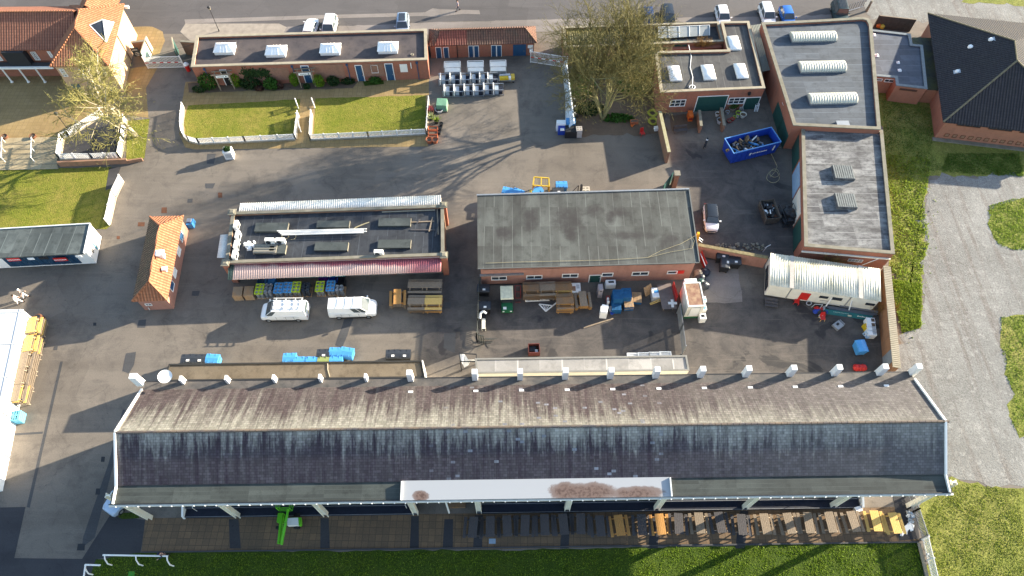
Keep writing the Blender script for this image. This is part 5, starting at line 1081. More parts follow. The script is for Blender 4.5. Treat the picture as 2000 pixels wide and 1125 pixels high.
# ------------------------------------------------------------------ FENCES, WALLS, GATES
def picket(label, pxs, h, mat=M_white, name="picket_fence", gap=.16, closed=False, cat="fence", kerb=True, bars=True):
    pts = [P(x, y, 0) for x, y in pxs]; t = thing(name, label, cat, pts[0]); ps, rl, pk_ = MB(), MB(), MB()
    for a, b in zip(pts, pts[1:]):
        L = (b - a).length; d = (b - a) / L; n = max(1, round(L / 1.9))
        for i in range(n + 1): MB().box((*(a + d * (L * i / n))[:2], 0), (.11, .11, h + .08)).build("post", mat, t)
        for z in (h * .22, h * .92): rl.bar(a + Vector((0, 0, z)), b + Vector((0, 0, z)), .05, .08)
        k = int(L / gap)
        for i in range(1, k): q = a + d * (L * i / k); pk_.box((q.x, q.y, h * .1), (gap * .62, .04, h * .9), math.atan2(d.y, d.x))
        if kerb: MB().bar(a + Vector((0, 0, .08)), b + Vector((0, 0, .08)), .28, .16).build("kerb", M_cope, t)
    rl.build("rail", mat, t); pk_.build("pickets", mat, t); return t
picket("white picket fence round the left lodge lawn with a curved corner", [(360, 212), (356, 245), (359, 268), (370, 277), (390, 282), (480, 278), (578, 273), (584, 228)], 1.05)
picket("white picket fence round the right lodge lawn", [(610, 226), (607, 274), (720, 269), (833, 263), (838, 200)], 1.05)
picket("short white rail at the top of the path, left side", [(580, 204), (583, 212)], 1.0, name="gate_rail", kerb=False)
picket("short white rail at the top of the path, right side", [(612, 203), (615, 211)], 1.0, name="gate_rail", kerb=False)
picket("white gate standing open on the lodge garden path", [(582, 232), (588, 258)], 1.0, name="garden_gate", cat="gate", kerb=False)
picket("solid white boarded fence beside the left lawn and the yard road", [(241, 355), (226, 386), (214, 440)], 1.3, gap=.075)
# raised planting bed with white railings
wl = thing("retaining_wall", "brick retaining wall of the raised bed and grass bank beside the clubhouse steps", "retaining wall", P(180, 318, 0))
MB().prism([tuple(P(x, y))[:2] for x, y in [(118, 326), (252, 320), (252, 317.5), (118, 323)]], 0, .8).build("wall", M_brickd, wl)
MB().prism([tuple(P(x, y))[:2] for x, y in [(250, 320), (280, 315), (280, 313), (250, 317.5)]], 0, .5).build("wall", M_brickd, wl)
sheet("planting_bed", [(130, 270), (205, 222), (246, 228), (240, 312), (118, 322)], .03, M_tar2); sheet("grass_bank", [(250, 236), (292, 232), (282, 309), (246, 314)], .03, M_grass)
picket("white railings round the raised bed at the foot of the smaller tree", [(202, 226), (136, 268), (124, 272), (118, 312), (182, 312), (236, 310), (243, 276), (247, 236)], 1.15, name="railing", gap=.22)
st = thing("steps", "broad stone steps from the clubhouse terrace to the left lawn", "steps", P(60, 330, 0))
m = MB()
for k in range(6):
    a, b, c, d = P(-200, 336 - k * 10), P(114, 330 - k * 10), P(112, 320 - k * 10), P(-200, 326 - k * 10); z = .08 + k * .03; m.hexa([(*q[:2], 0) for q in (a, b, c, d)], [(*q[:2], z) for q in (a, b, c, d)])
m.build("treads", flags("cream_stone_steps", (.34, .265, .155), (.40, .32, .20), (.2, .15, .09), 1.2, 3, (.26, .2, .115)), st)
m = MB()
for k in range(6): a, b = P(-200, 336 - k * 10, .085 + k * .03), P(114, 330 - k * 10, .085 + k * .03); m.bar(a + Vector((0, .03, .012)), b + Vector((0, .03, .012)), .06, .02)
m.build("nosing", M_cope, st)
for k, (x, lab) in enumerate(((2, "white handrail on the clubhouse steps at the picture's left edge"), (60, "white handrail on the clubhouse steps nearer the railed bed"))):
    t = thing("handrail", lab, "handrail", P(x + 8, 310, 0), 0, "handrails on the clubhouse steps"); a, b = P(x + 1, 268, .95), P(x, 308, .95); MB().tube(a, b, .06).build("rail", M_white, t)
    for y in (.05, .5, .98): q = a.lerp(b, y); MB().tube((q.x, q.y, 0), q, .04).build("post", M_white, t)
for x, y, lab in ((12, 271, "round dark tub by the left handrail at the top of the clubhouse steps"), (67, 270, "round dark tub by the right handrail at the top of the clubhouse steps")):
    t = thing("planter_tub", lab, "planter", P(x, y, 0), 0, "tubs on the clubhouse terrace"); MB().lathe([(.30, 0), (.42, .25), (.40, .5), (.36, .5), (.34, .42)], P(x, y, 0), 12).build("tub", M_rust, t, smooth=True); b = P(x, y, 0); MB().lathe([(.33, .40), (.33, .43)], b, 10).build("soil", M_soil, t)
# boundary wall on the right, yard walls
bw = thing("boundary_wall", "long brick boundary wall with pale tiled coping right of the cabin yard", "wall", P(1740, 640, 0))
m = MB(); a0, b0_ = P(1728, 520, 2.3), P(1747, 718, 2.3); d = (b0_ - a0).normalized(); nx = Vector((-d.y, d.x, 0)); nx = nx if nx.x > 0 else -nx
m.hexa([(*a0[:2], 0), (*b0_[:2], 0), (*(b0_ + nx * .4)[:2], 0), (*(a0 + nx * .4)[:2], 0)], [(*a0[:2], 2.3), (*b0_[:2], 2.3), (*(b0_ + nx * .4)[:2], 2.3), (*(a0 + nx * .4)[:2], 2.3)]); m.build("wall", brick("brown_wall_brick", (.26, .11, .05), (.32, .15, .07), (.2, .13, .09), (.1, .06, .03)), bw)
m = MB(); n = 55
for k in range(n):
    q = a0.lerp(b0_, (k + .5) / n) + nx * .2 + Vector((0, 0, -.0)); m.box((q.x, q.y, 2.3), (.78, (b0_ - a0).length / n * .8, .1), math.atan2(nx.y, nx.x))
m.build("coping", M_cope, bw)
WBw = Wall(a0, b0_)
for k in (13.0 , 16.4): 
    m = MB(); m.hexa([WBw.pt(k - 3, .1, .0), WBw.pt(k - 1.6, .1, .0), WBw.pt(k - 1.6, .1, .06), WBw.pt(k - 3, .1, .06)], [WBw.pt(k - 3, 2.2, .0), WBw.pt(k - 1.6, 2.2, .0), WBw.pt(k - 1.6, 2.2, .06), WBw.pt(k - 3, 2.2, .06)]); m.build("grey_panel", plain("weathered_panel", (.22, .23, .24), .8), bw)
m = MB(); m.tube(a0.lerp(b0_, .42) + nx * .75 + Vector((0, 0, -.6)), a0.lerp(b0_, .92) + nx * .75 + Vector((0, 0, -.6)), .07); m.build("pipe", M_white, bw)
def lowwall(label, pxa, pxb, h, t, mb, mc, name="brick_wall", z=None):
    a, b = P(*pxa, h), P(*pxb, h); d = (b - a).normalized(); o = thing(name, label, "wall", ((a.x + b.x) / 2, (a.y + b.y) / 2, 0)); a = Vector((a.x, a.y, 0)); b = Vector((b.x, b.y, 0))
    MB().bar(a + Vector((0, 0, h / 2 - .04)), b + Vector((0, 0, h / 2 - .04)), t, h - .08).build("wall", mb, o); MB().bar(a + Vector((0, 0, h - .02)), b + Vector((0, 0, h - .02)), t + .1, .10).build("coping", mc, o); return o
lowwall("mossy topped brick wall between the tree garden and the sand pen", (1289, 217), (1307, 297), 2.0, .3, M_brickd, plain("yellow_moss_coping", (.28, .25, .13), .9, var=.4, dirt=(.5, .46, .36)))
lowwall("short brick wall right of the sand pen", (1366, 215), (1370, 246), 1.3, .25, M_brickd, M_coped)
lowwall("short brick wall beside the flower pots under the office window", (1409, 210), (1415, 245), 1.2, .25, M_brickd, M_coped)
lowwall("brick yard wall running from the workshop to the cabin", (1364, 478), (1500, 503), 1.9, .3, M_brickp, plain("mossy_coping", (.25, .2, .10), .9, var=.5))
lowwall("dark brick gate wall with sign left of the lodge gate", (256, 82), (285, 79), 2.2, .25, M_brickd, M_coped, "gate_wall")
lowwall("dark brick gate wall joining the lodge's left end", (352, 80), (383, 82), 2.2, .25, M_brickd, M_coped, "gate_wall")
sg = thing("gate_sign", "dark sign with a white arrow circle on the wall left of the lodge gate", "sign", P(277, 105, 0)); A, B = P(262, 116), P(285, 114); WSg = Wall(A, B)
pl = MB().hexa([WSg.pt(.3, .5, .02), WSg.pt(1.3, .5, .02), WSg.pt(1.3, .5, .06), WSg.pt(.3, .5, .06)], [WSg.pt(.3, 1.9, .02), WSg.pt(1.3, 1.9, .02), WSg.pt(1.3, 1.9, .06), WSg.pt(.3, 1.9, .06)]).build("board", plain("slate_sign", (.035, .05, .06), .5), sg)
m = MB()
for k in range(16): a = 2 * pi * k / 16; b = 2 * pi * (k + 1) / 16; m.bar(WSg.pt(.85 + .27 * cos(a), .9 + .27 * sin(a), .075), WSg.pt(.85 + .27 * cos(b), .9 + .27 * sin(b), .075), .05, .02)
m.bar(WSg.pt(.68, .9, .075), WSg.pt(1.0, .9, .075), .06, .02); m.bar(WSg.pt(.9, 1.02, .075), WSg.pt(1.02, .9, .075), .05, .02); m.bar(WSg.pt(.9, .78, .075), WSg.pt(1.02, .9, .075), .05, .02); m.build("arrow", M_white, pl)
m = MB(); 
for k in range(5): m.box(WSg.pt(.5 + k * .14, 1.5, .07), (.09, .02, .12))
m.build("lettering", M_white, pl)
for lab, px, mt, W_ in (("pale green door leaf of the lodge gateway standing open in the sun", ((289, 128), (299, 96)), plain("mint_paint", (.45, .62, .52), .5), 2.2), ("dark green door leaf of the lodge gateway standing open in the shade", ((353, 124), (348, 98)), M_greenD, 2.2)):
    a, b = P(*px[0]), P(*px[1]); t = thing("gate_leaf", lab, "gate", a, 0, "door leaves of the lodge gateway"); MB().bar(a + Vector((0, 0, 1.1)), b + Vector((0, 0, 1.1)), .08, 2.1).build("panel", mt, t); MB().bar(a + Vector((0, 0, 2.2)), b + Vector((0, 0, 2.2)), .14, .1).build("cap_rail", M_cope, t)
def railgate(label, pa, pb, h, lean=0):
    a, b = P(*pa), P(*pb); t = thing("railing_gate", label, "gate", a, 0, "white railing gates"); L = (b - a).length; d = (b - a) / L; n = int(L / .17); m = MB()
    for i in range(n + 1): q = a + d * (L * i / n); m.box((q.x, q.y, .1), (.045, .045, h - .1))
    m.build("bars", M_white, t); m = MB()
    for z in (.12, h): m.bar(a + Vector((0, 0, z)), b + Vector((0, 0, z)), .06, .06)
    m.build("frame", M_white, t)
    for i in range(10):
        MB().bar(a + d * (L * i / 10) + Vector((0, -.04, h * .52)), a + d * (L * (i + 1) / 10) + Vector((0, -.04, h * .52)), .05, .12).build("reflective_strip", M_red if i % 2 == 0 else M_white, t)
    for q in (a, b): MB().box((q.x, q.y, 0), (.10, .10, h + .15)).build("post", M_white, t)
    return t
railgate("white barred gate between the clubhouse and the lodge", (290, 134), (361, 132), 1.9); railgate("white barred gate at the right end of the stable row", (1036, 122), (1107, 133), 1.85)
mf = picket("galvanised mesh fence panels beside the white cold store", [(1322, 612), (1327, 650), (1332, 692)], 2.0, M_grey, "mesh_fence", .12, kerb=False)
picket("dark mesh fence and gate left of the workshop yard", [(937, 560), (934, 640), (932, 668), (945, 672)], 1.9, plain("dark_steel", (.06, .065, .06), .5), "mesh_fence", .22, kerb=False)
picket("grey barred fence at the right end of the grandstand terrace", [(1772, 968), (1783, 1000), (1800, 1052)], 1.3, M_grey, "railing", .12, kerb=False)
picket("white barred fence running down the racecourse side by the field", [(1800, 1054), (1830, 1180)], 1.3, M_white, "railing", .12, kerb=False)
lowwall("narrow concrete edging below the barred fence", (1795, 1060), (1822, 1170), .15, .2, M_cope, M_cope, "edging")
def running_rail(label, a, b, n):
    A, B = P(*a, 1.25), P(*b, 1.25); t = thing("running_rail", label, "running rail", (A.x, A.y, 0), 0, "white racecourse rails"); MB().tube(A, B, .075, .075, 8).build("rail", M_white, t, smooth=True)
    for i in range(n):
        q = A.lerp(B, (i + .05) / (n - 1) * .96) if n > 1 else A; MB().path([q, q + Vector((.02, -.32, -.22)), (q.x + .15, q.y - .62, .6), (q.x + .25, q.y - .62, 0)], .06, 7).build("post", M_white, t, smooth=True)
running_rail("longer white racecourse rail on three curved posts at the turf edge", (201, 1084), (328, 1086), 3); running_rail("shorter white racecourse rail across the dark road at the bottom edge", (166, 1103), (196, 1104), 1)
tag(MB().tube(P(167, 1104, 1.2), P(160, 1150, 1.2), .075).build("running_rail", M_white), "white racecourse rail running off the bottom edge", "running rail", "white racecourse rails")
fe = thing("timber_fence", "dark weathered timber fence behind the link block by the gravel track", "fence", P(1740, 56)); A, B = P(1706, 54), P(1776, 62); MB().bar(A + Vector((0, 0, 1)), B + Vector((0, 0, 1)), .08, 2.0).build("boards", plain("old_fence_boards", (.085, .07, .055), .9, var=.4), fe); MB().bar(A + Vector((0, 0, 2.03)), B + Vector((0, 0, 2.03)), .14, .07).build("cap_rail", M_woodg, fe)
for k in range(5): q = A.lerp(B, k / 4); MB().box((q.x, q.y + .08, 0), (.12, .12, 2.05)).build("post", M_woodg, fe)
tf = thing("tarpaulin_fence", "fence draped in a white and blue grey polythene sheet beside the tree garden", "fence", P(1112, 250)); A, B = P(1103, 137), P(1119, 262)
n = 12
for k in range(0, n + 1, 2): q = A.lerp(B, k / n); MB().box((q.x + .1, q.y, 0), (.09, .09, 1.9)).build("post", M_black, tf)
m = MB(); ra_ = random.Random(2)
for k in range(n + 1):
    q = A.lerp(B, k / n); wv = ra_.gauss(0, .06); t_ = k / n; wd_ = .25 + 1.1 * max(0, t_ - .45) * (1 if t_ < .95 else .8)
    m.v += [(q.x - .12 - wd_, q.y, .05), (q.x - .15 - wd_ * .45 + wv, q.y, 1.2), (q.x + wv * .5, q.y, 1.9), (q.x + .14, q.y, 1.85)]
for k in range(n):
    for j in range(3): m.f.append((4 * k + j, 4 * k + 4 + j, 4 * k + 5 + j, 4 * k + j + 1)); m.mi.append(0)
m.build("polythene_sheet", M_poly, tf, smooth=60)
for lab, px, h in (("lamp post with dark lantern on the verge behind the lodge", (428, 61), 4.0), ("lamp post with round black lantern on the clubhouse terrace by the railed bed", (133, 253), 2.9)):
    b = P(*px); t = thing("lamp_post", lab, "lamp post", b, 0, "lamp posts"); MB().lathe([(.09, 0), (.07, .3), (.045, .5), (.04, h - .4)], b, 8).build("post", M_black, t, smooth=True); MB().lathe([(.08, h - .4), (.2, h - .15), (.26, h - .05), (.24, h), (.05, h + .16)], b, 10).build("lantern", M_black, t, smooth=True)
    MB().lathe([(.10, h - .36), (.19, h - .16)], (b.x + .03, b.y - .03, -.02), 8).build("glass", M_cope, t)
bl = thing("timber_bollard", "leaning old timber post by the track gate at the top right", "post", P(1692, 22)); b = P(1692, 22); MB().tube(b, b + Vector((.05, 0, 1.7)), .2, .16, 8).build("trunk", M_woodg, bl); MB().tube(b + Vector((.05, 0, 1.7)), b + Vector((.05, 0, 1.76)), .18, .14, 8).build("cap", M_coped, bl)
gt = thing("field_gate", "open barred field gate by the gravel track at the top right", "gate", P(1660, 26)); m = MB()
for k in range(7): q = P(1655 + k * 5, 22 - k * 1.5); m.box((q.x, q.y, .15), (.06, .06, 1.1))
m.build("bars", M_galv, gt); m = MB(); a, b = P(1655, 22, 1.25), P(1685, 13, 1.25); m.bar(a, b, .06); a, b = P(1655, 22, .2), P(1685, 13, .2); m.bar(a, b, .06); m.build("frame", M_galv, gt)
# ------------------------------------------------------------------ VEHICLES
def ringcs(x, w, zb, zt, ch=.16):
    h = zt - zb; return [(x, -w * .86, zb), (x, -w, zb + h * .28), (x, -w, zb + h * .62), (x, -w * .92, zt - .03), (x, -w * .55, zt), (x, w * .55, zt), (x, w * .92, zt - .03), (x, w, zb + h * .62), (x, w, zb + h * .28), (x, w * .86, zb)]
def car(label, cat, loc, rz, L, Wd, H, paint, st, gh, name="parked_car", roofmat=None, group=None, bars=None, split=False, panoramic=False):
    """st: body stations (x fraction, half width fraction, belt z); gh: greenhouse (x front base, x front top, x rear top, x rear base)"""
    t = thing(name, label, cat, (loc[0], loc[1], 0), rz, group); w = Wd / 2
    MB().loft([ringcs(L * (f - .5), w * k, .2, zb) for f, k, zb in st]).build("body", paint, t, False, smooth=35)
    zb = max(z for f, k, z in st[2:-2]) - .04; a0, a1, a2, a3 = [L * (f - .5) for f in gh]; wb, wt = w * .90, w * .74
    base = [(a0, -wb, zb), (a0, wb, zb), (a3, wb * .97, zb), (a3, -wb * .97, zb)]; top = [(a1, -wt, H - .05), (a1, wt, H - .05), (a2, wt * .96, H - .07), (a2, -wt * .96, H - .07)]
    MB().hexa([base[0], base[3], base[2], base[1]], [top[0], top[3], top[2], top[1]]).build("cabin", paint if not roofmat else roofmat, t, False)
    m = MB(); rows = []
    for f in range(6):
        x = a1 + (a2 - a1) * f / 5; c = .05 * sin(pi * (.12 + .76 * f / 5)); k = wt * (1 - .04 * f / 5); rows.append([(x, -k, H - .08), (x, -k * .96, H - .03 + c * .4), (x, -k * .5, H - .01 + c), (x, k * .5, H - .01 + c), (x, k * .96, H - .03 + c * .4), (x, k, H - .08)])
    m.loft(rows); m.build("roof", roofmat or paint, t, False, smooth=40)
    def pane(q, nm, mt=CARGLASS, s=.84, sv=.80, par=t):
        q = [Vector(p) for p in q]; c = sum(q, Vector()) / 4; n = (q[1] - q[0]).cross(q[3] - q[0]).normalized()
        if n.dot(c - Vector((0, 0, H * .6))) < 0: n = -n
        return MB().face([c + (p - c) * s + n * .015 for p in q]).build(nm, mt, par, False)
    pane([base[0], base[1], top[1], top[0]], "windscreen", s=.93); pane([base[2], base[3], top[3], top[2]], "rear_window", s=.86)
    for sgn in (0, 1):
        i, j = (1, 2) if sgn else (0, 3); B0, B1, T0, T1 = [Vector(v) for v in (base[i], base[j], top[i], top[j])]
        cuts = bars or (0, .5, 1)
        for c0, c1 in zip(cuts, cuts[1:]):
            if c0 is None or c1 is None: continue
            pane([B0.lerp(B1, c0), B0.lerp(B1, c1), T0.lerp(T1, c1), T0.lerp(T1, c0)], "side_window", s=.86)
    if panoramic: MB().face([(a1 + .1, -wt * .7, H + .045), (a1 + .1, wt * .7, H + .045), (a2 - .2, wt * .65, H + .045), (a2 - .2, -wt * .65, H + .045)]).build("glass_roof", GLASS, t, False)
    for fx in (.17, .80):
        for s in (-1, 1):
            x = L * (fx - .5); m = MB(); m.tube((x, s * (w - .20), .32), (x, s * (w + .005), .32), .32, .32, 14); wh_ = m.build("wheel", M_tyre, t, False, smooth=40); m = MB(); m.tube((x, s * (w - .05), .32), (x, s * (w + .015), .32), .2, .18, 10); m.build("rim", M_grey, wh_, False)
    for s in (-1, 1):
        MB().hexa([(-L / 2 + .06, s * w * .55, .58), (-L / 2 + .30, s * w * .90, .60), (-L / 2 + .30, s * w * .86, .74), (-L / 2 + .10, s * w * .55, .70)][::s], [(-L / 2 + .12, s * w * .55, .64), (-L / 2 + .34, s * w * .93, .68), (-L / 2 + .36, s * w * .80, .80), (-L / 2 + .18, s * w * .55, .76)][::s]).build("headlight", M_galv, t, False)
        MB().box((L / 2 - .05, s * w * .72, .65), (.12, .22, .18)).build("tail_light", M_redd, t, False)
        MB().box((a0 + .25, s * (w + .10), zb + .02), (.12, .2, .15)).build("door_mirror", paint, t, False)
    for s in (-1, 1):
        MB().box((0, s * w * .985, .20), (L * .5, .05, .14)).build("sill", M_black, t, False)
        for fx in (.36, .56, .73): MB().box((L * (fx - .5), s * w * 1.0, .36), (.022, .02, max(.3, zb - .42))).build("door_seam", M_dkgrey, t, False)
    MB().box((-L / 2 + .02, 0, .30), (.06, Wd * .62, .16)).build("grille", M_black, t, False); MB().box((L / 2 - .01, 0, .50), (.03, .5, .11)).build("number_plate", M_yellow, t, False)
    return t
ST_CAR = [(.0, .62, .55), (.02, .82, .70), (.08, .94, .80), (.26, 1.0, .92), (.5, 1.0, .95), (.8, 1.0, .97), (.93, .95, .95), (.99, .84, .85), (1.0, .7, .6)]
ST_VAN = [(.0, .66, .62), (.02, .86, .80), (.06, .95, .94), (.17, 1.0, 1.12), (.30, 1.0, 1.22), (.7, 1.0, 1.22), (.97, 1.0, 1.20), (1.0, .95, 1.1)]
G_HATCH = (.24, .40, .84, .97); G_SUV = (.25, .40, .90, .985); G_VAN = (.14, .29, .985, .998)
M_carw = plain("white_car_paint", (.78, .78, .77), .25, .55, var=.05); M_cars = plain("silver_blue_car_paint", (.42, .50, .60), .25, .6, .3, var=.1); M_carb = plain("blue_car_paint", (.03, .14, .46), .25, .55, var=.1); M_card = plain("dark_car_paint", (.02, .024, .03), .2, .6, var=.1); M_card2 = plain("dark_blue_car_paint", (.015, .04, .13), .25, .55)
def head(a, b): return math.atan2(P(*a).y - P(*b).y, P(*a).x - P(*b).x)   # body -x is the nose: a = tail pixel, b = nose pixel
q = P(1389, 424, .7); car("small white city car with a black roof in the works yard", "car", q, head((1387, 390), (1392, 450)), 3.65, 1.66, 1.5, M_carw, ST_CAR, (.22, .36, .86, .97), roofmat=M_card)
q = P(555, 606, .9); v1 = car("white panel van with ladder rack facing left in front of the kegs", "van", q, head((600, 606), (510, 607)), 5.0, 1.92, 1.93, M_carw, ST_VAN, G_VAN, name="panel_van", group="white vans by the bar", bars=(0.0, .17))
m = MB()
for x in (-.6, .4, 1.4, 2.1): m.bar((x, -.85, 2.06), (x, .85, 2.06), .06, .06)
for y in (-.8, -.25, .25, .8): m.bar((-.9, y, 2.1), (2.2, y, 2.1), .05, .05)
m.build("roof_rack", M_white, v1, False); MB().box((-.95, 0, 1.99), (.08, 1.1, .05)).build("rack_deflector", M_black, v1, False)
q = P(689, 600, .9); v2 = car("white van with a dark rear side window facing right in front of the kegs", "van", q, head((642, 602), (736, 599)), 5.0, 1.92, 1.9, M_carw, ST_VAN, G_VAN, name="panel_van", group="white vans by the bar", bars=(0.0, .17, .36))
m = MB()
for x in (-.3, .55, 1.4): m.bar((x, -.72, 1.975), (x, .72, 1.975), .04, .03)
m.build("roof_seam", M_bucket, v2, False)
for v in (v1, v2):
    for y in (-.965, .965): MB().box((.9, y, .95), (1.7, .012, .03)).build("door_rail", M_grey, v, False)
GP = "cars parked behind the buildings"
for lab, px, nose, L, W_, H_, pt, gh, kw in [("white parked car behind the lodge with its bonnet towards the road", (606, 54), (613, 30), 4.2, 1.8, 1.46, M_carw, G_HATCH, {}), ("white parked estate car nose-in behind the lodge, right of the other white one", (643, 52), (637, 78), 4.5, 1.85, 1.6, M_carw, G_SUV, {}),
    ("silver blue parked car with a dark glass roof behind the lodge", (786, 46), (785, 74), 4.3, 1.82, 1.52, M_cars, G_HATCH, dict(panoramic=True)), ("blue parked car half hidden by the big tree's twigs", (1267, 33), (1273, 60), 4.1, 1.78, 1.46, M_card2, G_HATCH, {}), ("dark grey parked car with roof bars behind the glazed lean-to", (1305, 32), (1310, 60), 4.4, 1.85, 1.6, M_card, G_SUV, {}),
    ("white parked hatchback behind the courtyard's right end", (1412, 30), (1420, 60), 4.1, 1.8, 1.5, M_carw, G_HATCH, {}), ("white parked estate car behind the alley roof", (1499, 28), (1509, 58), 4.5, 1.85, 1.6, M_carw, G_SUV, {}), ("bright blue parked hatchback next to the white estate car", (1538, 30), (1548, 58), 3.9, 1.75, 1.46, M_carb, G_HATCH, {})]:
    q = P(*px, .8); car(lab, "car", q, head(px, nose), L, W_, H_, pt, ST_CAR, gh, group=GP, **kw)
q = P(1642, 22, 1.0); v = car("dark green boxy four wheel drive with a ribbed roof at the top right", "off-road car", q, head((1638, 8), (1646, 40)), 4.5, 1.85, 2.0, plain("dark_green_car_paint", (.03, .055, .06), .4, .5), [(0, .8, .9), (.03, .95, 1.05), (.3, 1, 1.1), (.97, 1, 1.1), (1, .95, 1.0)], (.30, .34, .96, .985), group=GP)
m = MB()
for y in (-.5, -.3, -.1, .1, .3, .5): m.bar((-.5, y, 2.06), (1.9, y, 2.06), .07, .03)
m.build("roof_rib", M_dkgrey, v, False)
q = P(236, 984, .7); car("pale car tucked under the left end of the grandstand roof", "car", (q.x, q.y + 1.0), R(60), 4.2, 1.78, 1.45, M_cars, ST_CAR, G_HATCH)

# ------------------------------------------------------------------ PEOPLE AND DOG
def skin(name, chains, mat, parent, root_r=None):
    """one continuous skin-modifier body from chains of (point, radius) sharing points"""
    vs, rs, es, idx = [], [], [], {}
    for ch_ in chains:
        prev = None
        for p, r in ch_:
            k = tuple(round(c, 3) for c in p)
            if k not in idx: idx[k] = len(vs); vs.append(p); rs.append(r)
            i = idx[k]
            if prev is not None and prev != i: es.append((prev, i))
            prev = i
    me = bpy.data.meshes.new(name); me.from_pydata(vs, es, []); o = bpy.data.objects.new(name, me); COL.objects.link(o); o.parent = parent
    s = o.modifiers.new("skin", 'SKIN'); o.modifiers.new("sub", 'SUBSURF').levels = 1; o.modifiers["sub"].render_levels = 1
    for i, v in enumerate(me.skin_vertices[0].data): v.radius = (rs[i], rs[i]); v.use_root = (i == 0)
    me.materials.append(mat); s.use_smooth_shade = True; return o
def person(label, loc, rz, top, legs, stride=.25, armf=.2, lean=0.0, cap=None, sleeves=True, arms=None, group=None):
    t = thing("person", label, "person", loc, rz, group); s = 1.0
    hip, waist, chest, neck = (0, 0, .95), (.02 + lean * .1, 0, 1.1), (.03 + lean * .3, 0, 1.32), (.03 + lean * .42, 0, 1.5); hd = (.06 + lean * .5, 0, 1.64)
    def leg(y, f): return [((0, y, .90), .085), ((f * .45, y, .50), .06), ((f * .9 - .05 * (f < 0), y, .10 + .06 * (f < 0)), .042), ((f * .9 + .14, y, .05 + .03 * (f < 0)), .035)]
    def arm(y, f):
        if arms: return [((chest[0], y * 1.0, 1.42), .055), ((chest[0] + .12, y * 1.25, 1.18), .045), ((chest[0] + .40, y * .9, 1.12), .03), ((chest[0] + .48, y * .85, 1.12), .028)]
        return [((chest[0], y, 1.42), .055), ((chest[0] - .05 + f * .3, y * 1.3, 1.14), .043), ((chest[0] + f + .04, y * 1.25, .90), .03), ((chest[0] + f * 1.05 + .06, y * 1.2, .82), .028)]
    core = [(hip, .13), (waist, .125), (chest, .15), (neck, .06), (hd, .095), ((hd[0] + .01, 0, 1.74), .08)]
    chains = [core]
    hands = []
    for y, f in ((.19, armf), (-.19, -armf)):
        a = arm(y, f); chains.append([(chest, .15)] + a); h = a[-1][0]; d = 1 if arms else 0
        for k, (oy, ln) in enumerate(((-.03, .07), (-.01, .085), (.01, .08), (.03, .065), (.055, .04))): hands.append([(a[-1][0], .028), ((h[0] + .03 * d + .02, h[1] + oy, h[2] - .03 * (1 - d)), .010), ((h[0] + (ln if d else .03), h[1] + oy * 1.2, h[2] - (.02 if d else ln)), .008)])
    for y, f in ((.09, stride), (-.09, -stride)): chains.append([(hip, .13)] + leg(y, f))
    skin("body", chains + hands, M_skin, t)
    g = 1.16
    tc = [[(hip, .145), (waist, .145), (chest, .172), ((neck[0], 0, 1.46), .085)]]
    for y, f in ((.19, armf), (-.19, -armf)): a = arm(y, f); tc.append([(chest, .172)] + [(p, r * 1.25) for p, r in (a[:3] if sleeves else a[:2])])
    skin("jacket", tc, top, t)
    skin("trousers", [[((0, 0, 1.0), .14), (hip, .14)]] + [[(hip, .14)] + [(p, r * 1.22) for p, r in leg(y, f)[:3]] for y, f in ((.09, stride), (-.09, -stride))], legs, t)
    m = MB()
    for y, f in ((.09, stride), (-.09, -stride)): q = leg(y, f)[2][0]; m.box((q[0] + .06, y, max(0, q[2] - .10)), (.27, .1, .1))
    m.build("shoes", M_black, t, False)
    m = MB(); m.lathe([(.100, -.02), (.112, .04), (.10, .09), (.06, .125), (.01, .135)], (hd[0] - .015, 0, 1.66), 10); m.build("cap" if cap else "hair", cap or M_hair, t, False, smooth=True)
    m = MB(); m.box((hd[0] + .10, 0, 1.635), (.035, .03, .045)); m.box((hd[0] + .09, 0, 1.60), (.02, .06, .012)); m.build("face", plain("face_feature", (.36, .17, .13), .6), t, False)
    m = MB(); m.box((hd[0] + .097, .037, 1.675), (.014, .024, .014)); m.box((hd[0] + .097, -.037, 1.675), (.014, .024, .014)); m.build("eyes", M_black, t, False)
    m = MB(); m.box((hd[0], .108, 1.625), (.045, .02, .06)); m.box((hd[0], -.108, 1.625), (.045, .02, .06)); m.build("ears", M_skin, t, False)
    return t
person("person walking in a grey jacket and dark trousers on the road at the top", P(895, 21), R(200), plain("grey_lilac_jacket", (.28, .25, .30), .8), plain("slate_trousers", (.06, .065, .09), .8), .3)
person("person in white trousers and dark grey waistcoat, right of two by the food kiosk", P(52, 581.5), R(20), plain("grey_waistcoat", (.10, .10, .105), .8), M_white, .22, .22, 0, M_whitev, group="two people in white by the food kiosk")
person("person all in white with bare head, left of two by the food kiosk", P(41, 592.5), R(20), M_white, M_whitev, .25, .15, group="two people in white by the food kiosk")
person("person in a navy jacket leaning on the white racecourse rail", P(329.5, 1086), R(215), plain("navy_jacket", (.015, .022, .06), .8), plain("black_trousers", (.012, .012, .014), .8), .08, .1, .35, plain("navy_cap", (.015, .02, .05), .8), arms=True)
dg = thing("dog", "black and white dog walking across the skip yard", "dog", P(1377, 285), R(68))
dgb = [[((-.42, 0, .55), .12), ((-.15, 0, .56), .125), ((.15, 0, .55), .15), ((.34, 0, .62), .11), ((.5, 0, .76), .075), ((.60, 0, .80), .085), ((.74, 0, .76), .045)], [((-.42, 0, .55), .12), ((-.62, .03, .50), .035), ((-.8, .06, .38), .03)]]
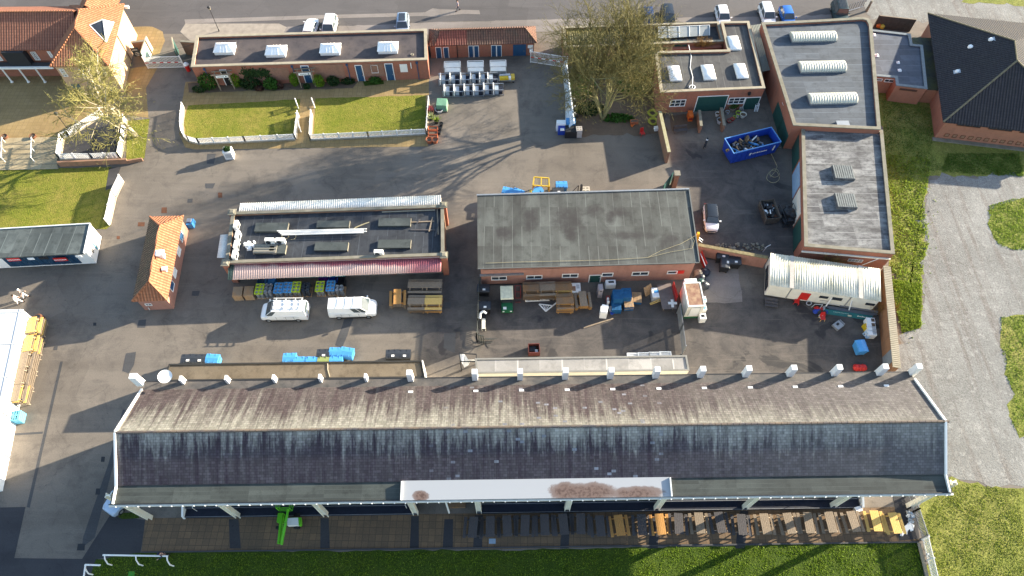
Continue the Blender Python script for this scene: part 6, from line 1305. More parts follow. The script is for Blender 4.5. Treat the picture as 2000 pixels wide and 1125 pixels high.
for y, f in ((.10, .12), (-.10, -.10)):
    dgb.append([((.15, 0, .55), .15), ((.22, y, .42), .06), ((.22 + f, y, .22), .034), ((.24 + f, y, .03), .036)])
    dgb.append([((-.42, 0, .55), .12), ((-.40, y, .42), .075), ((-.34 - f, y, .30), .05), ((-.50 - f, y, .20), .032), ((-.46 - f, y, .03), .036)])
skin("body", dgb, plain("black_fur", (.022, .024, .028), .9), dg)
m = MB(); m.lathe([(.01, 0), (.055, .02), (.05, .10), (.01, .13)], (.69, 0, .70), 8); m.lathe([(.13, 0), (.13, .14)], (.40, 0, .62), 10); m.build("white_ruff", M_white, dg, False, smooth=True)
m = MB(); m.box((.57, .06, .86), (.05, .05, .09), 0, .3, .3); m.box((.57, -.06, .86), (.05, .05, .09), 0, .3, .3); m.build("ears", M_black, dg, False); m = MB(); m.box((.77, 0, .755), (.03, .04, .03)); m.build("nose", M_black, dg, False)

# ------------------------------------------------------------------ PICNIC TABLES
def picnic_table(mat, fr=None):
    t = thing("picnic_table", "", "picnic table")
    m = MB()
    for k in range(5): m.box((-.32 + k * .16, 0, .72), (.148, 1.85, .04))
    m.build("tabletop", mat, t, False)
    for s in (-1, 1):
        m = MB(); m.box((s * .68, 0, .43), (.13, 1.85, .04)); m.box((s * .82, 0, .43), (.13, 1.85, .04)); m.build("bench", mat, t, False)
    for y in (-.68, .68):
        m = MB(); m.bar((-.75, y, 0), (-.22, y, .72), .09, .045); m.bar((.75, y, 0), (.22, y, .72), .09, .045); m.bar((-.86, y + .05, .39), (.86, y + .05, .39), .045, .09); m.bar((-.34, y + .05, .68), (.34, y + .05, .68), .045, .09); m.build("leg_frame", fr or mat, t, False)
    return t
PT = {}
def ptable(kind, loc, rz, label, group):
    k, f = kind if isinstance(kind, tuple) else (kind, None)
    if k not in PT: PT[k] = (picnic_table(k, f), [])
    return place(PT[k][0], PT[k][1], loc, rz, label, group)
DK, GR, BN, OR, YL = M_woodd, M_woodg, M_woodb, M_woodo, M_woody
ordn = ["first", "second", "third", "fourth", "fifth", "sixth", "seventh", "eighth", "ninth", "tenth", "eleventh", "twelfth", "thirteenth", "fourteenth", "fifteenth", "sixteenth", "seventeenth", "eighteenth", "nineteenth", "twentieth", "twenty-first", "last"]
desc = {id(DK): "dark stained", id(GR): "weathered grey", id(BN): "brown", id(OR): "new orange wood", id(YL): "bright yellow wood"}
for i, (x, mt) in enumerate(zip([924, 957.5, 990.5, 1025.5, 1064, 1101, 1134.5, 1172.5, 1210, 1254, 1290, 1326, 1367, 1407, 1449, 1495, 1542, 1580, 1623, 1668, 1712, 1748], [DK] * 8 + [OR, DK, OR, DK, GR, DK, DK, GR, GR, GR, GR, GR, YL, YL])):
    q = P(x, 1027 - 8 * (x - 924) / 824, .75); ptable(mt, (q.x, q.y + ((i * 29) % 7 - 3) * .035, 0), R(1 + (i * 37 % 11 - 5) * .9), "%s picnic table, %s from the left in the row before the grandstand" % (desc[id(mt)], ordn[i]), "picnic tables in the row before the grandstand")
def pstack(pxs, rz, kinds, where, group, step=.20, z0=0.0, dx=(0, 0)):
    q = P(*pxs, z0 + .75 + step * (len(kinds) - 1)); n = len(kinds)
    for k, mt in enumerate(kinds):
        pos = ["bottom", "second up", "third up", "fourth up", "fifth up"][k] if k < n - 1 else "topmost"
        ptable(mt, (q.x + dx[0] * (k % 2), q.y + dx[1] * (k % 2), z0 + step * k), rz + R((k * 53 % 5) - 2), "%s picnic table, %s in stack %s" % (desc[id(mt)], pos, where), group)
for i, (x, y, ks) in enumerate([(65, 637, [GR, YL, GR, YL]), (58, 673, [GR, YL, GR, YL]), (49, 706, [GR, GR, GR, GR]), (41, 738, [GR, GR, GR, GR]), (34, 770, [GR, GR, YL, GR])]):
    pstack((x - 4, y - 3), R(7), ks, ["at the marquee's back corner", "second from the marquee corner", "in the marquee's middle", "two from the blue crate", "next to the blue crate"][i], "picnic tables stacked by the marquee", .28)
pstack((776, 579), R(2), [GR, GR, GR, OR], "left of the bar piles", "picnic tables stacked by the bar", .2)
for x, w in ((813, "left pile"), (846, "right pile")):
    for j, (y, ks) in enumerate([(556, [GR, DK, GR]), (588, [OR if x > 830 else BN, GR, YL if x > 830 else GR])]): pstack((x, y), R(91), ks, ("rear, " if j == 0 else "front, ") + w + " by the bar", "picnic tables stacked by the bar", .3)
for x, y, r, ks, w in [(1038, 562, 91, [BN, BN, BN, BN], "by the workshop wall farthest left"), (1069, 561, 91, [GR, BN, BN, GR], "by the workshop wall second from left"), (1101, 561, 91, [YL, OR, YL, BN], "beside the workshop freezer"), (1104, 587, 91, [OR, BN, OR, BN], "foremost by the workshop"), (1139, 583, 5, [OR, OR, GR], "rightmost by the workshop")]:
    pstack((x, y), R(r), ks, w, "picnic tables stacked by the workshop", .26)

# ------------------------------------------------------------------ KEGS ON PALLETS
kg = MB().lathe([(.19, 0), (.205, .04), (.19, .07), (.20, .12), (.20, .40), (.19, .45), (.205, .48), (.195, .53), (.17, .53), (.165, .48), (.05, .47), (.05, .50), (.01, .50)], n=14).build("keg", M_keg, smooth=30); tag(kg, "", "keg"); kg_used = []
kgb = MB().lathe([(.19, 0), (.205, .04), (.20, .12), (.20, .40), (.205, .48), (.195, .53), (.17, .53), (.165, .48), (.05, .47)], n=14).build("keg", plain("black_keg_cap", (.05, .06, .075), .4, var=.3), smooth=30); tag(kgb, "", "keg"); kgb_used = []
def pallet(mat, name="pallet", W_=1.0, L_=1.2):
    t = thing(name, "", "pallet"); m = MB()
    for k in range(7): m.box((-W_ / 2 + .06 + k * (W_ - .12) / 6, 0, .12), (.10, L_, .022))
    m.build("top_boards", mat, t, False); m = MB()
    for y in (-L_ / 2 + .06, 0, L_ / 2 - .06): m.box((0, y, .02), (W_, .10, .10)); 
    m.build("bearers", mat, t, False); m = MB()
    for x in (-W_ / 2 + .06, 0, W_ / 2 - .06): m.box((x, 0, 0), (.10, L_, .02))
    m.build("bottom_boards", mat, t, False); return t
pal = {}
def pall(mat, loc, rz, label, group):
    if mat not in pal: pal[mat] = (pallet(mat), [])
    return place(pal[mat][0], pal[mat][1], loc, rz, label, group)
def tray(mat):
    m = MB()
    for i in range(2):
        for j in range(3):
            cx, cy = -.22 + .44 * i, -.42 + .42 * j; n = 12; o_ = [(cx + .22 * sx, cy + .21 * sy, 0) for sx, sy in ((-1, -1), (-.33, -1), (.33, -1), (1, -1), (1, -.33), (1, .33), (1, 1), (.33, 1), (-.33, 1), (-1, 1), (-1, .33), (-1, -.33))]
            a0_ = math.atan2(-1, -1); inn_ = [(cx + .165 * cos(math.atan2(oy - cy, ox - cx)), cy + .165 * sin(math.atan2(oy - cy, ox - cx)), 0) for ox, oy, _ in o_]; m.ring(o_, inn_, 0, .09)
    m.box((0, -.64, -.04), (.90, .03, .14)); m.box((0, .64, -.04), (.90, .03, .14)); m.box((-.445, 0, -.04), (.03, 1.28, .14)); m.box((.445, 0, -.04), (.03, 1.28, .14))
    return m
trays = {}
for i, (x, y, col, kb, lab) in enumerate([(507, 565, M_limet, 0, "lime keg stack beside the timber pallets"), (524, 564, None, 0, "left untopped silver keg stack"), (544, 563, M_bluep, 0, "blue keg stack left of centre"), (562, 562, M_bluep, 0, "blue keg stack beside the middle one"), (579, 561, M_limet, 0, "lime keg stack in the middle"), (597, 561, None, 1, "black capped keg stack behind the left van"),
    (625, 560, M_limet, 0, "lime keg stack behind the right van"), (646, 559, M_bluep, 0, "blue keg stack behind the right van"), (663, 560, None, 0, "silver keg stack at the right end")]):
    q = P(x, y, 1.1); nm = "kegs on pallets in front of the bar"
    pall(M_woodp, (q.x, q.y, 0), R(1), "timber pallet under the " + lab, "pallets under the kegs")
    proto, us = (kgb, kgb_used) if kb else (kg, kg_used)
    for lay in (0, 1):
        for a in range(2):
            for b in range(3):
                if lay == 0 and b > 0: continue
                if i == 8 and b == 2: continue
                place(proto, us, (q.x - .22 + .44 * a, q.y - .42 + .42 * b, .145 + lay * .535), 0, "%s %s keg, %s %s in the %s" % (["lower", "upper"][lay], "black capped" if kb else "steel", ["front", "middle", "back"][b], ["left", "right"][a], lab), nm)
    if col:
        if col not in trays: tt = tray(col).build("keg_tray", col); tag(tt, "", "keg tray"); trays[col] = (tt, [])
        place(*trays[col], (q.x, q.y, 1.13), 0, "%s plastic tray on the %s" % ("lime" if col is M_limet else "blue", lab), "divider trays on the kegs")
for x, y, n, lab in ((464, 570, 7, "left"), (486, 569, 7, "right")):
    q = P(x, y, .9)
    for k in range(n): pall(M_woodp, (q.x, q.y, k * .142), R(4), "timber pallet, %s of the %s pile left of the kegs" % (["bottom", "second up", "third up", "fourth up", "fifth up", "sixth up", "top"][k], lab), "timber pallets left of the kegs")
for x, y, mt, lab in ((527, 549, M_bluep, "blue plastic crate under the bar awning behind the left kegs"), (512, 549, M_blueD, "dark blue crate under the bar awning behind the lime kegs"), (631, 549, M_purple, "purple plastic crate under the bar sign"), (649, 549, M_blued, "deep blue plastic crate beside the purple one under the bar sign"), (664, 549, M_black, "black plastic crate under the right end of the bar sign")):
    q = P(x, y, .8); t = thing("crate", lab, "crate", (q.x, q.y + .15, 0), .02, "crates under the bar awning"); m = MB(); o_ = [(-.5, -.4), (.5, -.4), (.5, .4), (-.5, .4)]; m.ring([(a, b) for a, b in o_], [(a * .93, b * .92) for a, b in o_], .0, .8); m.box((0, 0, .5), (.9, .7, .05)); m.build("body", mt, t, False); m = MB(); m.ring([(a * 1.06, b * 1.06) for a, b in o_], [(a * .93, b * .92) for a, b in o_], .74, .82); m.build("rim", mt, t, False)
for x, y, n, rz, mt, lab in [(1207, 575, 12, 3, M_blue2, "left tall blue pile"), (1224, 572, 12, 1, M_blue2, "right tall blue pile"), (1204, 596, 6, 2, M_blue2, "low blue pile"), (1228, 590, 6, 5, M_blue2, "mixed pile"), (1244, 580, 4, -3, M_blue2, "short pile by the leaning pallet")]:
    q = P(x, y, n * .14)
    for k in range(n):
        mm_ = M_woodp if (lab.startswith("mixed") and k in (2, n - 1)) or (lab.startswith("short") and k == n - 1) else mt
        pall(mm_, (q.x, q.y, k * .142), R(rz + (k * 7 % 5 - 2)), "%s pallet, number %d up in the %s by the workshop" % ("timber" if mm_ is M_woodp else "blue", k + 1, lab), "pallets piled by the workshop")
t = pall(M_woodp, P(1265, 562, .5), 0, "timber pallet leaning upright against the workshop wall", "pallets piled by the workshop"); t.rotation_euler = (R(62), 0, R(35)); t.location = P(1265, 566, .55)

# ------------------------------------------------------------------ WHEELED BINS
def bin_(mat, lid):
    t = thing("wheeled_bin", "", "bin"); m = MB(); m.box((0, 0, .18), (1.12, .84, .95), 0, 1.15, 1.18); m.build("body", mat, t, False)
    m = MB(); m.ring([(-.68, -.53), (.68, -.53), (.68, .53), (-.68, .53)], [(-.6, -.45), (.6, -.45), (.6, .45), (-.6, .45)], 1.10, 1.18); m.build("rim", mat, t, False)
    m = MB(); m.loft([[(x, -.52, 1.18), (x, -.42, 1.27), (x, 0, 1.33), (x, .42, 1.27), (x, .52, 1.18)] for x in (-.66, -.22, .22, .66)]); l = m.build("lid", lid, t, False)
    if lid is M_dkgrey: MB().box((.08, -.25, 1.30), (.3, .22, .03)).build("sticker", M_white, l, False)
    m = MB(); m.bar((-.3, -.50, 1.25), (-.3, .50, 1.25), .05, .12); m.bar((.3, -.50, 1.25), (.3, .50, 1.25), .05, .12); m.build("rib", lid, l, False)
    for x in (-.5, .5):
        for y in (-.33, .33): m = MB(); m.tube((x - .03, y, .1), (x + .03, y, .1), .1, .1, 10); m.build("wheel", M_tyre, t, False)
    for x in (-.69, .69): m = MB(); m.bar((x, -.3, 1.0), (x, .3, 1.0), .05); m.build("handle", mat, t, False)
    return t
binp = {"b": (bin_(M_bluep, M_bluep), []), "k": (bin_(M_black, M_dkgrey), []), "o": (bin_(plain("olive_bin", (.22, .26, .09), .5), plain("olive_bin", (.22, .26, .09), .5)), [])}
for x, y, c, rz, lab in [(366, 700, "k", 3, "left of two dark grey bins behind the rear shed's left end"), (389, 700, "k", 1, "right of two dark grey bins behind the rear shed's left end"), (414, 700, "b", -4, "blue bin right of the two dark ones behind the rear shed"), (565, 698, "b", 2, "blue bin, tall one at the left of the middle group behind the rear shed"), (585, 705, "b", 0, "low blue bin, second in the middle group behind the rear shed"), (607, 705, "b", 0, "low blue bin, third in the middle group behind the rear shed"),
    (631, 690, "k", 2, "dark grey bin in the middle group behind the rear shed"), (630, 705, "o", 0, "olive green bin in the middle group behind the rear shed"), (655, 687, "b", -2, "blue bin beside the dark grey one in the middle group"), (677, 687, "b", -9, "blue bin at the right end of the middle group"), (656, 704, "b", 1, "blue bin in front of the two back ones in the middle group"), (766, 691, "k", 3, "left of two dark grey bins by the rear shed's right end"), (789, 691, "k", 0, "right of two dark grey bins by the rear shed's right end"),
    (992, 372, "b", -14, "blue bin left of the others behind the workshop"), (1012, 375, "b", -25, "blue bin turned askew behind the workshop"), (1049, 371, "b", 28, "blue bin turned beside the yellow frame behind the workshop"), (1097, 360, "b", 1, "blue bin on the grey one's far side behind the workshop"), (1090, 372, "k", 2, "dark grey bin nearest the workshop's back wall"), (1684, 675, "b", 95, "blue bin alone in the cabin yard near the boundary wall"),
    (1412, 497, "k", -8, "black bin full of boxes by the brick yard wall, left of three"), (1417, 513, "k", 80, "black bin full of rubbish standing forward of the yard wall"), (1436, 508, "k", -4, "black bin by the brick yard wall, right of three"), (944, 562, "k", 0, "black bin in the corner at the left of the workshop"), (946, 596, "k", 0, "black bin by the mesh fence left of the workshop")]:
    q = P(x, y, 1.25); place(*binp[c], (q.x, q.y, 0), R(rz), lab, "wheeled bins")

# ------------------------------------------------------------------ SKIP, CONTAINERS
def skipbox(L, W_, H_, flare, mat, label, loc, rz, rubbish, seed, cat="skip", logo=False):
    t = thing("rubbish_skip", label, cat, loc, rz); m = MB(); o_ = [(-L / 2, -W_ / 2), (L / 2, -W_ / 2), (L / 2, W_ / 2), (-L / 2, W_ / 2)]; fx = 1 + flare / L
    b = [(x * 1.0, y * .92, 0.08) for x, y in o_]; tp = [(x * fx, y, H_) for x, y in o_]; bi_ = [(x * .985, y * .87, .15) for x, y in o_]; ti = [(x * fx * .985, y * .94, H_) for x, y in o_]
    for i in range(4): j = (i + 1) % 4; m.hexa([b[i], b[j], bi_[j], bi_[i]], [tp[i], tp[j], ti[j], ti[i]])
    m.face(b[::-1]); m.face(bi_); m.build("body", mat, t, False)
    m = MB(); m.ring([(x * fx * 1.01, y * 1.04) for x, y in o_], [(x * fx * .98, y * .94) for x, y in o_], H_ - .04, H_ + .05); m.build("rim", plain("scuffed_blue_rim", (.10, .26, .55), .5) if logo else mat, t, False)
    for i in range(8):
        x = -L / 2 + .4 + i * (L - .8) / 7
        for s in (-1, 1): MB().bar((x, s * W_ * .475, .1), (x, s * W_ * .515, H_ - .05), .10, .06).build("side_rib", mat, t, False)
    rnd = random.Random(seed); mats = rubbish; m = MB()
    for k in range(150 if logo else 70):
        m.m = rnd.randrange(len(mats)); l = rnd.uniform(.15, .6) if rnd.random() < .75 else rnd.uniform(.6, 1.5); a = Vector((rnd.uniform(-L / 2 + .3, L / 2 * (.4 if logo else .8)), rnd.uniform(-W_ * .36, W_ * .36), H_ * .55 + rnd.uniform(-.2, .25)))
        dd = Vector((rnd.gauss(0, 1), rnd.gauss(0, 1), rnd.gauss(0, .35))).normalized(); e_ = a + dd * l; e_.x = max(-L / 2 + .15, min(L / 2 - .2, e_.x)); e_.y = max(-W_ * .4, min(W_ * .4, e_.y)); m.bar(a, e_, rnd.uniform(.06, .3), rnd.uniform(.03, .18))
    m.m = 0; m.box((0, 0, .16), (L * .96, W_ * .82, H_ * .45)); m.build("rubbish", mats, t, False); return t
A, B = P(1424, 322), P(1516, 299); rz = math.atan2(B.y - A.y, B.x - A.x); nn_ = Vector((-sin(rz), cos(rz), 0)); c = (A + B) / 2 + nn_ * 1.25
sk_ = skipbox(6.0, 2.5, 2.05, .35, M_blued, "large open blue roll-off skip full of mixed rubbish in the office yard", c, rz, [M_black, M_dkgrey, M_white, M_woodb, M_grey, M_black, M_woodp, M_bluep], 6, logo=True)
text("enviwaste", "lettering", wm(sk_) @ Vector((.55, -1.27, 1.15)), (cos(rz), sin(rz), 0), (0, 0, 1), .42, M_white, sk_, 2.0)
m = MB(); m.hexa([(-.85, -1.26, .95), (-.65, -1.26, .95), (-.65, -1.29, .95), (-.85, -1.29, .95)], [(-.78, -1.27, 1.35), (-.58, -1.27, 1.35), (-.58, -1.30, 1.35), (-.78, -1.30, 1.35)]); m.hexa([(2.3, -1.26, .85), (2.48, -1.26, .85), (2.48, -1.29, .85), (2.3, -1.29, .85)], [(2.36, -1.28, 1.65), (2.54, -1.28, 1.65), (2.54, -1.31, 1.65), (2.36, -1.31, 1.65)]); m.build("emblem", M_white, sk_, False)
m = MB(); m.path([(-3.05, .1, .9), (-3.3, .1, 1.25), (-3.28, 0, 1.5), (-3.12, -.1, 1.55), (-3.05, -.15, 1.3)], .07, 7); m.build("lifting_hook", M_yelp, sk_, False)
q = P(1504, 410, 1.0); skipbox(2.6, 1.7, 1.15, .1, plain("old_board", (.11, .095, .08), .9, var=.5), "timber sided crate full of scrap metal in the works yard", (q.x, q.y, 0), R(97), [M_black, M_navy, M_whitev, M_grey, M_black, M_rust], 9, "scrap crate")
q = P(1541, 418, .9); t = thing("cage_trolley", "dark cage full of black tyres and bags beside the scrap crate", "cage", (q.x, q.y, 0), R(97)); m = MB()
for x, y in ((-1.2, -.8), (1.2, -.8), (1.2, .8), (-1.2, .8)): m.box((x, y, 0), (.06, .06, 1.3))
for z in (.1, .7, 1.3): m.bar((-1.2, -.8, z), (1.2, -.8, z), .04); m.bar((-1.2, .8, z), (1.2, .8, z), .04); m.bar((-1.2, -.8, z), (-1.2, .8, z), .04); m.bar((1.2, -.8, z), (1.2, .8, z), .04)
m.build("frame", M_dkgrey, t, False); rnd = random.Random(1); m = MB()
for k in range(24): m.lathe([(.25, 0), (.42, .12), (.38, .35), (.1, .45)], (rnd.uniform(-.8, .8), rnd.uniform(-.42, .42), .05 + .3 * (k % 4)), 9)
m.build("sacks", M_black, t, False)
# white cold store with rusty roof
A, B = P(1336, 622), P(1363, 621); rz = math.atan2(B.y - A.y, B.x - A.x); t = thing("cold_store", "white cold store box with a rust stained roof on a green base", "cold store", (A + B) / 2 + Vector((0, 1.5, 0)), rz)
MB().box((0, 0, 0), (1.75, 3.0, .28)).build("base", M_green, t, False); MB().box((0, 0, .28), (1.75, 2.9, 2.2)).build("walls", M_cream, t, False); MB().box((0, 0, 2.48), (1.6, 2.7, .05)).build("roof_sheet", M_rusttop, t, False)
m = MB(); m.ring([(-.9, -1.47), (.9, -1.47), (.9, 1.47), (-.9, 1.47)], [(-.78, -1.33), (.78, -1.33), (.78, 1.33), (-.78, 1.33)], 2.44, 2.56); m.build("roof_rim", M_white, t, False); MB().box((0, 1.78, 1.3), (1.3, .6, 1.0)).build("cooling_unit", M_white, t, False)
d_ = MB().box((0, -1.47, .5), (.95, .05, 1.75)).build("door", M_white, t, False); m = MB()
for s in (-1, 1): m.box((s * .5, -1.5, .5), (.03, .03, 1.75))
m.box((0, -1.5, 2.25), (1.0, .03, .03)); m.build("door_seal", M_bucket, d_, False)
for k, (x, y, z) in enumerate(((1374, 583, 1.0), (1374, 600, .9), (1373, 618, .85))):
    q = P(x, y, z); t = thing("washing_machine", ["white appliance wrapped in blue film, back of three beside the cold store", "white appliance with blue tape, middle of three beside the cold store", "white appliance with a dark square top, front of three beside the cold store"][k], "appliance", (q.x, q.y, 0), .05, "white appliances beside the cold store"); MB().box((0, 0, 0), (.65, .65, .9)).build("casing", M_white, t, False)
    if k == 2: MB().box((0, .05, .9), (.35, .3, .02)).build("opening", M_black, t, False)
    else: MB().box((.1, -.1, .9), (.3, .22, .03), .6).build("blue_film", M_bluep, t, False)
# ------------------------------------------------------------------ TERRACOTTA, POTS, TURNSTILES
t3 = []
def feeder():
    t = thing("steel_booth", "", "booth"); W_, D_, H_ = 2.1, 1.15, 1.9; m = MB()
    for x in (-W_ / 2, W_ / 2):
        for y in (-D_ / 2, D_ / 2): m.box((x, y, 0), (.09, .09, H_))
    for z in (.08, H_): m.bar((-W_ / 2, -D_ / 2, z), (W_ / 2, -D_ / 2, z), .09); m.bar((-W_ / 2, D_ / 2, z), (W_ / 2, D_ / 2, z), .09); m.bar((-W_ / 2, -D_ / 2, z), (-W_ / 2, D_ / 2, z), .09); m.bar((W_ / 2, -D_ / 2, z), (W_ / 2, D_ / 2, z), .09)
    m.build("frame", M_galv, t, False); MB().hexa([(-W_ / 2 + .05, -D_ / 2 + .2, .95), (W_ / 2 - .05, -D_ / 2 + .2, .95), (W_ / 2 - .05, D_ / 2 - .05, 1.75), (-W_ / 2 + .05, D_ / 2 - .05, 1.75)], [(-W_ / 2 + .05, -D_ / 2 + .2, 1.0), (W_ / 2 - .05, -D_ / 2 + .2, 1.0), (W_ / 2 - .05, D_ / 2 - .05, 1.8), (-W_ / 2 + .05, D_ / 2 - .05, 1.8)]).build("sloping_tray", M_white, t, False)
    MB().box((0, -D_ / 2 + .15, .1), (W_ - .12, .04, .85)).build("front_panel", M_grey, t, False); return t
fb = feeder()
for x, y, l in ((884, 134, "left of three steel framed booths with white trays by the stable row"), (929, 133, "middle of three steel framed booths with white trays by the stable row"), (973, 132, "right of three steel framed booths with white trays by the stable row")):
    q = P(x, y, 1.2); place(fb, t3, (q.x, q.y, 0), R(2), l, "steel booths by the stable row")
tu = []
def turnstile():
    t = thing("turnstile", "", "turnstile"); m = MB()
    for y in (-.6, .6): m.bar((-.75, y, .95), (.75, y, .95), .07); m.bar((-.75, y, .1), (.75, y, .1), .07)
    for x in (-.75, .75):
        for y in (-.6, .6): m.box((x, y, 0), (.07, .07, 1.0))
    m.build("frame", M_galv, t, False); MB().box((-.55, 0, .2), (.16, 1.25, .9), 0, .8, 1).build("divider", M_white, t, False); MB().box((-.15, 0, .15), (.5, 1.0, .65)).build("cabinet", plain("blue_grey_panel", (.30, .36, .43), .5), t, False); MB().box((.38, 0, .1), (.5, 1.0, .5)).build("dark_panel", M_navy, t, False); return t
tn = turnstile()
for k, (x, y) in enumerate([(868, 152), (887, 151), (908, 151), (927, 150), (945, 150), (961, 150), (876, 174), (895, 174), (915, 173), (933, 173), (953, 171), (972, 171)]):
    q = P(x, y, .8); place(tn, tu, (q.x, q.y, 0), R(1.5), "grey steel turnstile, %s from the left in the %s row by the booths" % (ordn[k % 6], ["back", "front"][k // 6]), "turnstiles stored by the stable row")
q = P(989, 150, .6); t = thing("tool_trolley", "open grey trolley of yellow cases and white parts at the right end of the turnstiles", "trolley", (q.x, q.y, 0), R(1)); MB().box((0, 0, .3), (2.1, 1.1, .12)).build("bed", M_grey, t, False); m = MB()
for x, y in ((-.9, -.45), (.9, -.45), (.9, .45), (-.9, .45)): m.tube((x, y - .04, .14), (x, y + .04, .14), .14, .14, 10)
m.build("wheels", M_tyre, t, False)
for x, y, dx, dy, mt, nm in ((-.3, -.2, 1.2, .5, M_yellow, "yellow_case"), (.85, 0, .5, .9, M_yelp, "yellow_case"), (-.2, .3, 1.4, .35, M_bucket, "parts"), (.45, -.15, .4, .4, M_whitev, "bundle")): MB().box((x, y, .42), (dx, dy, .3), .05).build(nm, mt, t, False)
q = P(863, 204, .6); t = thing("covered_crate", "crate under a pale green tarpaulin near the turnstiles", "crate", (q.x, q.y, 0), -.05); MB().box((0, 0, 0), (1.45, 1.5, 1.05), 0, .88, .85).build("tarpaulin", plain("faded_green_sheet", (.16, .32, .20), .6, var=.3, sc=1.5), t, False); MB().box((0, 0, 0), (1.5, 1.55, .1)).build("pallet_base", M_woodg, t, False)
def pot(name, label, px, r, h, mat, group=None, soil=True, z=None):
    b = P(*px, 0); t = thing(name, label, "plant pot", b, 0, group); MB().lathe([(r * .7, 0), (r * .95, h * .85), (r * 1.08, h * .86), (r * 1.08, h), (r * .92, h), (r * .85, h * .75), (.01, h * .75)], b, 14).build("pot", mat, t, smooth=30)
    if soil: MB().lathe([(r * .86, h * .70), (r * .86, h * .78)], b, 12).build("soil", M_soil, t)
    return t
gp_ = "pots beside the right lodge lawn"
pot("plant_pot", "round terracotta pot at the lawn corner, left of two", (839, 278), .42, .6, M_terra, gp_); pot("plant_pot", "round terracotta pot at the lawn corner, right of two", (850, 278), .42, .6, M_terra, gp_)
for y, l in ((250, "rear"), (259, "middle"), (267, "front")):
    b = P(846, y + 5); t = thing("trough", "rectangular terracotta trough, %s of three beside the lawn fence" % l, "trough", b, 0, gp_); m = MB(); o_ = [(-.6, -.3), (.6, -.3), (.6, .3), (-.6, .3)]; m.ring(o_, [(x * .9, y_ * .82) for x, y_ in o_], 0, .5); m.build("sides", plain("bright_terracotta", (.52, .13, .05), .8), t, False); MB().box((0, 0, .02), (1.06, .46, .4)).build("soil", M_soil, t, False)
for x, y, r, mt, l in ((862, 246, .26, M_black, "small black pot behind the troughs"), (860, 254, .24, M_black, "small black pot beside the middle trough"), (858, 262, .24, M_black, "small black pot beside the front trough"), (858, 218, .52, M_bucket, "square grey white tub of soil by the pale green crate")): pot("plant_pot", l, (x, y), r, .5, mt, gp_)
q = P(841, 214, .6); t = thing("folded_chairs", "stack of folded dark red chairs by the lawn fence", "chairs", (q.x, q.y, 0), .1); m = MB()
for k in range(4): m.hexa([(-.4 + k * .22, -.5, 0), (-.3 + k * .22, -.5, 0), (-.3 + k * .22, .5, 0), (-.4 + k * .22, .5, 0)], [(-.4 + k * .22, -.4, .9), (-.3 + k * .22, -.4, .9), (-.3 + k * .22, .4, .9), (-.4 + k * .22, .4, .9)])
m.build("chair", M_redd, t, False)
for k, (px, mt, l) in enumerate((((843, 233), leafmat("pale_spiky_leaves", (.32, .36, .16), (.42, .44, .24), (.14, .20, .06)), "pale spiky yucca by the lawn fence"), ((853, 240), L_weed, "yellow green leafy plant beside the yucca"))):
    b = P(*px); t = thing("potted_plant", l, "plant", b, 0, gp_); MB().lathe([(.25, 0), (.32, .4), (.25, .4)], b, 10).build("pot", M_black, t); rnd = random.Random(k + 3); m = MB()
    for j in range(46 if k == 0 else 60):
        a = rnd.uniform(0, 2 * pi); e_ = rnd.uniform(.3, 1.2); d = Vector((cos(a) * cos(e_), sin(a) * cos(e_), sin(e_))); q = b + Vector((0, 0, .4)); s_ = d.cross(Vector((0, 0, 1))).normalized() * .06; m.face([q - s_, q + s_, q + d * rnd.uniform(.5, 1.05)])
    m.build("leaves", mt, t)
# white planter box in the road
q = P(449, 312); t = thing("planter_box", "tall white planter box with dark foliage standing in the yard road", "planter", (q.x, q.y + .45, 0), .12); MB().box((0, 0, 0), (1.0, .95, 1.35), 0, 1.02, 1.02).build("box", M_white, t, False); m = MB(); m.box((0, -.49, .35), (.7, .03, .7)); m.box((0, -.5, .08), (1.02, .04, .12)); m.build("panel", M_bucket, t, False); MB().leaves((0, 0, 1.4), (.45, .42, .35), 260, .13, random.Random(3), .2).build("foliage", L_dark, t, False)
q = P(369, 138); t = thing("dispenser_bin", "round red post bin with a white top by the lodge gate", "bin", q); MB().lathe([(.26, 0), (.28, 1.0)], q, 12).build("body", M_red, t, smooth=30); MB().lathe([(.34, 1.0), (.36, 1.1), (.2, 1.3), (.02, 1.34)], q, 12).build("lid", M_white, t, smooth=30)
# ------------------------------------------------------------------ MACHINES AND YARD CLUTTER
q = P(566, 1020, .6); t = thing("boom_lift", "lime green towable boom lift with a white engine cover under the grandstand eaves", "boom lift", (q.x, q.y, 0), 0)
def Q2(px, py, z): v = P(px, py, z) - Vector((q.x, q.y, 0)); return v
m = MB(); m.bar(Q2(545, 1016, .55), Q2(588, 1014, .55), .3, .25); m.box(Q2(551, 1014, .3), (.5, .8, .7)); m.build("chassis", M_lime, t, False)
m = MB(); m.prism([tuple(Q2(*p, 1.1))[:2] for p in ((561, 1012), (582, 1011), (583, 1025), (561, 1026))], .55, 1.1); m.build("engine_cover", M_white, t, False); m = MB(); m.prism([tuple(Q2(*p, 1.1))[:2] for p in ((582.5, 1011), (587, 1012), (587, 1024), (583.2, 1026))], .5, 1.08); m.build("end_cover", M_lime, t, False)
m = MB(); m.bar(Q2(550, 1005, 1.3), Q2(544, 1062, 1.5), .18, .24); m.bar(Q2(554, 1007, 1.3), Q2(547.5, 1062, 1.5), .07, .1); m.build("lower_boom", M_lime, t, False); m = MB(); m.bar(Q2(550, 1064, 1.8), Q2(563, 994, 2.1), .16, .22); m.bar(Q2(554, 1040, 2.0), Q2(558, 1022, 2.1), .2, .16); m.build("upper_boom", M_lime, t, False)
m = MB(); b0 = Q2(558, 990, 1.9)
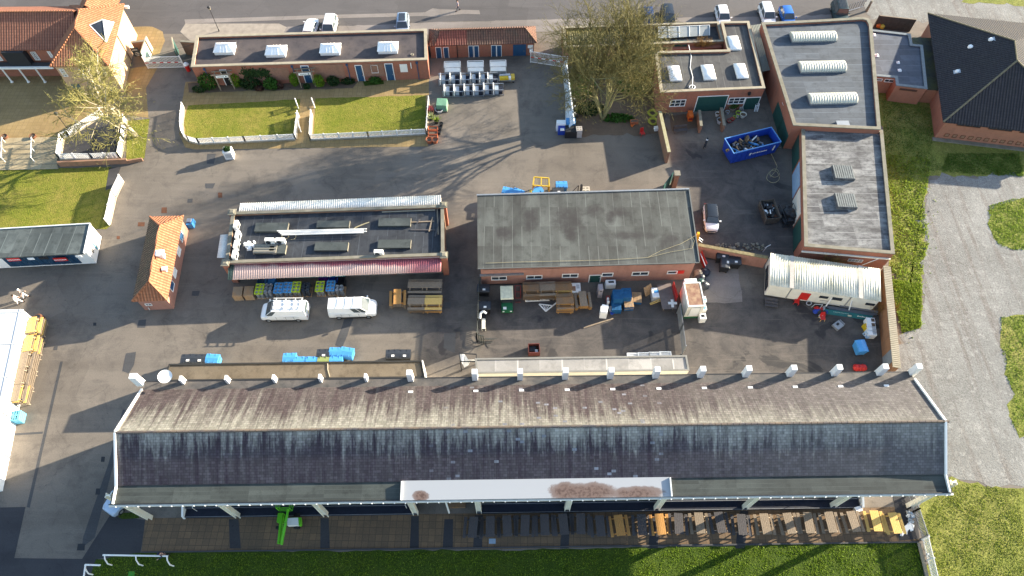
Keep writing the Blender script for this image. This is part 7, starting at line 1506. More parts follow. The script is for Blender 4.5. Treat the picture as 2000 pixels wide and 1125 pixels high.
for x in (-.6, .6):
    for y in (-.3, .3): m.box((b0.x + x, b0.y + y, 1.7), (.05, .05, 1.1))
for z in (1.72, 2.3, 2.8): m.bar((b0.x - .6, b0.y - .3, z), (b0.x + .6, b0.y - .3, z), .05); m.bar((b0.x - .6, b0.y + .3, z), (b0.x + .6, b0.y + .3, z), .05); m.bar((b0.x - .6, b0.y - .3, z), (b0.x - .6, b0.y + .3, z), .05); m.bar((b0.x + .6, b0.y - .3, z), (b0.x + .6, b0.y + .3, z), .05)
m.build("basket", M_lime, t, False); MB().box((b0.x, b0.y, 1.66), (1.15, .6, .04)).build("basket_floor", M_dkgrey, t, False)
for px in ((580, 1030), (545, 1031), (580, 1006), (545, 1004)): c = Q2(*px, .3); m = MB(); m.tube((c.x, c.y - .1, .3), (c.x, c.y + .1, .3), .3, .3, 12); m.build("wheel", M_tyre, t, False)
# utility buggy
q = P(990, 585, .9); t = thing("utility_buggy", "small green utility buggy with a cream canopy by the workshop wall", "buggy", (q.x, q.y, 0), R(2)); MB().box((0, -.1, .25), (1.25, 2.4, .55), 0, .92, .95).build("body", M_green, t, False); MB().box((0, .1, .8), (1.1, .9, .35)).build("seat", M_dkgrey, t, False); m = MB()
for x in (-.55, .55):
    for y in (-.45, .95): m.box((x, y, .7), (.05, .05, 1.15))
m.build("canopy_posts", M_black, t, False); m = MB(); m.hexa([(-.68, -.55, 1.85), (.68, -.55, 1.85), (.68, 1.15, 1.85), (-.68, 1.15, 1.85)], [(-.6, -.45, 1.95), (.6, -.45, 1.95), (.6, 1.05, 1.95), (-.6, 1.05, 1.95)]); m.build("canopy", plain("aged_cream_canopy", (.66, .64, .46), .6, var=.25), t, False)
for x in (-.55, .55):
    for y in (-.9, .8): m = MB(); m.tube((x - .1, y, .26), (x + .1, y, .26), .26, .26, 12); m.build("wheel", M_tyre, t, False)
MB().box((-.25, -1.0, .80), (.35, .3, .03)).build("label_plate", M_white, t, False)
for s in (-.4, .4): MB().box((s, -1.29, .5), (.2, .05, .14)).build("headlight", M_white, t, False)
# racks and panels
t = thing("sack_barrow", "red tubular frame trolley between the buggy and the stacked tables", "trolley", P(1012, 582)); m = MB(); a, b, c, d = P(1006, 582, .3), P(1017, 582, .3), P(1017, 558, 1.3), P(1006, 558, 1.3)
m.path([a, b, c, d, a], .03); m.path([a.lerp(d, .5), b.lerp(c, .5)], .03); m.path([P(1006, 590, .05), P(1017, 590, .05)], .03); m.build("frame", M_redd, t)
t = thing("white_railing", "white slatted railing panel lying against the stacked tables", "fence panel", P(1050, 588)); A, B = P(1027, 589), P(1073, 587); d = (B - A).normalized(); L = (B - A).length; m = MB(); U = Vector((0, .35, .93))
for k in range(18): q = A + d * (L * k / 18 + .05); m.bar(q + U * .05, q + U * .85, .06, .03)
m.build("slats", M_white, t); m = MB(); m.bar(A, B, .08); m.bar(A + U * .9, B + U * .9 + d * .1, .08); m.bar(A, A + U * 1.05, .09); m.bar(A.lerp(B, .5), A.lerp(B, .5) + U * 1.1, .09); m.build("rails", M_white, t)
t = thing("gable_panel", "white triangular slatted panel lying on the ground before the stacked tables", "panel", P(1066, 598)); a, b, c = P(1053, 594, .1), P(1087, 591, .1), P(1066, 608, .1); m = MB(); m.bar(a, c, .13, .08); m.bar(c, b, .13, .08); m.bar(a, P(1080, 597, .1), .1, .08)
for k in (.3, .5, .7): m.bar(a.lerp(P(1080, 597, .1), k), a.lerp(P(1080, 597, .1), k).lerp(c, .75), .06, .05)
m.build("slats", M_white, t)
def simplebox(name, label, cat, px, z, d, rz, mat, parts=(), group=None):
    q = P(*px, z); t = thing(name, label, cat, (q.x, q.y, 0), R(rz), group); m = MB(); m.box((0, 0, 0), d, 0, .98, .98); m.build("body", mat, t, False)
    for nm, c, dd, mt in parts: MB().box(c, dd, 0, .97, .97).build(nm, mt, t, False)
    return t
simplebox("chest_freezer", "white freezer with rusty panels on top between the stacked tables and the green door", "freezer", (1125, 562), 1.0, (1.0, 1.2, .95), 1, M_white, (("lid", (0, 0, .95), (1.02, 1.22, .06), M_white), ("rust_panel", (-.22, -.1, 1.01), (.36, .6, .012), M_rusttop), ("rust_panel", (.22, .15, 1.01), (.34, .5, .012), M_bucket)))
simplebox("upright_fridge", "tall white upright fridge standing in the yard before the blue pallets", "fridge", (1180, 604), 1.4, (.75, .7, 1.45), -6, M_white, (("door", (0, -.37, .08), (.70, .05, 1.3), M_whitev), ("handle", (.28, -.41, .7), (.04, .05, .4), M_bucket)))
simplebox("fridge", "smaller white fridge just behind the tall one by the blue pallets", "fridge", (1182, 598), 1.6, (.7, .65, 1.35), -14, M_whitev, (("door", (0, -.34, .08), (.66, .05, 1.2), M_white), ("handle", (.26, -.38, .6), (.04, .05, .35), M_bucket)))
simplebox("metal_locker", "lilac grey metal locker beside the workshop's green door", "locker", (1173, 562), 1.5, (.5, .75, 1.7), 3, plain("lilac_grey", (.32, .29, .31), .5), (("door", (0, -.39, .1), (.44, .04, 1.5), plain("lilac_grey", (.32, .29, .31), .5)), ("vent", (0, -.42, 1.35), (.25, .02, .12), M_dkgrey)))
simplebox("cabinet", "white cabinet with black spots against the workshop wall behind the blue pallets", "cabinet", (1193, 551), .9, (1.1, .6, .9), 2, M_whitev, (("top_items", (.05, 0, .9), (.6, .2, .06), M_black), ("door", (0, -.32, .1), (.95, .04, .7), M_white)))
simplebox("grey_crate", "white topped crate of bottles left of the leaning table top", "crate", (1281, 571), .9, (.85, 1.2, .85), 2, M_bucket, (("lid", (0, 0, .85), (.86, 1.21, .05), M_whitev), ("blue_film", (.1, .1, .90), (.5, .35, .03), M_bluep)))
t = simplebox("trestle_board", "large grey brown board on a trestle beside the red panel", "board", (1303, 578), .9, (.1, .1, .1), 0, M_woodg); tb = P(1303, 578, .9); m = MB(); m.hexa([P(1283, 557, .85), P(1310, 553, .85), P(1322, 603, .85), P(1294, 604, .85)][::-1], [P(1283, 557, .93), P(1310, 553, .93), P(1322, 603, .93), P(1294, 604, .93)][::-1]); m.build("board", plain("stained_ply", (.19, .15, .135), .8, var=.3), t)
m = MB()
for px in ((1288, 562), (1308, 560), (1298, 598), (1316, 597)): c = P(*px, .9); m.box((c.x, c.y, 0), (.07, .07, .85))
m.build("legs", M_woodg, t)
t = thing("white_cross", "white cross shaped board lying on the end of the trestle board", "cross", P(1312, 594, .95)); m = MB(); m.bar(P(1305, 592, .98), P(1322, 592, .98), .28, .05); m.bar(P(1312.5, 585, 1.03), P(1314, 600, 1.03), .28, .05); m.build("arms", M_white, t)
t = thing("red_hoarding", "tall red panel standing on edge next to the mesh fence", "panel", P(1318, 575)); MB().bar(P(1313, 558, .9), P(1321, 585, .9), .06, 1.7).build("board", M_red, t); MB().bar(P(1313, 558, 1.78), P(1321, 585, 1.78), .1, .07).build("edge", M_redd, t)
t = thing("planks", "two yellow timber battens leaning by the trestle board", "timber", P(1285, 590)); m = MB(); m.bar(P(1269, 593, .2), P(1302, 579, .9), .08, .06); m.bar(P(1270, 595, .2), P(1303, 583, .9), .07, .06); m.build("batten", M_woody, t)
tag(MB().bar(P(1140, 640, .05), P(1198, 622, .06), .14, .06).build("timber_plank", M_woodg), "long plank lying on the ground at the shadow's edge by the fridges", "plank")
for x, y, mt, l, s in ((1195, 613, M_blued, "blue bucket at the end of the long plank", .22), (1193, 606, M_bucket, "white washing up tub behind the blue bucket", .3)): pot("bucket", l, (x, y), s, .35, mt, soil=False)
t = thing("red_trolley", "red and blue sack truck loaded with bottles beside the blue pallets", "trolley", P(1187, 590)); m = MB(); m.path([P(1184, 592, .1), P(1185, 578, 1.2), P(1190, 578, 1.2), P(1190, 592, .1)], .04); m.build("frame", M_redd, t); m = MB(); c = P(1187, 586, .5); m.lathe([(.14, 0), (.14, .7), (.05, .85)], (c.x, c.y, .15), 10); m.lathe([(.14, 0), (.14, .7), (.05, .85)], (c.x, c.y - .4, .15), 10); m.build("bottle", M_whitev, t)
# box of things in the corner by the dark fence
t = thing("scrap_pile", "heap of white frames and a pale table by the dark mesh fence", "scrap", P(942, 628)); m = MB(); m.path([P(937, 622, .8), P(938, 612, 1.1), P(944, 608, 1.2), P(950, 612, 1.0)], .14, 6); m.build("white_frame", M_whitev, t); m = MB(); m.hexa([P(941, 622, .6), P(948, 622, .6), P(948, 642, .6), P(941, 642, .6)][::-1], [P(941, 622, .68), P(948, 622, .68), P(948, 642, .68), P(941, 642, .68)][::-1]); m.build("table_top", M_cream, t); m = MB()
for px in ((941, 624), (948, 624), (941, 641), (948, 641)): c = P(*px, .6); m.box((c.x, c.y, 0), (.06, .06, .6))
m.build("table_legs", M_cream, t); m = MB(); c = P(945, 615, .6); m.box((c.x, c.y, 0), (.6, .7, .7)); m.build("black_box", M_black, t)
t = thing("steel_scrap", "dark steel gate parts lying on the ground by the mesh fence corner", "scrap", P(950, 668)); m = MB(); rnd = random.Random(5)
for k in range(12): a = P(940 + rnd.uniform(0, 14), 664 + rnd.uniform(-4, 6), .05 + k * .02); m.bar(a, a + Vector((rnd.gauss(0, .6), rnd.gauss(0, .3), 0)), .06, .03)
m.build("bar", plain("dark_steel", (.06, .065, .06), .5), t)
RB = plain("maroon_steel", (.13, .035, .03), .7, var=.4)
simplebox("rusty_box", "dark red open steel box standing alone in the yard before the rear shed", "skip box", (1043, 680), .8, (1.2, 1.05, .12), 2, M_rust, (("wall", (-.57, 0, .1), (.07, 1.05, .75), RB), ("wall", (.57, 0, .1), (.07, 1.05, .75), RB), ("wall", (0, .5, .1), (1.2, .07, .75), RB), ("wall", (0, -.5, .1), (1.2, .07, .75), RB), ("contents", (-.1, .1, .1), (.7, .6, .4), M_black), ("contents", (.25, -.2, .1), (.3, .3, .5), M_bucket)))
t = thing("smoking_shelter", "black framed shelter with a torn white sheet beside the silver roofed shed", "shelter", P(912, 715)); m = MB(); c4_ = [P(897, 690, 2.3), P(930, 692, 2.3), P(931, 706, 2.3), P(899, 706, 2.3)]
for a, b in zip(c4_, c4_[1:] + c4_[:1]): m.bar(a, b, .09)
for c in c4_: m.box((c.x, c.y, 0), (.09, .09, 2.3))
m.build("frame", M_black, t); m = MB(); m.face([P(898, 691, 2.25), P(907, 691, 2.2), P(916, 712, 1.6), P(907, 718, 1.2), P(901, 706, 1.9)]); m.face([P(907, 691, 2.2), P(918, 708, 1.7), P(915, 713, 1.1), P(908, 704, 1.8)]); m.face([P(914, 702, 1.9), P(926, 702, 1.9), P(929, 706, 1.7), P(915, 707, 1.5)]); m.build("white_sheet", M_whitev, t)
# behind the workshop
t = thing("stillage", "tall yellow steel stillage frame with two mesh doors behind the workshop", "stillage", P(1055, 378)); m = MB(); A, B, C_, D_ = P(1043, 346, 2.2), P(1072, 348, 2.2), P(1073, 364, 2.2), P(1041, 362, 2.2)
for a, b in ((A, B), (B, C_), (C_, D_), (D_, A), (A.lerp(B, .5), D_.lerp(C_, .5))): m.bar(a, b, .13)
for c in (A, B, C_, D_): m.box((c.x, c.y, 0), (.13, .13, 2.2))
m.bar(Vector((D_.x, D_.y, 1.0)), Vector((C_.x, C_.y, 1.0)), .1); m.bar(Vector((D_.x - .25, D_.y, .9)), Vector((D_.x - .35, D_.y - 1.3, .9)), .25, 1.2); m.build("frame", M_yelp, t)
m = MB()
for k in range(9):
    p = A.lerp(B, (k + .5) / 9); r_ = D_.lerp(C_, (k + .5) / 9); m.bar(p, r_, .025)
m.build("mesh", plain("dusty_mesh", (.35, .27, .12), .7), t)
simplebox("block_pallet", "pale pallet of four hollow blocks behind the workshop", "blocks", (1144, 370), .7, (1.0, .9, .7), 3, plain("cream_block", (.52, .45, .36), .9), tuple(("block_hole", (x, y, .69), (.26, .2, .02), M_coped) for x in (-.22, .22) for y in (-.2, .2)))
t = thing("black_stand", "black tripod stand and post behind the workshop", "stand", P(1132, 372)); m = MB(); m.bar(P(1135, 378, .2), P(1136, 361, 1.9), .2); m.bar(P(1128, 378, .3), P(1130, 362, 1.6), .1); m.bar(P(1116, 376, .2), P(1130, 362, 1.6), .05); m.build("leg", M_black, t)
t = thing("ladder", "aluminium ladder against the workshop's right end", "ladder", P(1366, 465)); m = MB(); m.bar(P(1362, 462, .8), P(1374, 470, .1), .05); m.bar(P(1362, 466, .8), P(1372, 474, .1), .05); m.build("stile", M_galv, t); m = MB(); c = P(1361, 455, 2.0); m.box((c.x + .2, c.y, .0), (.5, .6, 2.0), 0, .5, .5); m.build("yellow_cover", M_yellow, t)
t = thing("gate_leaf", "dark green gate leaf and brick pier behind the workshop's right end", "gate", P(1312, 355)); MB().bar(P(1294, 372, 1.0), P(1312, 347, 1.0), .1, 2.0).build("panel", M_greenD, t); c = P(1318, 354, 1); MB().box((c.x, c.y, 0), (.55, .6, 2.4)).build("pier", M_brickd, t); MB().box((c.x, c.y, 2.4), (.7, .75, .12)).build("cap", M_coped, t)
# office yard pots and bits
for x, y, r, h, mt, l in ((1400, 226, .28, .45, M_white, "white round pot left of the short wall"), (1405, 240, .42, .6, M_bucket, "white square pot of soil at the end of the short wall"), (1420, 222, .26, .4, M_bucket, "white pot behind the short wall"), (1441, 224, .34, .4, M_limet, "lime yellow bucket under the office window"), (1450, 228, .40, .5, M_cream, "cream round pot right of the lime bucket"), (1434, 231, .2, .3, M_limet, "small lime pot below the lime bucket"), (1430, 235, .24, .3, M_red, "small red pot by the short wall"), (1424, 238, .32, .25, M_redd, "low dark red trough by the short wall"), (1428, 217, .4, .6, M_woodg, "square timber planter under the office window"), (1440, 229, .17, .25, M_white, "tiny white pot right of the small lime pot")):
    pot("plant_pot", l, (x, y), r, h, mt, "pots in the office yard")
bush("shrub", "pale leafy plant under the office's right window", (1430, 213), (.7, .5, .5), .7, 300, .12, L_mid, 91)
t = thing("bins_tools", "white tools and paddles leaning by the office door", "tools", P(1448, 214)); m = MB()
for k in range(4): m.bar(P(1444 + k * 2.5, 217, .05), P(1446 + k * 1.8, 209, 1.0), .1, .04)
m.build("handle", M_bucket, t)
t = thing("step_ladder", "white ladder lying right of the office's green door", "ladder", P(1475, 212)); m = MB(); a, b = P(1473, 218, .1), P(1477, 202, .9); e_ = Vector((.42, 0, 0)); m.bar(a, b, .06); m.bar(a + e_, b + e_, .06)
for k in range(6): m.bar(a.lerp(b, (k + .5) / 6), a.lerp(b, (k + .5) / 6) + e_, .05)
m.build("rung", M_whitev, t)
simplebox("orange_box", "bright orange cupboard in the sand pen by the office wall", "box", (1349, 223), .8, (.55, 1.0, .9), 2, M_orange, (("lid", (0, 0, .9), (.58, 1.02, .06), M_orange), ("shelf", (0, -.52, .3), (.45, .04, .3), M_redd)))
t = thing("bench", "dark slatted bench facing the yard below the sand pen", "bench", P(1328, 260)); A, B = P(1316, 262), P(1342, 259); d = (B - A).normalized(); n_ = Vector((-d.y, d.x, 0)); m = MB()
for k in range(4): m.bar(A + n_ * (k * .13) + Vector((0, 0, .45)), B + n_ * (k * .13) + Vector((0, 0, .45)), .10, .03)
m.build("seat", M_woodd, t); m = MB()
for k in range(3): m.bar(A + n_ * .55 + Vector((0, 0, .6 + k * .14)), B + n_ * .55 + Vector((0, 0, .6 + k * .14)), .03, .10)
m.build("backrest", M_woodd, t)
for q in (A + d * .1, B - d * .1): m = MB(); m.box((q.x + n_.x * .05, q.y + n_.y * .05, 0), (.06, .06, .45)); q2 = q + n_ * .52; m.box((q2.x, q2.y, 0), (.06, .06, .95)); m.build("leg", M_woodd, t)
for k, (x, y) in enumerate(((1274, 222), (1275, 238))):
    c = P(x, y, .0); t = thing("hose_coil", ["coil of yellow hose by the garden wall, the rear one", "coil of yellow hose by the garden wall, the front one"][k], "hose", c, 0, "coils of yellow hose"); m = MB()
    for j in range(7): r = .42 + .07 * (j % 4) ; m.path([(c.x + r * cos(a * pi / 9), c.y + r * sin(a * pi / 9), .06 + .06 * (j // 2) + .03 * sin(a + j)) for a in range(19)], .04)
    m.build("coil", plain("yellow_hose", (.42, .40, .05), .6), t)
for px, mt, l, rr_ in (((1510, 345), M_rope, "loose loop of pale hose lying in the dark works yard", (12, 12)), ((1513, 338), M_rope, "second loop of pale hose behind the first in the works yard", (9, 8)), ((1523, 284), M_rope, "coil of pale hose at the skip's right end", (5, 4))):
    tag(MB().path([P(px[0] + rr_[0] * cos(a * .35) * (1 + .1 * sin(a)), px[1] + rr_[1] * sin(a * .35), .04) for a in range(18)], .03).build("hose", mt), l, "hose")
tag(MB().path([P(1506, 300, .04), P(1512, 312, .04), P(1518, 325, .04), P(1514, 335, .04), P(1505, 345, .04)], .03).build("hose", M_rope), "pale hose trailing from the skip across the yard", "hose")
simplebox("terracotta_trough", "lone terracotta trough on the grass near the yellow hose", "trough", (1239, 236), .4, (1.0, .5, .4), 2, M_terra, (("soil", (0, 0, .4), (.85, .36, .012), M_soil),))
t = thing("traffic_cone", "small orange cone lying below the lone trough", "cone", P(1237, 245)); MB().tube(P(1234, 246, .1), P(1240, 242, .15), .16, .03, 8).build("body", M_orange, t); MB().tube(P(1233.5, 246.3, .1), P(1234, 246, .1), .2, .2, 6).build("base", M_orange, t)
for px, l, r in (((1254, 264), "red plastic chair tipped over at the garden edge", 20), ((1554, 592), "red plastic chair by the cabin's red door", -20), ((1604, 624), "red seated chair with wooden legs in front of the cabin clutter", 5)):
    q = P(*px); t = thing("chair", l, "chair", q, R(r), "loose chairs"); MB().box((0, 0, .4), (.5, .5, .06)).build("seat", M_red, t, False); MB().hexa([(-.25, .2, .42), (.25, .2, .42), (.25, .26, .42), (-.25, .26, .42)], [(-.22, .36, .95), (.22, .36, .95), (.22, .41, .95), (-.22, .41, .95)]).build("backrest", M_red, t, False)
    for x in (-.22, .22):
        for y in (-.22, .22): MB().bar((x * 1.15, y * 1.15, 0), (x, y, .42), .04).build("leg", M_woody if r == 5 else M_red, t, False)
simplebox("white_tub", "white plastic tub under the coils of hose", "tub", (1283, 249), .4, (.6, .5, .4), 10, M_whitev, (("lid", (0, 0, .4), (.62, .52, .03), M_white),))
t = thing("works_stack", "blue and white boxes with a dark cage at the end of the tarpaulin fence", "boxes", P(1105, 265)); q = P(1098, 250, 1.0)
for c, d_, mt, nm in (((0, .2, 0), (1.0, .9, 1.0), M_blued, "blue_crate"), ((-.1, .75, 0), (1.2, .7, 1.3), M_whitev, "white_bag"), ((1.1, .9, 0), (1.2, 1.0, 1.35), M_bluep, "blue_lid_box"), ((1.1, -.2, 0), (1.5, 1.2, 1.1), M_black, "dark_cage"), ((0, -.3, 1.0), (.5, .35, .1), M_white, "white_box")): m = MB(); m.box((q.x + c[0], q.y + c[1], c[2]), d_, 0, .95, .95); m.build(nm, mt, t)
simplebox("block_pallet", "pale grey stack of four hollow blocks by the tree garden's front corner", "blocks", (1131, 254), 1.0, (.75, .75, 1.3), 2, plain("grey_block", (.42, .38, .35), .9), tuple(("block_hole", (x, y, 1.29), (.2, .16, .02), M_coped) for x in (-.17, .17) for y in (-.16, .16)))
for k, (x, y) in enumerate(((1121, 200), (1122, 215), (1122, 228), (1121, 240))): c = P(x, y); t = thing("black_sack", "dark bag of rubbish along the tarpaulin fence, %s from the back" % ordn[k], "sack", c, 0, "bags along the tarpaulin fence"); MB().lathe([(.3, 0), (.42, .2), (.35, .45), (.12, .6), (.05, .7)], c, 9).build("bag", M_black, t, smooth=True); MB().lathe([(.08, .68), (.12, .74)], c, 6).build("tie", M_bucket, t)
tag(MB().box(P(1192, 128, 0), (.6, .6, .9)).build("grey_drum", M_grey), "grey drum half hidden under the big tree", "drum"); 
# cabin yard
t = thing("scrap_heap", "heap of blue and black bags, bike parts and red chairs before the cabin", "scrap", P(1605, 606)); rnd = random.Random(8)
for k in range(16): c = P(1604 + rnd.gauss(0, 7), 604 + rnd.gauss(0, 5)); m = MB(); m.lathe([(.2, 0), (.3, .15), (.2, .4), (.05, .5)], c, 7); m.build("bag", [M_black, M_blued, M_dkgrey, M_bucket][k % 4] if k % 5 else M_red, t)
m = MB(); m.path([P(1585, 600, .4), P(1592, 594, 1.0), P(1607, 595, 1.0), P(1600, 604, .3)], .04); m.path([P(1580 + 5 * cos(a * .7), 592 + 4 * sin(a * .7), .5) for a in range(10)], .05); m.build("bent_frame", M_bucket, t)
t = thing("pipes", "long grey drain pipes lying along the cabin's foot", "pipes", P(1660, 605))
for k, (a, b) in enumerate((((1610, 598), (1712, 614)), ((1612, 601), (1705, 616)), ((1640, 597), (1714, 609)))): MB().tube(P(*a, .2 + .1 * k), P(*b, .2 + .1 * k), .13, .13, 8).build("pipe", plain("grey_pipe", (.16, .165, .18), .5), t, smooth=True)
t = thing("banner", "teal banner with faint white lettering draped along the pipes before the cabin", "banner", P(1655, 615)); a, b = P(1610, 604, .42), P(1703, 618, .42); dd = (b - a).normalized(); W2 = Wall(a, b); bn_ = MB().hexa([W2.pt(0, .0, .25), W2.pt(W2.L, .0, .25), W2.pt(W2.L, .0, .3), W2.pt(0, .0, .3)], [W2.pt(0, .62, .05), W2.pt(W2.L, .62, .05), W2.pt(W2.L, .62, .1), W2.pt(0, .62, .1)]).build("sheet", M_teal, t); m = MB(); rnd = random.Random(2)
for k in range(11):
    for z in (.36, .18): x = 1.0 + k * .15; m.box(W2.pt(x, z, .24 - z * .25), (.10, .02, .11))
for k in range(10): m.box(W2.pt(3.5 + k * .15, .28, .20), (.09, .02, .13 if k % 3 else .2))
m.build("lettering", M_whitev, bn_); m = MB()
for u_ in (2.7, 4.75): m.face([W2.pt(u_ + .22 * cos(a * pi / 6), .27 + .14 * sin(a * pi / 6), .255 - .0 * a) for a in range(12)])
m.build("badge", M_cream, bn_)
for k, (a, b) in enumerate((((1610, 602, .05), (1626, 580, 1.8)), ((1657, 610, .05), (1664, 586, 1.8)))): tag(MB().tube(P(*a), P(*b), .07, .07, 7).build("leaning_pipe", M_white), ["left white pipe leaning against the cabin", "right white pipe leaning against the cabin"][k], "pipe", "white pipes leaning on the cabin")
simplebox("flat_trolley", "grey flat trolley lying askew in the cabin yard", "trolley", (1638, 634), .35, (1.0, .8, .3), 35, M_grey, (("black_bag", (0, .1, .3), (.3, .25, .06), M_black), ("handle", (.62, 0, .25), (.06, .7, .06), M_galv)))
for k, (x, y) in enumerate(((1701, 625), (1702, 634), (1703, 642), (1704, 650))): q = P(x, y, .8); t = thing("white_appliance", "white open topped appliance by the boundary wall, %s from the cabin" % ordn[k], "appliance", (q.x, q.y, 0), R(-4), "white appliances by the boundary wall"); MB().box((0, 0, 0), (.85, .55, .8)).build("casing", M_whitev, t, False); MB().box((.2, 0, .8), (.35, .38, .02)).build("opening", M_soil if k < 2 else M_bucket, t, False)
simplebox("yellow_bin", "yellow plastic bin in front of the white appliances by the boundary wall", "bin", (1694, 636), .6, (.55, .6, .6), 15, M_yellow, (("lid", (0, .2, .6), (.5, .2, .05), M_yelp), ("opening", (0, -.1, .6), (.35, .25, .015), M_orange)))
t = thing("lawn_chair", "pale blue grey plastic chair lying by the lone blue bin", "chair", P(1692, 657)); m = MB(); a, b, c, d = P(1685, 652, .5), P(1691, 648, .7), P(1700, 657, .5), P(1694, 661, .35); m.path([a, b, c, d, a], .05); m.path([a.lerp(d, .5), b.lerp(c, .5)], .05); m.face([a.lerp(d, .55), b.lerp(c, .55), c, d]); m.build("frame", plain("pale_blue_plastic", (.38, .50, .62), .5), t)
t = thing("red_bags", "red bags by the boundary wall behind the grandstand roof", "bags", P(1676, 722)); m = MB()
for x in (1671, 1677, 1684): c = P(x, 720); m.lathe([(.3, 0), (.4, .3), (.2, .6)], c, 8)
m.build("bag", M_red, t)
t = thing("hut_steps", "dark timber steps at the cabin's left end", "steps", P(1508, 593)); m = MB()
for k in range(3): a, b = P(1494, 583 + k * 6, .5 - k * .15), P(1519, 586 + k * 6, .5 - k * .15); m.bar(a, b, .32, .06)
m.build("tread", M_woodd, t)
for k, (x, y, mt, l) in enumerate(((1367, 546, M_dkgrey, "grey rubbish sack at the workshop's front right corner"), (1374, 535, M_navy, "navy rubbish sack by the workshop's right end"), (1366, 555, plain("green_sack", (.03, .08, .07), .5), "dark green rubbish sack behind the cold store"), (1373, 560, M_dkgrey, "grey rubbish sack nearest the white appliances"), (1364, 538, plain("tan_sack", (.26, .22, .17), .7), "tan sack of rubble by the workshop's right end"))):
    c = P(x, y); t = thing("rubbish_sack", l, "sack", c, 0, "rubbish sacks by the workshop"); m = MB(); rnd = random.Random(k); m.loft([[(c.x + r * (1 + rnd.gauss(0, .12)) * cos(a * pi / 5), c.y + r * (1 + rnd.gauss(0, .12)) * sin(a * pi / 5), z) for a in range(10)] for r, z in ((.4, 0), (.6, .2), (.55, .5), (.3, .75), (.08, .85))]); m.build("bag", mt, t, smooth=True); MB().lathe([(.06, .8), (.14, .95)], c, 6).build("tie", mt, t)
t = thing("red_board", "dark red board leaning at the workshop's right end by the yard wall", "board", P(1370, 510)); MB().bar(P(1368, 495, .8), P(1378, 520, .6), .06, 1.4).build("panel", M_redd, t); MB().bar(P(1368, 495, 1.52), P(1378, 520, 1.32), .08, .06).build("edge", M_galv, t)
tag(MB().path([P(1490, 492, .3), P(1498, 482, 1.5), P(1505, 478, 1.8), P(1494, 484, 1.2)], .05).build("dead_branch", M_bucket), "pale dead branch by the yard wall near the cabin's corner", "branch")
t = thing("rubble", "rubble and old bricks along the yard wall beside the workshop", "rubble", P(1430, 480)); rnd = random.Random(4); m = MB()
for k in range(60): c = P(rnd.uniform(1395, 1490), 482 + rnd.uniform(-6, 8)); m.box((c.x, c.y, 0), (rnd.uniform(.1, .35), rnd.uniform(.1, .3), rnd.uniform(.05, .2)), rnd.uniform(0, 3))
m.build("stones", M_coped, t); tag(t, None, None, None, "stuff")
for k, px in enumerate(((1237, 696), (1258, 695), (1280, 694), (1300, 693))): q = P(*px, .6); t = thing("white_tray", "white plastic tray behind the silver roofed shed, %s from the left" % ordn[k], "tray", (q.x, q.y, 0), 0, "white trays behind the silver roofed shed"); MB().box((0, 0, 0), (1.2, .8, .5)).build("body", M_bucket, t, False); m = MB(); m.ring([(-.62, -.42), (.62, -.42), (.62, .42), (-.62, .42)], [(-.55, -.35), (.55, -.35), (.55, .35), (-.55, .35)], .45, .56); m.build("rim", M_whitev, t, False)
# grandstand front bits
t = thing("torn_sheet", "torn white sheet lying on black matting at the right end of the paving", "sheet", P(1772, 1033)); m = MB(); pts = [P(x, y, .06 + .1 * (i % 2)) for i, (x, y) in enumerate([(1758, 1046), (1760, 1036), (1766, 1028), (1776, 1019), (1786, 1026), (1784, 1036), (1779, 1038), (1777, 1033), (1773, 1037), (1772, 1044), (1768, 1041), (1763, 1047)])]; m.face(pts); m.face([p + Vector((0, 0, -.04)) for p in pts][::-1]); m.build("sheet", M_whitev, t)
t = thing("crumpled_sheet", "crumpled grey polythene by the barred fence under the grandstand corner", "sheet", P(1776, 1010)); m = MB(); m.leaves((*P(1776, 1010)[:2], .2), (.35, .6, .2), 40, .2, random.Random(5), .1); m.build("polythene", M_poly, t)
q = P(1677, 994, .8); simplebox("white_box", "pale box on the ground between the last grandstand posts", "box", (1677, 994), .4, (.6, .45, .4), 15, M_bucket, (("lid", (0, 0, .4), (.62, .47, .03), M_whitev),))
sheet("paving_hatch", [(955, 1052), (968, 1052), (968, 1062), (955, 1062)], .022, plain("pale_blue_cover", (.30, .38, .46), .6))
sheet("turf_mat", [(251, 1116), (263, 1116), (262, 1140), (249, 1140)], .022, plain("bright_turf_mat", (.06, .26, .03), .9))
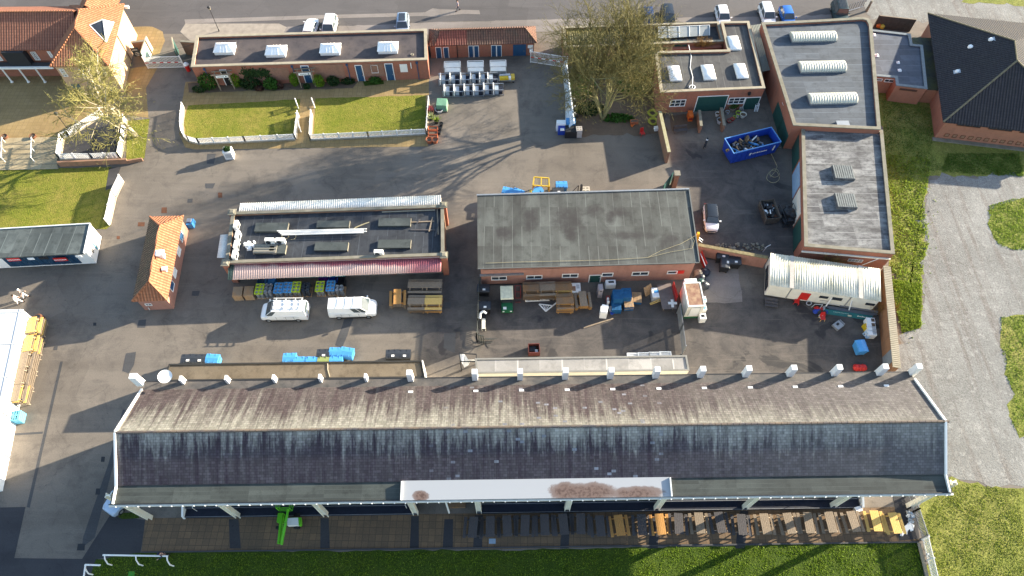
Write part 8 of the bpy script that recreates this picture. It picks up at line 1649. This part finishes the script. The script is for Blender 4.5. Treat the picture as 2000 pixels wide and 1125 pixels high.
t = thing("marker_post", "tall thin dark pole with a pale head at the right edge of the turf", "pole", P(1811, 1083)); MB().tube(P(1811, 1083), P(1811, 1083) + Vector((0, 0, 1.3)), .04, .04, 6).build("pole", M_black, t); MB().box(P(1811, 1083, 1.3), (.16, .12, .2)).build("head", M_bucket, t)
q = P(77, 622, .5); t = thing("tyre_sack", "round dark brown drum behind the stacked yellow tables", "drum", (q.x, q.y, 0)); MB().lathe([(.42, 0), (.48, .3), (.42, .8), (.3, .85)], (0, 0, 0), 14).build("drum", M_rust, t, False, smooth=True); MB().lathe([(.28, .84), (.28, .87)], (0, 0, 0), 12).build("lid", M_black, t, False)
q = P(25, 813, .9); t = thing("blue_crate_stack", "stack of pale blue slatted crates beside the marquee", "crates", (q.x, q.y, 0), R(7)); 
for k in range(4):
    m = MB(); o_ = [(-.7, -.5), (.7, -.5), (.7, .5), (-.7, .5)]; m.ring(o_, [(x * .92, y * .9) for x, y in o_], .03 + k * .26, .26 + k * .26)
    if k == 3:
        for j in range(6): m.box((-.58 + j * .23, 0, .24 + k * .26), (.10, .95, .03))
        m.bar((-.65, 0, .28 + k * .26), (.65, 0, .28 + k * .26), .12, .03)
    m.build("crate", plain("pale_blue_crate", (.12, .42, .58), .5), t, False)
q = P(371, 434, .6); simplebox("blue_bin_seat", "blue box with a silver bag beside the brick kiosk's back corner", "box", (371, 434), .6, (.75, .9, .7), 3, M_bluep, (("silver_bag", (-.05, .1, .7), (.5, .5, .2), M_galv), ("lid", (.3, -.2, .7), (.15, .4, .08), M_bluep)))
# cables over the gate
tag(MB().path([P(385, 84, 3.2), P(330, 100, 3.0), P(285, 112, 3.1)], .02).build("overhead_cable", M_hoseb), "thin black cable strung over the lodge gateway", "cable")
# yellow patch of leaf litter
for k, (x, y, mt) in enumerate(((1740, 70, M_yelp), (1733, 68, M_orange))): c = P(x - 18, y - 16, .3); tag(MB().lathe([(.3, 0), (.34, .3), (.2, .45), (.02, .5)], c, 10).build("ball", mt, smooth=True), ["yellow round float by the timber fence", "orange round float by the timber fence"][k], "float")
